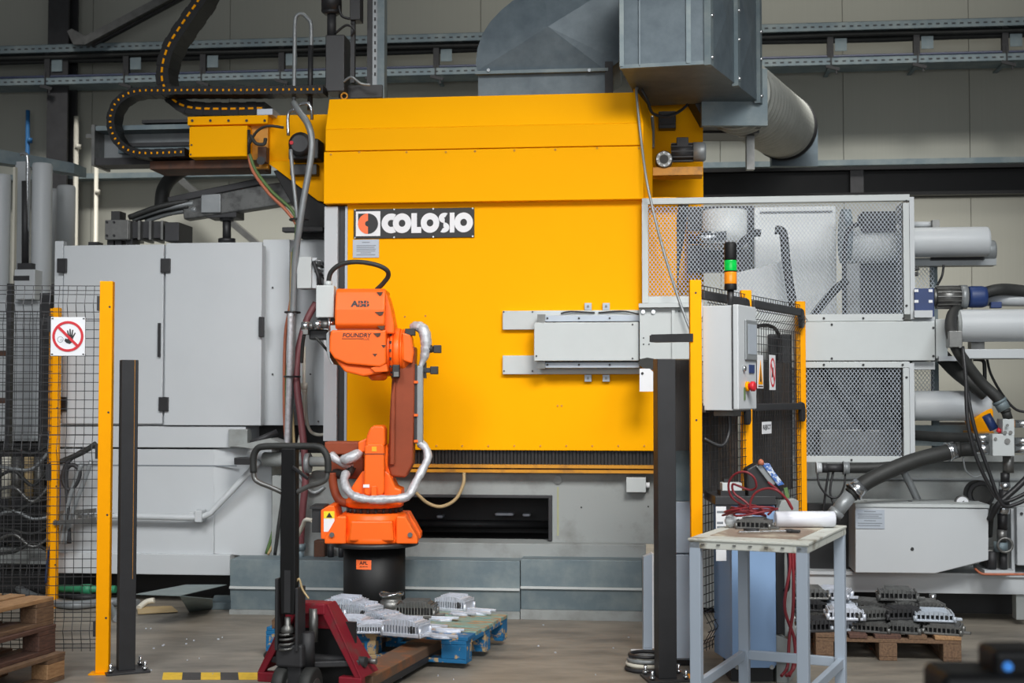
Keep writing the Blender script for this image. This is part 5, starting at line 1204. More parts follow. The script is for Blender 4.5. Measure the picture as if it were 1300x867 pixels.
# stickers on the fence
def sticker(u0, u1, z0, z1, lab, extra):
    t = Thing(FR, 'warning_sticker', lab, 'sticker', ((u0 + u1) / 2, -0.05, z0))
    t.add('plate', G().box(u0, u1, -0.052, -0.049, z0, z1), PAP)
    extra(t, u0, u1, z0, z1)
def usol(px, py):
    p = FR.at(px, py, -0.05); return p.x, p.z
ua, za = usol(961.5, 493); ub, zb_ = usol(968.5, 451)
def tri(t, u0, u1, z0, z1):
    w_, h_ = u1 - u0, z1 - z0
    t.add('amber_triangle', G().prism([(u0 + w_ * .12, z0 + h_ * .12), (u1 - w_ * .12, z0 + h_ * .12), ((u0 + u1) / 2, z0 + h_ * .85)], 'y', -0.0535, -0.052), YELF)
    t.add('pictogram', G().prism([(u0 + w_ * .38, z0 + h_ * .2), (u1 - w_ * .38, z0 + h_ * .2), ((u0 + u1) / 2, z0 + h_ * .7)], 'y', -0.0545, -0.0535), INK)
    t.add('caption', G().box(u0 + w_ * .1, u1 - w_ * .1, -0.0535, -0.052, z0 + h_ * .04, z0 + h_ * .08), BRN)
sticker(ua, ub, za, zb_, 'tall white sticker with an amber triangle next to the emergency stop', tri)
ua, za = usol(977, 495); ub, zb_ = usol(984, 451)
def circ(t, u0, u1, z0, z1):
    w_, h_ = u1 - u0, z1 - z0; c_ = ((u0 + u1) / 2, (z0 + z1) / 2); n = 24
    g = G().ring(c_, h_ * 0.42, h_ * 0.35, -0.0535, -0.052, n=28, sx=w_ * 0.9 / (h_ * 0.84)); t.add('red_ring', g, REDP)
    t.add('slash', G().bar((u0 + w_ * .2, -0.053, z0 + h_ * .75), (u1 - w_ * .2, -0.053, z0 + h_ * .25), 0.02, 0.001, (0, 1, 0)), REDP)
    t.add('pictogram', G().prism([(c_[0] - w_ * .2, c_[1] - h_ * .15), (c_[0] + w_ * .2, c_[1] - h_ * .1), (c_[0] + w_ * .1, c_[1] + h_ * .15), (c_[0] - w_ * .1, c_[1] + h_ * .12)], 'y', -0.0533, -0.052), INK)
sticker(ua, ub, za, zb_, 'tall white sticker with a red prohibition ring on the rubber sheet', circ)
ua, za = usol(967.5, 551); ub, zb_ = usol(979, 535)
def lines(t, u0, u1, z0, z1):
    t.add('lettering', G().text('REJECT', ((u0 + u1) / 2, (z0 + z1) / 2), (z1 - z0) * .5, -0.0525, 0.0006, (u1 - u0) * .86, bold=0.012), INK)
sticker(ua, ub, za, zb_, 'small white sticker reading REJECT low on the rubber sheet', lines)
# control box on the operator's side
cb0 = FR.at(893, 450, -0.03).x
bu0 = 0.03
vmid = [k * 0.002 - 0.5 for k in range(300)]
bv0 = min(vmid, key=lambda v: abs(FR.at(938, 450, v).x - bu0)); bv1 = -0.03
bu1 = min([k * 0.002 for k in range(20, 300)], key=lambda u: abs(FR.at(960, 450, bv0).x - u))
zt_, zb_ = FR.at(915, 388, -0.15).z + 0.0, 1.5 - 21 / F * 7.15
zt_ = 1.5 + 112 / F * 7.15
ctl = Thing(FR, 'control_box', 'grey control box with display and red emergency stop on the yellow post', 'control box', (0.18, -0.17, zb_))
ctl.add('case', G().box(bu0, bu1, bv0 + 0.035, bv1, zb_, zt_), WHT, 0.004)
dr_ = ctl.add('door', G().box(bu0 - 0.004, bu1 + 0.004, bv0, bv0 + 0.032, zb_ + 0.005, zt_ + 0.004), WHT, 0.006)
h_ = zt_ - zb_
ctl.add('display_hood', G().box(bu0 + 0.09, bu1 - 0.01, bv0 - 0.012, bv0, zb_ + h_ * .48, zb_ + h_ * .87), GRYH, 0.006, parent=dr_)
ctl.add('screen', G().box(bu0 + 0.12, bu1 - 0.03, bv0 - 0.014, bv0 - 0.012, zb_ + h_ * .54, zb_ + h_ * .83), SILV, parent=dr_)
ctl.add('blue_window', G().box(bu0 + 0.16, bu0 + 0.24, bv0 - 0.006, bv0, zb_ + h_ * .36, zb_ + h_ * .44), BLUM, parent=dr_)
ctl.add('key_switch', G().cyl((bu0 + 0.07, bv0, zb_ + h_ * .4), (bu0 + 0.07, bv0 - 0.014, zb_ + h_ * .4), 0.014, n=12), CHR, parent=dr_)
ctl.add('stop_collar', G().cyl((bu0 + 0.12, bv0, zb_ + h_ * .23), (bu0 + 0.12, bv0 - 0.015, zb_ + h_ * .23), 0.026, n=16), YELF, parent=dr_)
ctl.add('stop_button', G().revolve([(0.018, 0), (0.018, 0.014), (0.027, 0.018), (0.027, 0.034), (0.022, 0.039)], (bu0 + 0.12, bv0 - 0.01, zb_ + h_ * .23), (0, -1, 0), 20), REDP, parent=dr_)
ctl.add('key_tag', G().box(bu0 + 0.075, bu0 + 0.09, bv0 - 0.006, bv0 - 0.001, zb_ + h_ * .1, zb_ + h_ * .22), GRNH, parent=dr_)
ctl.add('hinge', G().box(bu0 - 0.006, bu0 + 0.0, bv0 + 0.03, bv0 + 0.036, zb_ + 0.01, zt_), DRK)
ctl.add('gland_plate', G().box(bu0 + 0.08, bu1 - 0.08, bv0 + 0.06, bv1 - 0.03, zb_ - 0.03, zb_), STL)
ctl.add('cable', G().hose([(bu0 + 0.12, bv0 + 0.1, zb_ - 0.02), (bu0 + 0.12, bv0 + 0.1, zb_ - 0.12), (bu0 + 0.06, bv0 + 0.12, zb_ - 0.19), (bu0 + 0.0, bv0 + 0.2, zb_ - 0.15)], 0.011, 8), BLK)
ctl.add('side_arm', G().box(-0.04, 0.03, 0.0, 0.24, 1.5 + 66 / F * 7.2, 1.5 + 76 / F * 7.2), DRK)
# signal tower
lc = Vector((0.14, -0.15, zt_))
st = Thing(FR, 'signal_tower', 'signal tower lamp with lit green over amber on the control box', 'signal lamp', lc)
st.add('pole', G().cyl(lc, lc + Vector((0, 0, 0.09)), 0.018, n=14), BLK)
zz = lc.z + 0.09
for nm, h_, r_, m in (('foot', 0.032, 0.034, BLK2), ('amber_lens', 0.066, 0.034, LAMB), ('ring', 0.005, 0.036, BLK2), ('green_lens', 0.058, 0.034, LGREEN), ('ring', 0.005, 0.036, BLK2), ('cap', 0.085, 0.034, BLK2)):
    st.add(nm, G().revolve([(r_ * 0.97, 0), (r_, 0.004), (r_, h_ - 0.004), (r_ * 0.97, h_)], (lc.x, lc.y, zz), (0, 0, 1), 24), m); zz += h_
st.add('cap_top', G().revolve([(0.032, 0), (0.028, 0.008)], (lc.x, lc.y, zz), (0, 0, 1), 20), BLK)
# long dark bar poking left behind the yellow post
g = G().bar(W.at(825, 430, 7.35), W.at(880, 430, 7.3), 0.04, 0.036); solo(W, 'support_arm', g, BLK, 'short black bar sticking out left of the right yellow post', 'bar', 0.003)
# ================================================================== cabinets behind the bench
kb = Thing(W, 'grey_cabinet', 'blue-grey floor cabinet between the black post and the yellow post', 'cabinet', W.at(866, 850, 7.35))
kb.add('body', G().pb(W, 856, 640, 882, 838, 7.45, 0.4), GRYB, 0.004)
kb.add('upper_door', G().pb(W, 856, 637, 880, 702, 7.42, 0.03), GRYB, 0.003); kb.add('lower_door', G().pb(W, 856, 704, 880, 836, 7.42, 0.03), GRYB, 0.003)
kb.add('plinth', G().box(W.at(856, 838, 7.45).x, W.at(882, 838, 7.45).x, 7.47, 7.85, 0.0, W.at(866, 838, 7.45).z), BLK)
kb.add('upper_case', G().pb(W, 856, 570, 882, 636, 7.6, 0.3), GALD, 0.003)
sl = Thing(W, 'white_slab', 'narrow pale slab leaning against the black light curtain post', 'panel', W.onz(824, 828, 0))
sl.add('panel', G().prism([W.at(817, 707, 7.75).xz, W.at(828, 703, 7.75).xz, W.at(828, 823, 7.75).xz, W.at(817, 823, 7.75).xz], 'y', 7.75, 7.82), GRYB, 0.002)
sl.add('edge', G().pb(W, 828, 703, 830, 823, 7.74, 0.1), PAP)
sl.add('foot', G().box(W.at(817, 823, 7.75).x, W.at(828, 823, 7.75).x, 7.75, 7.82, 0, W.at(820, 822, 7.75).z), GRYB)
for k in range(4):
    nm = ('topmost', 'second from the top', 'third from the top', 'lowest')[k]
    c_ = W.onz(822, 846, 0.02); rr_ = 0.115 - 0.006 * (3 - k)
    zz = 0.012 + 0.024 * (3 - k)
    g = G().tube([c_ + Vector((rr_ * math.cos(a_ * math.pi / 12), rr_ * 0.9 * math.sin(a_ * math.pi / 12), zz - 0.02)) for a_ in range(24)], 0.011, 8, closed=True)
    solo(W, 'cable_coil', g, (BLK, GRYH, CREAM, DRK)[k], 'coil of cable on the floor by the right black post, ' + nm, 'cable', group='cable coils')
g = G().pb(W, 803, 829, 828, 838, 7.7, 0.12); solo(W, 'white_box', g, PAP, 'small white box behind the cable coils', 'box', 0.003)
kc = Thing(W, 'blue_cabinet', 'tall pale blue cabinet standing behind the workbench', 'cabinet', W.at(945, 850, 7.0))
kc.add('front', G().pb(W, 929, 642, 985, 845, 7.0, 0.05), BLUC, 0.004)
kc.add('side', G().prism([(W.at(906, 700, 7.35).x, 7.35), (W.at(929, 700, 7.02).x, 7.02), (W.at(985, 700, 7.02).x, 7.05), (W.at(985, 700, 7.35).x, 7.4)], 'z', W.at(930, 843, 7.02).z, W.at(930, 640, 7.02).z), BLUC, 0.003)
kc.add('base_strip', G().pb(W, 929, 836, 984, 848, 6.98, 0.04), BLUC, 0.003)
kc.add('foot', G().box(W.at(930, 848, 7.0).x, W.at(984, 848, 7.0).x, 7.05, 7.3, 0, W.at(950, 846, 7.0).z), BLK)
for x in (936, 980): kc.add('bolt', G().cyl(W.at(x, 847, 6.98), W.at(x, 847, 6.97), 0.012, n=8), STL)
kc.add('top_plate', G().pb(W, 908, 630, 985, 641, 6.98, 0.4), DRK, 0.003)
n_ = notice(W, 'paper_note', 'white printed note on the blue cabinet left side', 909, 643, 922, 712, 6.93, PAP, [(0.1, 0.8, 0.9), (0.1, 0.7, 0.7), (0.1, 0.8, 0.62), (0.1, 0.6, 0.5)])
dc = Thing(W, 'dark_column', 'narrow black column with a white foot box behind the bench', 'column', W.onz(1000, 838, 0))
dc.add('column', G().pb(W, 985, 642, 996, 805, 7.05, 0.1), BLK, 0.004); dc.add('white_back', G().pb(W, 996, 642, 1008, 808, 7.12, 0.05), WHT2)
dc.add('foot_box', G().prism([W.at(985, 806, 7.02).xz, W.at(1001, 812, 7.02).xz, W.at(1001, 842, 7.02).xz, W.at(985, 842, 7.02).xz], 'y', 7.02, 7.25), WHT2, 0.004)
dc.add('foot_side', G().prism([(W.at(1001, 820, 7.02).x, 7.02), (W.at(1014, 820, 7.3).x, 7.3), (W.at(1001, 820, 7.3).x, 7.3)], 'z', 0, W.at(1000, 806, 7.02).z), WHT2)
dc.add('handle', G().hose([W.at(996, 700, 7.05), W.at(1001, 703, 7.0), W.at(1001, 745, 7.0), W.at(996, 749, 7.05)], 0.009, 6), BLK)
dc.add('foot_base', G().box(W.at(985, 840, 7.05).x, W.at(1001, 840, 7.05).x, 7.03, 7.25, 0, W.at(990, 840, 7.05).z), WHT2)
for k, (x0, x1, lab) in enumerate(((1003, 1012, 'leftmost'), (1007, 1006, 'middle'), (1011, 1016, 'rightmost'))):
    g = G().hose([W.at(x0 - 2, 690, 6.95), W.at(x0, 720, 6.93), W.at(x0 - 7 + 7 * k, 770, 6.92), W.at(x1 - 4, 810, 6.92), W.at(x1 - 3 - 3 * k, 845, 6.9), W.at(x1 - 14, 858, 6.85)], 0.0085, 8)
    solo(W, 'red_cable', g, REDC, lab + ' of the dark red cables hanging behind the bench', 'cable', group='red cables behind the bench')
# ================================================================== workbench
bz = 0.86
fl_, fr2, brr = W.onz(873, 683, bz), W.onz(1026, 690, bz), W.onz(1075, 667, bz)
u_ = (fr2 - fl_); ba_ = math.degrees(math.atan2(u_.y, u_.x)); wB = u_.length
FBn = Frame(fl_.x, fl_.y, ba_)
pb_ = brr - FBn.o; dB = (brr - fr2).length
sk = (Vector(((brr - FBn.o).dot(FBn.U), (brr - FBn.o).dot(FBn.V), 0)))
dB = sk.y; sh_ = sk.x - wB
def bp(u, v): return (u + sh_ * v / dB, v)
be = Thing(FBn, 'workbench', 'scruffy pale steel workbench with chipped top in front of the cabinets', 'workbench', (wB / 2, dB / 2, 0))
be.add('top', G().prism([bp(0, 0), bp(wB, 0), bp(wB, dB), bp(0, dB)], 'z', bz - 0.012, bz), BEN, 0.003)
be.add('worn_mat', G().prism([bp(wB * .12, dB * .15), bp(wB * .86, dB * .15), bp(wB * .86, dB * .9), bp(wB * .12, dB * .9)], 'z', bz, bz + 0.003), mat('worn_bench_mat', (150, 132, 118), 0.8, rgb2=(196, 188, 170), thr=(0.5, 0.65), scale=8))
be.add('front_apron', G().prism([bp(0.005, 0.005), bp(wB - 0.005, 0.005), bp(wB - 0.005, 0.03), bp(0.005, 0.03)], 'z', bz - 0.045, bz - 0.012), BEN, 0.003)
be.add('side_apron', G().prism([bp(wB - 0.03, 0.01), bp(wB - 0.004, 0.01), bp(wB - 0.004, dB), bp(wB - 0.03, dB)], 'z', bz - 0.045, bz - 0.012), BEN, 0.003)
be.add('side_apron', G().prism([bp(0.004, 0.01), bp(0.03, 0.01), bp(0.03, dB), bp(0.004, dB)], 'z', bz - 0.045, bz - 0.012), BEN, 0.003)
be.add('rear_apron', G().prism([bp(0.01, dB - 0.03), bp(wB - 0.01, dB - 0.03), bp(wB - 0.01, dB - 0.005), bp(0.01, dB - 0.005)], 'z', bz - 0.045, bz - 0.012), BEN, 0.003)
lw = 0.05
for (u, v) in ((0.005, 0.005), (wB - lw - 0.005, 0.005), (0.005, dB - lw), (wB - lw - 0.005, dB - lw)):
    be.add('leg', G().prism([bp(u, v), bp(u + lw, v), bp(u + lw, v + lw * 0.9), bp(u, v + lw * 0.9)], 'z', 0, bz - 0.013), GRYB, 0.003)
be.add('rear_rail', G().prism([bp(0.05, dB - 0.04), bp(wB - 0.05, dB - 0.04), bp(wB - 0.05, dB - 0.012), bp(0.05, dB - 0.012)], 'z', 0.18, 0.225), GRYB, 0.003)
be.add('side_rail', G().prism([bp(wB - 0.04, 0.05), bp(wB - 0.012, 0.05), bp(wB - 0.012, dB), bp(wB - 0.04, dB)], 'z', 0.18, 0.225), GRYB, 0.003)
be.add('side_rail', G().prism([bp(0.012, 0.05), bp(0.04, 0.05), bp(0.04, dB), bp(0.012, dB)], 'z', 0.18, 0.225), GRYB, 0.003)
for k in range(7): be.add('weld', G().box(0.06 + k * wB / 7.5, 0.075 + k * wB / 7.5, -0.001, 0.006, bz - 0.027, bz - 0.022), STL)
# things on the bench
def onb(px, py, z): return FBn.onz(px, py, z)
p, q = onb(986, 657, bz + 0.043), onb(1050, 657, bz + 0.043)
tb = Thing(FBn, 'white_tube', 'glossy white roll lying at the back of the workbench', 'tube', (p.x, p.y, bz))
tb.add('tube', G().revolve([(0.034, 0), (0.038, 0.004), (0.038, 0.28), (0.034, 0.284)], onb(984, 659, bz + 0.042), (q - p), 28), PIPW)
tb.add('end_disc', G().revolve([(0.03, 0.283), (0.03, 0.286)], onb(984, 659, bz + 0.042), (q - p), 24), GINK)
p = onb(920, 661, bz + 0.035)
bt = Thing(FBn, 'spray_bottle', 'pale rounded bottle lying behind the casting on the bench', 'bottle', (p.x, p.y, bz))
bt.add('body', G().revolve([(0.006, 0), (0.022, 0.008), (0.03, 0.025), (0.031, 0.12), (0.028, 0.13)], p, (q - onb(986, 657, bz + 0.043)), 20), WHT); bt.add('neck', G().revolve([(0.02, 0.13), (0.02, 0.17)], p, (q - onb(986, 657, bz + 0.043)), 16), GRYH)
def place_casting_shape(t, c, L, D, H, ang_, m=ALU, fins=9):
    ca, sa = math.cos(ang_), math.sin(ang_); U_, V_ = Vector((ca, sa, 0)), Vector((-sa, ca, 0)); c = Vector(c)
    Z = Vector((0, 0, 1))
    t.add('flange', G().obox(c + Z * H * 0.1, U_ * L * 0.5, V_ * D * 0.5, Z * H * 0.1), m, 0.003)
    t.add('housing', G().obox(c + Z * H * 0.45 + V_ * D * 0.05, U_ * L * 0.42, V_ * D * 0.31, Z * H * 0.3), DRK, 0.004)
    pf = [(-.47, .66), (-.3, .84), (-.1, .95), (.12, .95), (.32, .84), (.47, .66), (.47, .58), (-.47, .58)]
    vs = [c + U_ * (L * x) + Z * (H * z) + V_ * (D * s_ * 0.43) for s_ in (-1, 1) for x, z in pf]; n_ = len(pf)
    t.add('domed_top', G()._add(vs, [tuple(range(n_)), tuple(range(2 * n_ - 1, n_ - 1, -1))] + [(k, n_ + k, n_ + (k + 1) % n_, (k + 1) % n_) for k in range(n_)], False), m)
    rb_ = G()
    for k in range(5): rb_.obox(c + V_ * (D * (-.36 + .18 * k)) + Z * H * 0.93, U_ * L * 0.3, V_ * D * 0.018, Z * H * 0.06)
    t.add('top_ribs', rb_, m)
    fg = G()
    for k in range(fins):
        x = -0.44 + 0.88 * k / (fins - 1)
        hh_ = 0.36 - 0.5 * x * x * 0.6
        fg.obox(c + U_ * (L * x) + Z * H * (0.18 + hh_), U_ * L * 0.017, V_ * D * 0.47, Z * H * hh_)
    t.add('fins', fg, m)
    for i, j in ((-.46, -.44), (.46, -.44), (.46, .44), (-.46, .44)):
        b0 = c + U_ * (L * i) + V_ * (D * j); t.add('boss', G().cyl(b0, b0 + Z * H * 0.5, min(L, D) * 0.07, n=10), m)
    b0 = c + U_ * L * 0.27 - V_ * D * 0.47 + Z * H * 0.42
    t.add('bore', G().cyl(b0, b0 + V_ * 0.01, H * 0.2, n=14), PIT)
    t.add('gate_lug', G().obox(c + U_ * L * 0.58 + Z * H * 0.12, U_ * L * 0.1, V_ * D * 0.12, Z * H * 0.1), m, 0.002)
def casting(fr, c, L, D, H, ang_, lab, grp, m=ALU, fins=9):
    t = Thing(fr, 'metal_casting', lab, 'casting', c, grp)
    place_casting_shape(t, c, L, D, H, math.radians(ang_), m, fins)
    return t
p = onb(958, 671, bz + 0.003)
casting(FBn, p, 0.17, 0.11, 0.055, 3, 'ribbed grey casting lying in the middle of the workbench', 'castings', STL, 8)
wr = Thing(FBn, 'spanner', 'long steel spanner lying on the front of the workbench', 'tool', onb(975, 675, bz))
a_, b_ = onb(937, 675.5, bz + 0.012), onb(1002, 674, bz + 0.012)
wr.add('shaft', G().bar(a_, b_, 0.016, 0.008), CHR, 0.002); wr.add('jaw', G().revolve([(0.017, -0.005), (0.02, -0.003), (0.02, 0.006), (0.017, 0.008)], b_, (0, 0, 1), 14), DRK)
wr.add('jaw', G().bar(b_, b_ + Vector((0.05, 0.004, 0)), 0.026, 0.012), DRK, 0.004)
g = G().tube([onb(958, 671, bz + 0.01) + Vector((0.035 * math.cos(k * math.pi / 10), 0.02 * math.sin(k * math.pi / 10) - 0.05, 0)) for k in range(2, 19)], 0.006, 6)
solo(FBn, 'pliers_grip', g, BLK, 'black curved handle tool in front of the casting on the bench', 'tool')
# red coiled lead
pts = []; c0 = FBn.at(950, 649, dB * 0.6)
for i in range(46):
    a_ = i * 0.62; r_ = 0.095 + 0.035 * math.sin(i * 0.37)
    pts.append(c0 + Vector((r_ * math.cos(a_) + 0.012 * math.sin(i * 1.3), 0.07 * math.sin(a_), -0.012 + 0.016 * math.sin(a_ * 1.3 + i * 0.2) + 0.0006 * i)))
g = G().hose(pts, 0.0055, 6, 4)
def up(px, py, f=0.6): return FBn.at(px, py, dB * f)
g.hose([pts[-1], up(940, 640, .62), up(928, 630, .6), up(925, 614, .58), up(933, 602, .56), up(946, 599, .55), up(957, 606, .56), up(960, 618, .58), up(952, 622, .6), up(938, 617, .6), up(930, 615, .6), up(932, 626, .6), up(945, 636, .6), up(955, 645, .6)], 0.0055, 6, 6)
g.hose([up(952, 647, .5), up(953, 636, .5), up(960, 625, .5), up(974, 620, .5), up(987, 623, .5), up(997, 632, .52), up(1003, 642, .54), up(1006, 647, .55)], 0.0055, 6, 6)
g.hose([up(975, 612, .7), up(985, 620, .68), up(995, 630, .66), up(1002, 638, .64), up(1006, 646, .6)], 0.0055, 6, 6)
solo(FBn, 'coiled_lead', g, REDC, 'tangled coil of dark red lead piled on the workbench', 'cable')
# test instrument standing on the cabinet behind the bench
ti = Thing(W, 'handheld_tester', 'black and blue handheld instrument leaning behind the red lead', 'instrument', W.at(965, 634, 7.0))
ti.add('case', G().prism([W.at(950, 632, 7.0).xz, W.at(948, 596, 7.0).xz, W.at(962, 588, 7.0).xz, W.at(975, 597, 7.0).xz, W.at(990, 618, 7.0).xz, W.at(996, 634, 7.0).xz], 'y', 7.0, 7.12), BLK, 0.008)
ti.add('grey_face', G().prism([W.at(960, 592, 6.98).xz, W.at(967, 589, 6.98).xz, W.at(986, 613, 6.98).xz, W.at(980, 618, 6.98).xz], 'y', 6.98, 7.01), GRYH, 0.004)
ti.add('blue_face', G().prism([W.at(967, 589, 6.97).xz, W.at(977, 588, 6.97).xz, W.at(982, 597, 6.97).xz, W.at(996, 615, 6.97).xz, W.at(988, 617, 6.97).xz], 'y', 6.97, 7.01), mat('blue_print_label', (58, 100, 170), 0.4, rgb2=(214, 220, 226), thr=(0.5, 0.58), scale=60), 0.003)
ti.add('orange_tip', G().revolve([(0.018, 0), (0.014, 0.02), (0.004, 0.03)], W.at(966, 590, 6.98), (0, 0, 1), 14), ORGH)
ti.add('green_strip', G().bar(W.at(997, 619, 6.97), W.at(1000, 632, 6.97), 0.012, 0.02), GRNH)
wb = Thing(W, 'terminal_box', 'small white terminal box behind the red lead on the cabinet', 'box', W.at(930, 632, 7.0))
wb.add('case', G().pb(W, 917, 613, 942, 624, 7.05, 0.08), WHT3, 0.003); wb.add('cap', G().pb(W, 919, 608, 925, 613, 7.08, 0.04), BLK); wb.add('foot', G().pb(W, 915, 623, 946, 631, 7.03, 0.12), BLK)
g = G().prism([W.at(988, 646, 6.95).xz, W.at(992, 636, 6.95).xz, W.at(1009, 633, 6.95).xz, W.at(1014, 636, 6.95).xz, W.at(1014, 660, 6.95).xz, W.at(988, 660, 6.95).xz], 'y', 6.95, 7.02)
solo(W, 'white_carton', g, WHT2, 'small white carton behind the glossy roll on the bench', 'box', 0.003)
# ================================================================== robot
RY = 8.62  # robot pushed back along the line of sight, sizes scaled up about the camera
rx = W.at(475.5, 700, RY).x
RF = Frame(rx, RY, 0)                             # origin under the pedestal axis
def r2(px, py, v=0.0): q = RF.at(px, py, v); return (q.x, q.z)
zfl = RF.at(475, 687, 0).z
pd = Thing(RF, 'robot_pedestal', 'black cylindrical pedestal under the orange robot', 'pedestal', (0, 0, 0))
pd.add('column', G().revolve([(0.1974, 0.0000), (0.1974, zfl - 0.0208)], (0, 0, 0), (0, 0, 1), 40), BLK2)
pd.add('foot_flange', G().revolve([(0.2805, 0), (0.2805, 0.0208)], (0, 0, 0), (0, 0, 1), 32), BLK)
pd.add('top_flange', G().revolve([(0.2753, zfl - 0.0229), (0.2805, zfl - 0.0187), (0.2805, zfl + 0.0021), (0.2722, zfl + 0.0062)], (0, 0, 0), (0, 0, 1), 40), BLK, 0.0000)
def curved_label(z0, z1, a0, a1, r, th=0.002):
    g = G(); n = 8; vs = []
    for k in range(n + 1):
        t_ = math.radians(a0 + (a1 - a0) * k / n)
        for z in (z0, z1): vs.append((r * math.sin(t_), -r * math.cos(t_), z))
        for z in (z1, z0): vs.append(((r + th) * math.sin(t_), -(r + th) * math.cos(t_), z))
    fs = [(k * 4 + j, k * 4 + (j + 1) % 4, (k + 1) * 4 + (j + 1) % 4, (k + 1) * 4 + j) for k in range(n) for j in range(4)] + [(3, 2, 1, 0), tuple(n * 4 + j for j in range(4))]
    return g._add(vs, fs, False)
lz0, lz1 = RF.at(465, 723, -0.19).z, RF.at(465, 711, -0.19).z
lb = pd.add('orange_sticker', curved_label(lz0, lz1, -29, 0, 0.1974), ORL, label='orange sticker reading APL')
tl_ = G().text('APL', (-0.049, (lz0 + lz1) / 2 + 0.012), 0.021, 0.0, 0.001, 0.052, bold=0.02)
for p_ in tl_.v: p_.y = p_.y - math.sqrt(0.2004 ** 2 - p_.x ** 2)
pd.add('sticker_lettering', tl_, INK, parent=lb)
tl_ = G()
for k_ in range(3): tl_.box(-0.072 + 0.018 * k_, -0.058 + 0.018 * k_, -math.sqrt(0.2004 ** 2 - (0.058 - 0.018 * k_) ** 2) - 0.0006, -math.sqrt(0.2004 ** 2 - (0.072 - 0.018 * k_) ** 2) + 0.0006, (lz0 + lz1) / 2 - 0.012, (lz0 + lz1) / 2 - 0.009)
pd.add('sticker_print', tl_, BRN, parent=lb)
pd.add('seam', G().box(-0.003, 0.003, -0.193, -0.187, 0.02, zfl - 0.03), DRK)
ro = Thing(RF, 'industrial_robot', 'orange six-axis foundry robot on the black pedestal in front of the door', 'robot', (0, 0, zfl + 0.007))
zb0 = zfl + 0.007
# base casting: bevelled ring with four corner feet
base = ro.add('base_casting', G().revolve([(0.2597, 0), (0.2618, 0.0312), (0.2442, 0.0623), (0.2130, 0.1662), (0.2026, 0.1818)], (0, 0, zb0), (0, 0, 1), 12), ORG, 0.0062)
for sx in (-1, 1):
    ft = ro.add('corner_foot', G().prism([(sx * 0.1558, zb0), (sx * 0.2909, zb0), (sx * 0.2909, zb0 + 0.0364), (sx * 0.2130, zb0 + 0.1714), (sx * 0.1558, zb0 + 0.1714)], 'y', -0.2182, -0.0623), ORG, 0.0083)
    c_ = Vector((sx * 0.2442, -0.2192, zb0 + 0.0571))
    ro.add('foot_bolt', G().cyl(c_, c_ + Vector((0, -0.012, 0)), 0.016, n=8), STL, parent=ft)
    ro.add('corner_foot', G().prism([(sx * 0.1558, zb0), (sx * 0.2909, zb0), (sx * 0.2909, zb0 + 0.0364), (sx * 0.2130, zb0 + 0.1714), (sx * 0.1558, zb0 + 0.1714)], 'y', 0.0623, 0.2182), ORG, 0.0083)
ro.add('front_band', G().prism([(-0.1351, zb0 + 0.0208), (0.1455, zb0 + 0.0208), (0.1351, zb0 + 0.1455), (-0.1247, zb0 + 0.1455)], 'y', -0.2525, -0.1558), ORG, 0.0104)
# connector box on the left of the base
cbx = ro.add('connector_box', G().prism([r2(410, 682, -.1), r2(430, 684, -.1), r2(433, 668, -.1), r2(427, 640, -.1), r2(420, 640, -.1), r2(410, 646, -.1)], 'y', -0.2, 0.1), ORG, 0.006)
ro.add('connector', G().pb(RF, 396, 644, 410, 676, -0.15, 0.2), BLK, 0.003, parent=cbx)
ro.add('connector_lid', G().pb(RF, 393, 643, 411, 646, -0.17, 0.24), BLK, parent=cbx)
lw_ = ro.add('white_label', G().pb(RF, 411, 649, 424.5, 675, -0.203, 0.004), PAP, parent=cbx)
ro.add('yellow_label', G().pb(RF, 411, 649, 424.5, 658, -0.205, 0.003), mat('yellow_label', (240, 216, 40), 0.5, var=0.03), parent=cbx)
ro.add('warning_triangle', G().prism([r2(414, 657, -.206), r2(422, 657, -.206), r2(418, 650.5, -.206)], 'y', -0.2065, -0.205), INK, parent=cbx)
# turntable
zt0 = zb0 + 0.1818
ro.add('bearing_ring', G().revolve([(0.1662, 0), (0.1662, 0.0364)], (0, 0, zt0), (0, 0, 1), 32), BRN)
bolts = G()
for k in range(22):
    t_ = 2 * math.pi * k / 22; bolts.cyl((0.1714 * math.cos(t_), 0.1714 * math.sin(t_), zt0), (0.1714 * math.cos(t_), 0.1714 * math.sin(t_), zt0 + 0.0260), 0.0094, n=6)
ro.add('bearing_bolts', bolts, DRK)
ro.add('turntable', G().revolve([(0.1714, 0.0312), (0.1849, 0.0416), (0.1849, 0.0779), (0.1714, 0.0883)], (0, 0, zt0), (0, 0, 1), 32), ORG)
ro.add('turntable_body', G().prism([r2(449, 640), r2(512, 640), r2(511, 620), r2(504, 618), r2(496, 600), r2(490, 595), r2(462, 597), r2(448, 618)], 'y', -0.1, 0.15), ORG, 0.01)
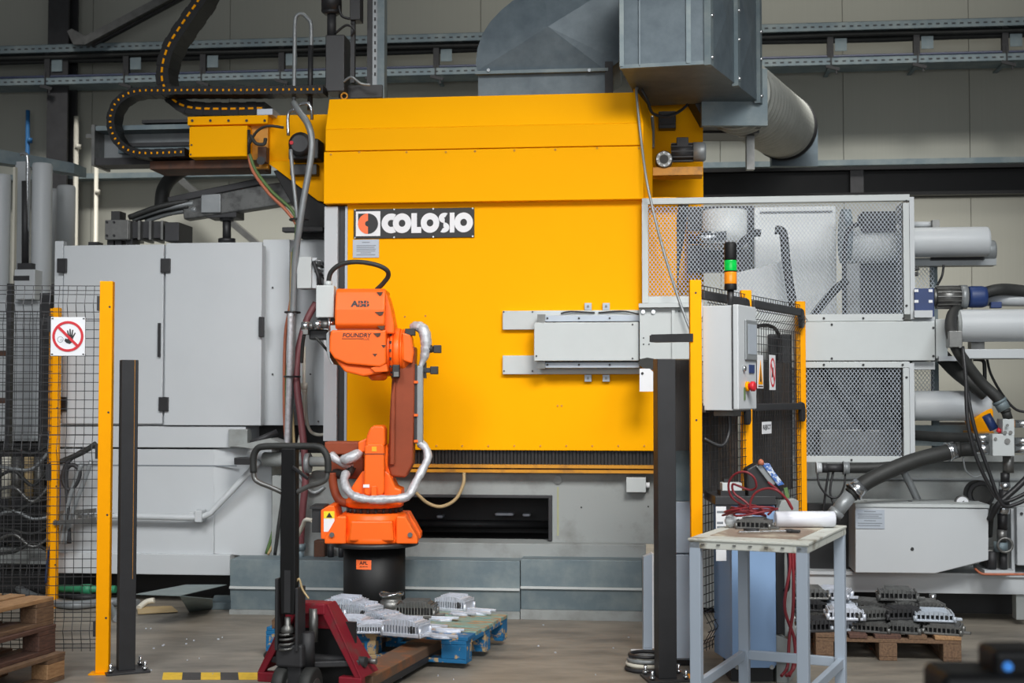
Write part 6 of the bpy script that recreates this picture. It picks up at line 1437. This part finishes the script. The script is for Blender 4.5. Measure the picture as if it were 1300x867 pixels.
# upright motor housing, front of the shoulder
mh_ = ro.add('shoulder_motor', G().prism([r2(462, 626, -.16), r2(463, 567, -.16), r2(467, 563, -.16), r2(485, 563, -.16), r2(488, 567, -.16), r2(488, 626, -.16), r2(484, 629, -.16), r2(465, 629, -.16)], 'y', -0.17, -0.02), ORG, 0.012, 3)
ro.add('motor_seam', G().pb(RF, 462.5, 575.5, 488, 577, -0.173, 0.02), ORG_SHADE, parent=mh_)
ro.add('motor_top', G().prism([r2(464, 566, -.12), r2(466, 553, -.12), r2(470, 543, -.12), r2(475, 540, -.12), r2(486, 540, -.12), r2(489, 544, -.12), r2(489, 566, -.12)], 'y', -0.14, 0.04), ORG, 0.014, 3)
ro.add('yellow_mark', G().pb(RF, 472, 567, 478, 573, -0.173, 0.004), mat('yellow_mark', (230, 170, 30), 0.5), parent=mh_)
ro.add('white_mark', G().pb(RF, 461, 615, 469, 619, -0.175, 0.006), PAP, parent=mh_)
ro.add('strap', G().prism([r2(471, 617, -.19), r2(478, 617, -.19), r2(479, 640, -.19), r2(472, 640, -.19)], 'y', -0.2, -0.17), ORG, 0.004)
ro.add('side_ear', G().prism([r2(455, 561, -.05), r2(466, 556, -.05), r2(467, 572, -.05), r2(456, 575, -.05)], 'y', -0.08, 0.06), ORG, 0.008)
ro.add('shoulder_block', G().pb(RF, 486, 575, 499, 620, -0.05, 0.15), ORG, 0.01)
ro.add('counter_beam', G().pb(RF, 412, 561, 460, 577, 0.05, 0.2), ORG_SHADE, 0.008)
ro.add('counter_body', G().pb(RF, 416, 578, 462, 608, 0.08, 0.2), ORG_SHADE, 0.012)
ro.add('lower_link', G().hose([RF.at(422, 600, .05), RF.at(424, 620, .05), RF.at(432, 636, .03), RF.at(448, 640, 0)], 0.028, 10), ORG_SHADE)
# lower arm
la = ro.add('lower_arm', G().prism([r2(501, 440), r2(528, 440), r2(527, 520), r2(525, 588), r2(516, 606), r2(497, 604), r2(493, 590), r2(496, 520)], 'y', -0.06, 0.14), ORG_SHADE, 0.014, 3)
ro.add('arm_rib', G().prism([r2(497, 500, -.07), r2(502, 480, -.07), r2(501, 590, -.07), r2(495, 590, -.07)], 'y', -0.085, -0.04), ORG_SHADE, 0.006, parent=la)
ro.add('shoulder_joint', G().cyl(RF.at(482, 585, 0.03), RF.at(494, 585, 0.03), 0.11, n=28), ORG)
# elbow joint stack: rings on a horizontal axis
def hring(x0, x1, yc, r, m, nm, v=0.04, n=32): return ro.add(nm, G().revolve([(r * 0.97, 0), (r, 0.006), (r, RF.at(x1, yc, v).x - RF.at(x0, yc, v).x - 0.006), (r * 0.97, RF.at(x1, yc, v).x - RF.at(x0, yc, v).x)], RF.at(x0, yc, v), (1, 0, 0), n), m)
hring(484, 497, 446, 0.1610, ORG, 'elbow_housing')
eb = hring(497, 501, 446, 0.1683, ORG, 'elbow_flange')
for k in range(20):
    t_ = 2 * math.pi * k / 20; c_ = RF.at(498.5, 446, 0.04); c_ = c_ + Vector((0, 0.168 * math.cos(t_), 0.168 * math.sin(t_)))
    ro.add('flange_bolt', G().obox(c_, (0.0062, 0, 0), (0, 0.0042, 0), (0, 0, 0.0094)), PIT, parent=eb)
hring(501, 509, 447, 0.1558, ORG, 'elbow_ring'); hring(509, 512, 447, 0.1475, ORG, 'elbow_ring')
ro.add('elbow_cap', G().revolve([(0.1507, 0), (0.1455, 0.0208), (0.1247, 0.0519), (0.0935, 0.0623)], RF.at(512, 447, 0.0416), (1, 0, 0), 32), ORG)
ro.add('elbow_boss', G().prism([r2(511, 422, -.06), r2(522, 426, -.06), r2(526, 448, -.06), r2(524, 462, -.06), r2(512, 458, -.06)], 'y', -0.11, 0.0), ORG, 0.01)
# FOUNDRY wrist housing
fh = ro.add('forearm_housing', G().prism([r2(420, 419, -.2), r2(490, 418.5, -.2), r2(490, 462, -.2), r2(482, 466, -.2), r2(440, 462, -.2), r2(424, 455, -.2), r2(418, 446, -.2), r2(418, 430, -.2)], 'y', -0.2, 0.18), ORG, 0.012, 3)
ro.add('forearm_underside', G().prism([r2(424, 454, -.15), r2(440, 462, -.15), r2(482, 467, -.15), r2(490, 464, -.15), r2(484, 474, -.15), r2(462, 478, -.15), r2(438, 472, -.15)], 'y', -0.17, 0.16), ORG, 0.012)
ro.add('under_dome', G().revolve([(0.06, 0), (0.058, 0.03), (0.04, 0.045)], RF.at(480, 474, -0.06), (0, 0, -1), 24), ORG)
ro.add('lower_lug', G().prism([r2(470, 467, -.17), r2(491, 462, -.17), r2(493, 472, -.17), r2(476, 473, -.17)], 'y', -0.19, -0.08), ORG, 0.006)
ro.add('end_gasket', G().prism([r2(415, 424, -.15), r2(419, 420, -.15), r2(420, 455, -.15), r2(425, 463, -.15), r2(421, 462, -.15), r2(416, 450, -.15)], 'y', -0.19, 0.16), GRYH, 0.004)
q = RF.at(453, 425.5, -0.201)
ro.add('lettering', G().text('FOUNDRY', (q.x + 0.002, q.z), 0.027, -0.2012, 0.0012, 0.182, bold=0.02, shear=0.15), INK, parent=fh)
q = RF.at(464, 430.5, -0.201)
ro.add('lettering', G().text('PLUS', (q.x, q.z), 0.012, -0.201, 0.001, 0.045), BRN, parent=fh)
a, b, c, d = RF.rect(434, 429.6, 459, 430.4, -0.201)
ro.add('print_line', G().box(a, b, -0.202, -0.2, c, d), BRN, parent=fh)
for x, y in ((476, 451), (487, 440)): ro.add('recess_shade', G().prism([r2(x - 3, y - 2, -.201), r2(x + 3, y - 2, -.201), r2(x, y + 2, -.201)], 'y', -0.2025, -0.2), BRN, parent=fh)  # brown patches paint the shade of shallow recesses
# ABB cover
vprof = [(-0.17, RF.at(455, 418, -.17).z), (-0.2, RF.at(455, 412, -.2).z), (-0.2, RF.at(455, 393, -.2).z), (-0.155, RF.at(455, 369, -.16).z), (-0.13, RF.at(455, 366.5, -.13).z), (0.14, RF.at(455, 367, -.13).z), (0.16, RF.at(455, 418, -.17).z)]
ul, ur = RF.at(425.5, 395, -.18).x, RF.at(489, 395, -.18).x
ac = ro.add('motor_cover', G().prism(vprof, 'x', ul, ur), ORG, 0.012, 3)
ro.add('cover_end', G().prism([r2(486, 370, -.1), r2(492, 374, -.1), r2(497, 392, -.1), r2(501, 412, -.1), r2(501, 424, -.1), r2(486, 424, -.1)], 'y', -0.14, 0.12), ORG, 0.01)
ro.add('cover_seam', G().pb(RF, 428, 417.5, 488, 421, -0.19, 0.3), ORG_SHADE)
# lettering lies on the sloped upper face
q = RF.at(457, 385.5, -0.19)
tx = G().text('ABB', (q.x, q.z), 0.041, 0.0, 0.0012, 0.118, bold=0.05)
(v0_, z0_), (v1_, z1_) = vprof[2], vprof[3]
for p in tx.v: p.y = v0_ + (p.z - z0_) / (z1_ - z0_) * (v1_ - v0_) - 0.001 + p.y
cut = ro.add('lettering', tx, INK, parent=ac)
zz_ = q.z; yy_ = v0_ + (zz_ - z0_) / (z1_ - z0_) * (v1_ - v0_)
for x0_, x1_, za_, zb2_ in ((q.x - 0.02, q.x + 0.06, zz_ - 0.0012, zz_ + 0.0012), (q.x - 0.0015, q.x + 0.001, zz_ - 0.021, zz_ + 0.021), (q.x + 0.041, q.x + 0.0435, zz_ - 0.021, zz_ + 0.021)):
    ya_, yb_ = [v0_ + (z - z0_) / (z1_ - z0_) * (v1_ - v0_) - 0.003 for z in (za_, zb2_)]
    ro.add('letter_slit', G()._add([(x0_, ya_, za_), (x1_, ya_, za_), (x1_, yb_, zb2_), (x0_, yb_, zb2_), (x0_, ya_ + .002, za_), (x1_, ya_ + .002, za_), (x1_, yb_ + .002, zb2_), (x0_, yb_ + .002, zb2_)], [(0, 1, 2, 3), (7, 6, 5, 4), (0, 4, 5, 1), (1, 5, 6, 2), (2, 6, 7, 3), (3, 7, 4, 0)], False), ORG, parent=ac)
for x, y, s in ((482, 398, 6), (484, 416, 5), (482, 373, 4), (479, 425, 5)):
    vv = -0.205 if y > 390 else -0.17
    ro.add('pocket_shade', G().prism([r2(x - s, y - 2, vv), r2(x + s * .9, y - 2.5, vv), r2(x + s * .6, y + 1.5, vv), r2(x, y + 3, vv)], 'y', vv - 0.002, vv + 0.02), BRN, parent=ac)  # shade inside the cover pockets, painted as brown patches
# white box, arched hose and gripper fittings at the left of the wrist
ro.add('valve_box', G().pb(RF, 401, 362, 424, 403, -0.12, 0.12), WHT3, 0.006)
ro.add('box_gland', G().cyl(RF.at(417, 363, -.06), RF.at(417, 357, -.06), 0.024, n=14), WHT3)
ro.add('box_mount', G().pb(RF, 403, 403, 424, 412, -0.08, 0.1), DRK)
ro.add('arched_hose', G().hose([RF.at(417, 359, -.06), RF.at(420, 346, -.08), RF.at(432, 336, -.1), RF.at(452, 332.5, -.12), RF.at(475, 335.5, -.12), RF.at(490, 342, -.1), RF.at(493, 350, -.06), RF.at(487, 359, -.03), RF.at(478, 368, 0)], 0.0155, 12, 6), RUB)
for k, (x0, x1, y, r_, m) in enumerate(((383, 392, 414, .03, CHR), (392, 398, 414, .022, STL), (398, 408, 412, .032, CHR), (408, 418, 412, .026, STL), (416, 424, 410, .012, CHR))):
    ro.add('gripper_fitting', G().cyl(RF.at(x0, y, -.1), RF.at(x1, y, -.1), r_, n=14), m)
ro.add('gripper_pin', G().cyl(RF.at(418, 404, -.14), RF.at(418, 420, -.14), 0.008, n=8), CHR)
ro.add('gripper_jaw', G().pb(RF, 384, 414, 391, 425, -0.12, 0.06), STL, 0.004)
ro.add('gripper_body', G().pb(RF, 392, 418, 416, 431, -0.05, 0.1), DRK, 0.01)
ro.add('gripper_hose', G().hose([RF.at(386, 425, -.1), RF.at(384, 440, -.05), RF.at(383, 460, 0)], 0.012, 8), RUB)
ro.add('gripper_hose', G().hose([RF.at(400, 428, -.05), RF.at(408, 436, -.05), RF.at(418, 448, 0)], 0.009, 8), RUB)
# dress pack on the right
ro.add('silver_sleeve', G().tube(catmull([RF.at(522, 416, .02), RF.at(530, 414, 0), RF.at(538, 420, -.02), RF.at(541, 436, -.03), RF.at(539, 452, -.03), RF.at(534, 465, -.03)], 6), [0.018 + 0.02 * math.sin(math.pi * min(1, i / 27)) ** 0.6 + 0.002 * math.sin(i * 1.9) for i in range(31)], 10), SLV)
ro.add('hose_clip', G().pb(RF, 514, 417, 527, 426, -0.06, 0.06), BLK, 0.004)
ro.add('cable_rail', G().pb(RF, 529, 464, 537, 566, -0.06, 0.06), GRYH, 0.006)
ro.add('rail_back', G().pb(RF, 526, 462, 529, 563, -0.05, 0.06), BLK)
for y in (485, 527, 560): ro.add('rail_clip', G().pb(RF, 525.5, y - 1.5, 530.5, y + 1.5, -0.07, 0.02), ORG)
ro.add('silver_sleeve', G().tube(catmull([RF.at(533, 562, -.03), RF.at(541, 570, -.05), RF.at(543, 582, -.07), RF.at(536, 597, -.1), RF.at(528, 612, -.14), RF.at(521, 626, -.18), RF.at(512, 632, -.2), RF.at(490, 634, -.23), RF.at(468, 634, -.24), RF.at(450, 630, -.22), RF.at(440, 620, -.18), RF.at(437, 608, -.14), RF.at(440, 600, -.1)], 5), [0.027 + 0.0025 * math.sin(i * 0.9) + 0.0015 * math.sin(i * 2.3) for i in range(61)], 10), SLV)
ro.add('silver_sleeve', G().tube(catmull([RF.at(459, 573, -.05), RF.at(450, 579, -.08), RF.at(440, 583, -.08), RF.at(436, 583, -.06)], 5), [0.02, 0.024, 0.03, 0.034, 0.036, 0.036, 0.037, 0.036, 0.036, 0.036, 0.036, 0.034, 0.033, 0.032, 0.03, 0.03], 10), SLV)
ro.add('silver_sleeve', G().tube(catmull([RF.at(420, 577, 0), RF.at(428, 584, -.02), RF.at(438, 589, -.02), RF.at(447, 592, 0)], 5), [0.026 + 0.003 * math.sin(i * 0.8) for i in range(16)], 10), SLV)
ro.add('dark_hose', G().hose([RF.at(447, 592, 0), RF.at(440, 602, 0), RF.at(425, 600, .1)], 0.03, 8), RUB)
sb_ = ro.add('sensor_body', G().pb(RF, 538, 440, 551, 447, -0.02, 0.05), BLK, 0.003); ro.add('sensor_head', G().pb(RF, 550, 438, 560, 448, -0.03, 0.06), BLK, 0.004, parent=sb_); ro.add('sensor_nut', G().cyl(RF.at(545, 443, -.03), RF.at(549, 443, -.03), 0.028, n=6), DRK, parent=sb_)
sb_ = ro.add('sensor_body', G().pb(RF, 537, 467, 549, 473, -0.02, 0.05), BLK, 0.003); ro.add('sensor_head', G().pb(RF, 546, 465, 556, 475, -0.03, 0.06), BLK, 0.004, parent=sb_)
ro.add('sensor_plate', G().pb(RF, 537, 460, 541, 480, -0.01, 0.05), BLK)
ro.add('limit_stop', G().pb(RF, 498, 463, 507, 479, -0.12, 0.06), BLK, 0.004); ro.add('limit_pad', G().pb(RF, 500, 472, 506, 478, -0.13, 0.02), STL)
# ================================================================== pallets
def pallet(fr, lab, mt, mb, ms, W_=1.2, D_=0.8, z=0.0, nb=5, wear=0.0, seed=1, along='u', paint=None):
    """euro pallet: origin of fr at one bottom corner, long side along u"""
    t = Thing(fr, 'pallet', lab, 'pallet', (0, 0, z), 'pallets')
    rn = random.Random(seed); h1, h2, h3, h4 = 0.022, 0.1, 0.122, 0.144
    for k, (v0, v1) in enumerate(((0, .1), (.35, .45), (.7, .8))):
        t.add('bottom_board', G().box(0, W_, v0, v1, z, z + h1), mb, 0.003)
        for (u0, u1) in ((0, .145), (W_ / 2 - .07, W_ / 2 + .07), (W_ - .145, W_)):
            t.add('block', G().box(u0, u1, v0, v1, z + h1, z + h2), ms, 0.004)
    for (u0, u1) in ((0, .145), (W_ / 2 - .07, W_ / 2 + .07), (W_ - .145, W_)):
        t.add('stringer_board', G().box(u0, u1, 0, D_, z + h2, z + h3), mb, 0.003)
    ws = (.145, .1, .145, .1, .145); gap = (D_ - sum(ws)) / 4; v = 0
    for k in range(5):
        t.add('deck_board', G().box(rn.uniform(-.006, .004), W_ + rn.uniform(-.004, .008), v, v + ws[k], z + h3, z + h4), mt if not (paint and k in paint) else paint[k], 0.003); v += ws[k] + gap
    return t
# blue pallet on the truck: near right corner
LZ = 0.03
c0 = W.onz(592, 843, LZ); PA = -16.0
Fp = Frame(c0.x, c0.y, PA)
Fp = Frame((Fp.o - Fp.U * 1.2).x, (Fp.o - Fp.U * 1.2).y, PA)
pallet(Fp, 'chipped blue pallet on the pallet truck forks in front of the robot', BLUW, BLU, BLU, z=LZ, seed=2, paint={0: BLU})
DECK = LZ + 0.144
blue_spots = [
 (440, 772, .24, .17, .105, -5, 'finned silver casting next to the red truck frame on the blue pallet'),
 (462, 779, .2, .15, .1, -20, 'finned silver casting left of the pedestal foot on the blue pallet'),
 (446, 792, .24, .15, .075, 4, 'silver casting lying low at the front left of the blue pallet'),
 (516, 800, .25, .14, .1, -8, 'finned silver casting at the front middle of the blue pallet'),
 (529, 777, .25, .14, .105, 8, 'dark finned casting in the middle of the blue pallet'),
 (488, 786, .22, .15, .075, -30, 'silver casting wedged between the bigger ones on the blue pallet'),
 (474, 796, .2, .13, .06, 15, 'flat silver casting left of the front middle one on the blue pallet'),
 (577, 768, .22, .15, .095, -8, 'finned silver casting at the back right of the blue pallet')]
for (x, y, L_, D2, H2, an, lab) in blue_spots:
    p = Fp.onz(x, y + 6, DECK); casting(Fp, p, L_, D2, H2, an, lab, 'castings', ALU if 'dark' not in lab else STL, 13)
p = Fp.onz(497, 775, DECK)
rc = Thing(Fp, 'round_casting', 'round stepped metal casting by the pedestal on the blue pallet', 'casting', p, 'castings')
rc.add('drum', G().revolve([(0.07, 0), (0.07, 0.06), (0.06, 0.062), (0.06, 0.085), (0.068, 0.09), (0.066, 0.1)], p, (0, 0, 1), 24), STL); rc.add('rim', G().tube([p + Vector((0.07 * math.cos(k * math.pi / 8), 0.07 * math.sin(k * math.pi / 8), 0.1 + 0.008 * math.sin(k))) for k in range(16)], 0.008, 6, closed=True), CHR)
flash = ((560, 788, 'beside the dark casting'), (585, 781, 'near the back right casting'), (605, 780, 'close to the back corner'), (548, 797, 'in the middle of the worn boards'), (566, 803, 'at the front edge of the worn boards'), (500, 806, 'under the front middle casting'), (610, 777, 'at the far right corner'), (470, 800, 'at the front left'), (560, 810, 'nearest the front corner'))
for k, (x, y, nm) in enumerate(flash):
    rn = random.Random(k + 11); p = Fp.onz(x, y, DECK)
    t = Thing(Fp, 'sprue_scrap', 'flat shiny sprue scrap on the blue pallet, ' + nm, 'scrap', p, 'sprue scraps')
    t.add('plate', G().prism([(p.x + (0.07 + rn.uniform(-.02, .02)) * math.cos(i * math.pi / 4 + .2), p.y + (0.035 + rn.uniform(-.012, .012)) * math.sin(i * math.pi / 4 + .2)) for i in range(8)], 'z', p.z, p.z + 0.012), ALU, 0.002)
    t.add('runner', G().bar(p + Vector((-0.06, 0, 0.018)), p + Vector((0.1, rn.uniform(-.03, .03), 0.016)), 0.016, 0.014), ALU, 0.002)
g = G()
# right pallet with stacked castings: short side towards the bench
c1 = W.onz(1221, 841, 0); Fq = Frame(c1.x, c1.y, 83)
pallet(Fq, 'dark wooden pallet of stacked castings under the base beam', WODO, WODO, WODO, seed=3, paint={0: WOD, 2: WODR, 3: WODR})
cols = ((.12, 'at the right end'), (.3, 'right of the middle'), (.48, 'in the middle'), (.66, 'left of the middle'), (.8, 'by the bench leg'))
rows = ((.14, 'front row'), (.42, 'second row'))
lays = ('bottom layer', 'middle layer', 'top layer')
mats2 = (ALU, STL, STLD, STL, SILV, DRK, STLD)
rq = random.Random(31); k = 0
for ly in range(3):
    for fu, rn_ in rows:
        for fv, cn in cols:
            if ly == 2 and (rn_ == 'front row' or fv in (.12, .48)): continue
            if ly == 1 and rn_ == 'front row' and fv == .8: continue
            k += 1
            casting(Fq, (fu + rq.uniform(-.03, .03) + 0.02 * ly, fv - 0.02 + rq.uniform(-.03, .03), 0.144 + ly * 0.068), rq.uniform(.2, .25), rq.uniform(.15, .19), rq.uniform(.06, .075), -90 + rq.uniform(-22, 22), 'stacked casting on the dark pallet %s, %s, %s' % (cn, rn_, lays[ly]), 'castings', mats2[k % 7], 9)
# wooden stack at left: far right corner
c2 = W.onz(82, 862, 0)
stack_mat = [(WODO, WODO, WOD), (WODR, WODR, WODR), (WOD, WODO, WODO)]
for k, (lab, dx) in enumerate((('weathered pallet at the bottom of the stack of three at left', 0.0), ('reddish brown pallet in the middle of the stack of three at left', -0.05), ('pale wooden pallet on top of the stack of three at left', -0.06))):
    fr = Frame(0, 0, 73.0 + (0, 1.5, -1)[k])
    far = Vector((c2.x + dx, c2.y, 0)); o = far - fr.U * 1.2
    f2 = Frame(o.x, o.y, 73.0 + (0, 1.5, -1)[k])
    m1, m2, m3 = stack_mat[k]
    pallet(f2, lab, m1, m2, m3, z=0.1445 * k, seed=20 + k)
# ================================================================== pallet truck
p = W.at(392, 856, 6.55); TF = Frame(p.x, p.y, -16.0)        # v runs towards the forks
hw = 0.275
tr = Thing(TF, 'pallet_truck', 'red hand pallet truck with black handle, forks under the blue pallet', 'pallet truck', (0, 0, 0))
zb1 = 0.135; za1 = 0.485; aw = 0.085
def leg(s):
    vs = []
    o, i_ = hw, hw - 0.035
    pr_ = [(s * o, zb1), (s * (aw + 0.01), za1), (s * (aw - 0.035), za1 - 0.02), (s * i_, zb1)]
    return G().prism(pr_, 'y', 0.0, 0.035)
for s in (-1, 1):
    tr.add('frame_leg', leg(s), RED, 0.004)
    vs = [(s * hw, 0.0, zb1), (s * (aw + 0.012), 0.0, za1), (s * (aw + 0.012), 0.1, za1), (s * hw, 0.22, zb1)]
    vi = [(x - s * 0.012, y, z) for x, y, z in vs]
    tr.add('frame_cheek', G()._add([Vector(q) for q in vs + vi], [(0, 1, 2, 3), (7, 6, 5, 4), (0, 4, 5, 1), (1, 5, 6, 2), (2, 6, 7, 3), (3, 7, 4, 0)], False), RED, 0.002)
    tr.add('fork', G().box(s * 0.19 - 0.08, s * 0.19 + 0.08, 0.16, 1.32, 0.06, 0.115), RUST, 0.006)
    tr.add('fork_web', G().box(s * 0.19 - 0.08, s * 0.19 - 0.07, 0.16, 1.3, 0.03, 0.065).box(s * 0.19 + 0.07, s * 0.19 + 0.08, 0.16, 1.3, 0.03, 0.065), BLK)
    tr.add('fork_roller', G().cyl((s * 0.19 - 0.04, 1.2, 0.04), (s * 0.19 + 0.04, 1.2, 0.04), 0.039, n=18), CREAM)
    tr.add('bottom_corner', G().box(min(s * (hw - 0.12), s * hw), max(s * (hw - 0.12), s * hw), -0.002, 0.05, zb1 - 0.045, zb1 + 0.004), RED, 0.006)
    tr.add('hinge_pin', G().cyl((s * (hw - 0.02), 0.13, zb1 + 0.06), (s * (hw + 0.025), 0.13, zb1 + 0.06), 0.014, n=10), STL)
tr.add('top_plate', G().box(-aw, aw, -0.005, 0.1, za1 - 0.055, za1), RED, 0.008)
tr.add('cross_plate', G().box(-aw - 0.02, aw + 0.02, 0.05, 0.06, za1 - 0.13, za1 - 0.05), RED, 0.003)
tr.add('rear_plate', G().box(-0.2, 0.2, 0.1, 0.12, 0.05, za1 - 0.1), PIT)
tr.add('torsion_bar', G().cyl((-hw + 0.01, 0.08, 0.2), (hw - 0.01, 0.08, 0.2), 0.026, n=14), DRK)
tr.add('rocker', G().bar((0.04, -0.03, 0.2), (0.24, 0.06, 0.2), 0.05, 0.03), DRK, 0.006)
tr.add('rocker', G().bar((-0.08, -0.03, 0.2), (-0.24, 0.06, 0.2), 0.05, 0.03), DRK, 0.006)
# pump, steering head and wheels stand in front of the frame
pc_ = Vector((TF.at(368, 650, -0.125).x + 0.015, -0.1, 0))
tr.add('pump_body', G().box(pc_.x - 0.075, pc_.x + 0.065, pc_.y - 0.05, pc_.y + 0.06, 0.2, 0.31), DRK, 0.012)
tr.add('pump_cylinder', G().cyl((pc_.x + 0.06, pc_.y + 0.02, 0.2), (pc_.x + 0.06, pc_.y + 0.02, 0.36), 0.035, n=18), DRK)
tr.add('lift_ram', G().cyl((pc_.x + 0.055, pc_.y + 0.1, 0.3), (pc_.x + 0.055, pc_.y + 0.1, 0.46), 0.022, n=14), STL)
tr.add('spring', G().hose([(pc_.x - 0.02 + 0.036 * math.cos(i * 0.9), pc_.y - 0.03 + 0.036 * math.sin(i * 0.9), 0.27 + i * 0.0033) for i in range(28)], 0.006, 6, 3), STL)
tr.add('piston', G().revolve([(0.012, 0), (0.034, 0.01), (0.03, 0.03), (0.014, 0.045), (0.014, 0.08)], (pc_.x - 0.02, pc_.y - 0.03, 0.355), (0, 0, 1), 16), STL)
tr.add('bracket_cheek', G().box(pc_.x - 0.075, pc_.x - 0.06, pc_.y - 0.06, pc_.y + 0.03, 0.28, 0.62), DRK, 0.004)
tr.add('bracket_cheek', G().box(pc_.x + 0.03, pc_.x + 0.045, pc_.y - 0.06, pc_.y + 0.03, 0.28, 0.58), DRK, 0.004)
cx2 = pc_.x - 0.015
tr.add('handle_column', G().prism([(cx2 - 0.034, 0.45), (cx2 + 0.036, 0.45), (cx2 + 0.042, 0.62), (cx2 + 0.037, 1.24), (cx2 - 0.037, 1.24), (cx2 - 0.04, 0.62)], 'y', pc_.y - 0.05, pc_.y + 0.0), BLK2, 0.006)
tr.add('column_groove', G().box(cx2 - 0.014, cx2 + 0.018, pc_.y - 0.053, pc_.y - 0.048, 0.46, 0.66), DRK)
# handle loop: black grip on top, bare steel at the bends
def hp(px, py): q = TF.at(px, py, pc_.y - 0.025); return q
top_ = [hp(322, 600), hp(321.5, 583), hp(325, 572), hp(334, 567), hp(368, 566.5), hp(402, 567), hp(411, 572), hp(416, 583), hp(416.5, 600)]
tr.add('hand_grip', G().hose(top_, 0.0165, 12, 5), RUB)
lo_l = [hp(322, 594), hp(323, 607), hp(330, 613), hp(345, 619), hp(360, 626)]
lo_r = [hp(416, 594), hp(414.5, 607), hp(407, 613), hp(391, 618), hp(376, 625)]
tr.add('handle_rod', G().hose(lo_l, 0.012, 12, 5), STL); tr.add('handle_rod', G().hose(lo_r, 0.012, 12, 5), STL)
tr.add('release_lever', G().bar(hp(375, 592) + Vector((0, -0.03, 0)), hp(397, 607) + Vector((0, -0.05, 0)), 0.012, 0.018), BLK, 0.004)
tr.add('axle', G().cyl((pc_.x - 0.11, pc_.y, 0.1), (pc_.x + 0.13, pc_.y, 0.1), 0.016, n=12), STL)
tr.add('wheel_fork', G().box(pc_.x - 0.03, pc_.x + 0.05, pc_.y - 0.03, pc_.y + 0.03, 0.09, 0.22), DRK, 0.01)
for s, x in ((-1, pc_.x - 0.05), (1, pc_.x + 0.09)):
    wh = tr.add('steer_wheel', G().revolve([(0.088, -0.03), (0.1, -0.024), (0.1, 0.024), (0.088, 0.03)], (x, pc_.y - 0.01, 0.1), (1, 0.05, 0), 32), RUB)
    tr.add('wheel_hub', G().revolve([(0.06, -0.033), (0.05, 0.033)], (x, pc_.y - 0.01, 0.1), (1, 0.05, 0), 24), STL, parent=wh)
tr.add('hook', G().hose([hp(374, 738) + Vector((0.01, 0, 0)), hp(380, 735), hp(384, 748), hp(392, 760)], 0.005, 6), BEI)
# small plate sticking out left of the truck column
g = G().pb(W, 345, 787, 358, 798, 6.75, 0.2); solo(W, 'wood_offcut', g, WODO, 'short dark board poking out left of the pallet truck pump', 'board', 0.003)
# small bright swarf lying about on the floor
rn = random.Random(9)
sw = G()
for k in range(40):
    x, y = rn.uniform(180, 830), rn.uniform(792, 866)
    if 330 < x < 670 and y < 850: continue
    p = W.onz(x, y, 0.0); s = rn.uniform(.002, .006)
    sw.obox(p + Vector((0, 0, 0.003)), (s, s * .3, 0), (-s * .3, s, 0), (0, 0, 0.003))
b0 = sw.base(); o = link_mesh('metal_swarf', sw, ALU, b0); o.location = b0; o['label'] = 'scattered bright metal swarf on the concrete floor'; o['category'] = 'swarf'; o['kind'] = 'stuff'
# near, out of focus device at the lower right
DY = 2.4
dvf = Thing(W, 'camera_rig', 'dark out-of-focus device with a blue lamp at the lower right corner', 'device', (W.at(1285, 867, DY).x, DY, 0))
q = W.at(1290, 850, DY)
dvf.add('body', G().pb(W, 1264, 826, 1330, 880, DY, 0.1), BLK2, 0.012, 3)
dvf.add('lower_body', G().pb(W, 1200, 857, 1330, 930, DY - 0.02, 0.14), BLK2, 0.018, 3)
dvf.add('knob', G().cyl(W.at(1276, 828, DY + 0.04), W.at(1276, 821, DY + 0.04), 0.014, n=16), BLK)
dvf.add('lens', G().revolve([(0.009, 0), (0.007, 0.008)], W.at(1279, 846, DY), (0, -1, 0), 20), LBLUE)
dvf.add('stand', G().box(q.x - 0.04, q.x + 0.02, DY + 0.02, DY + 0.08, 0.0, W.at(1280, 925, DY).z), BLK, 0.006)
dvf.add('stand_foot', G().box(q.x - 0.2, q.x + 0.2, DY - 0.1, DY + 0.22, 0.0, 0.03), BLK, 0.006)
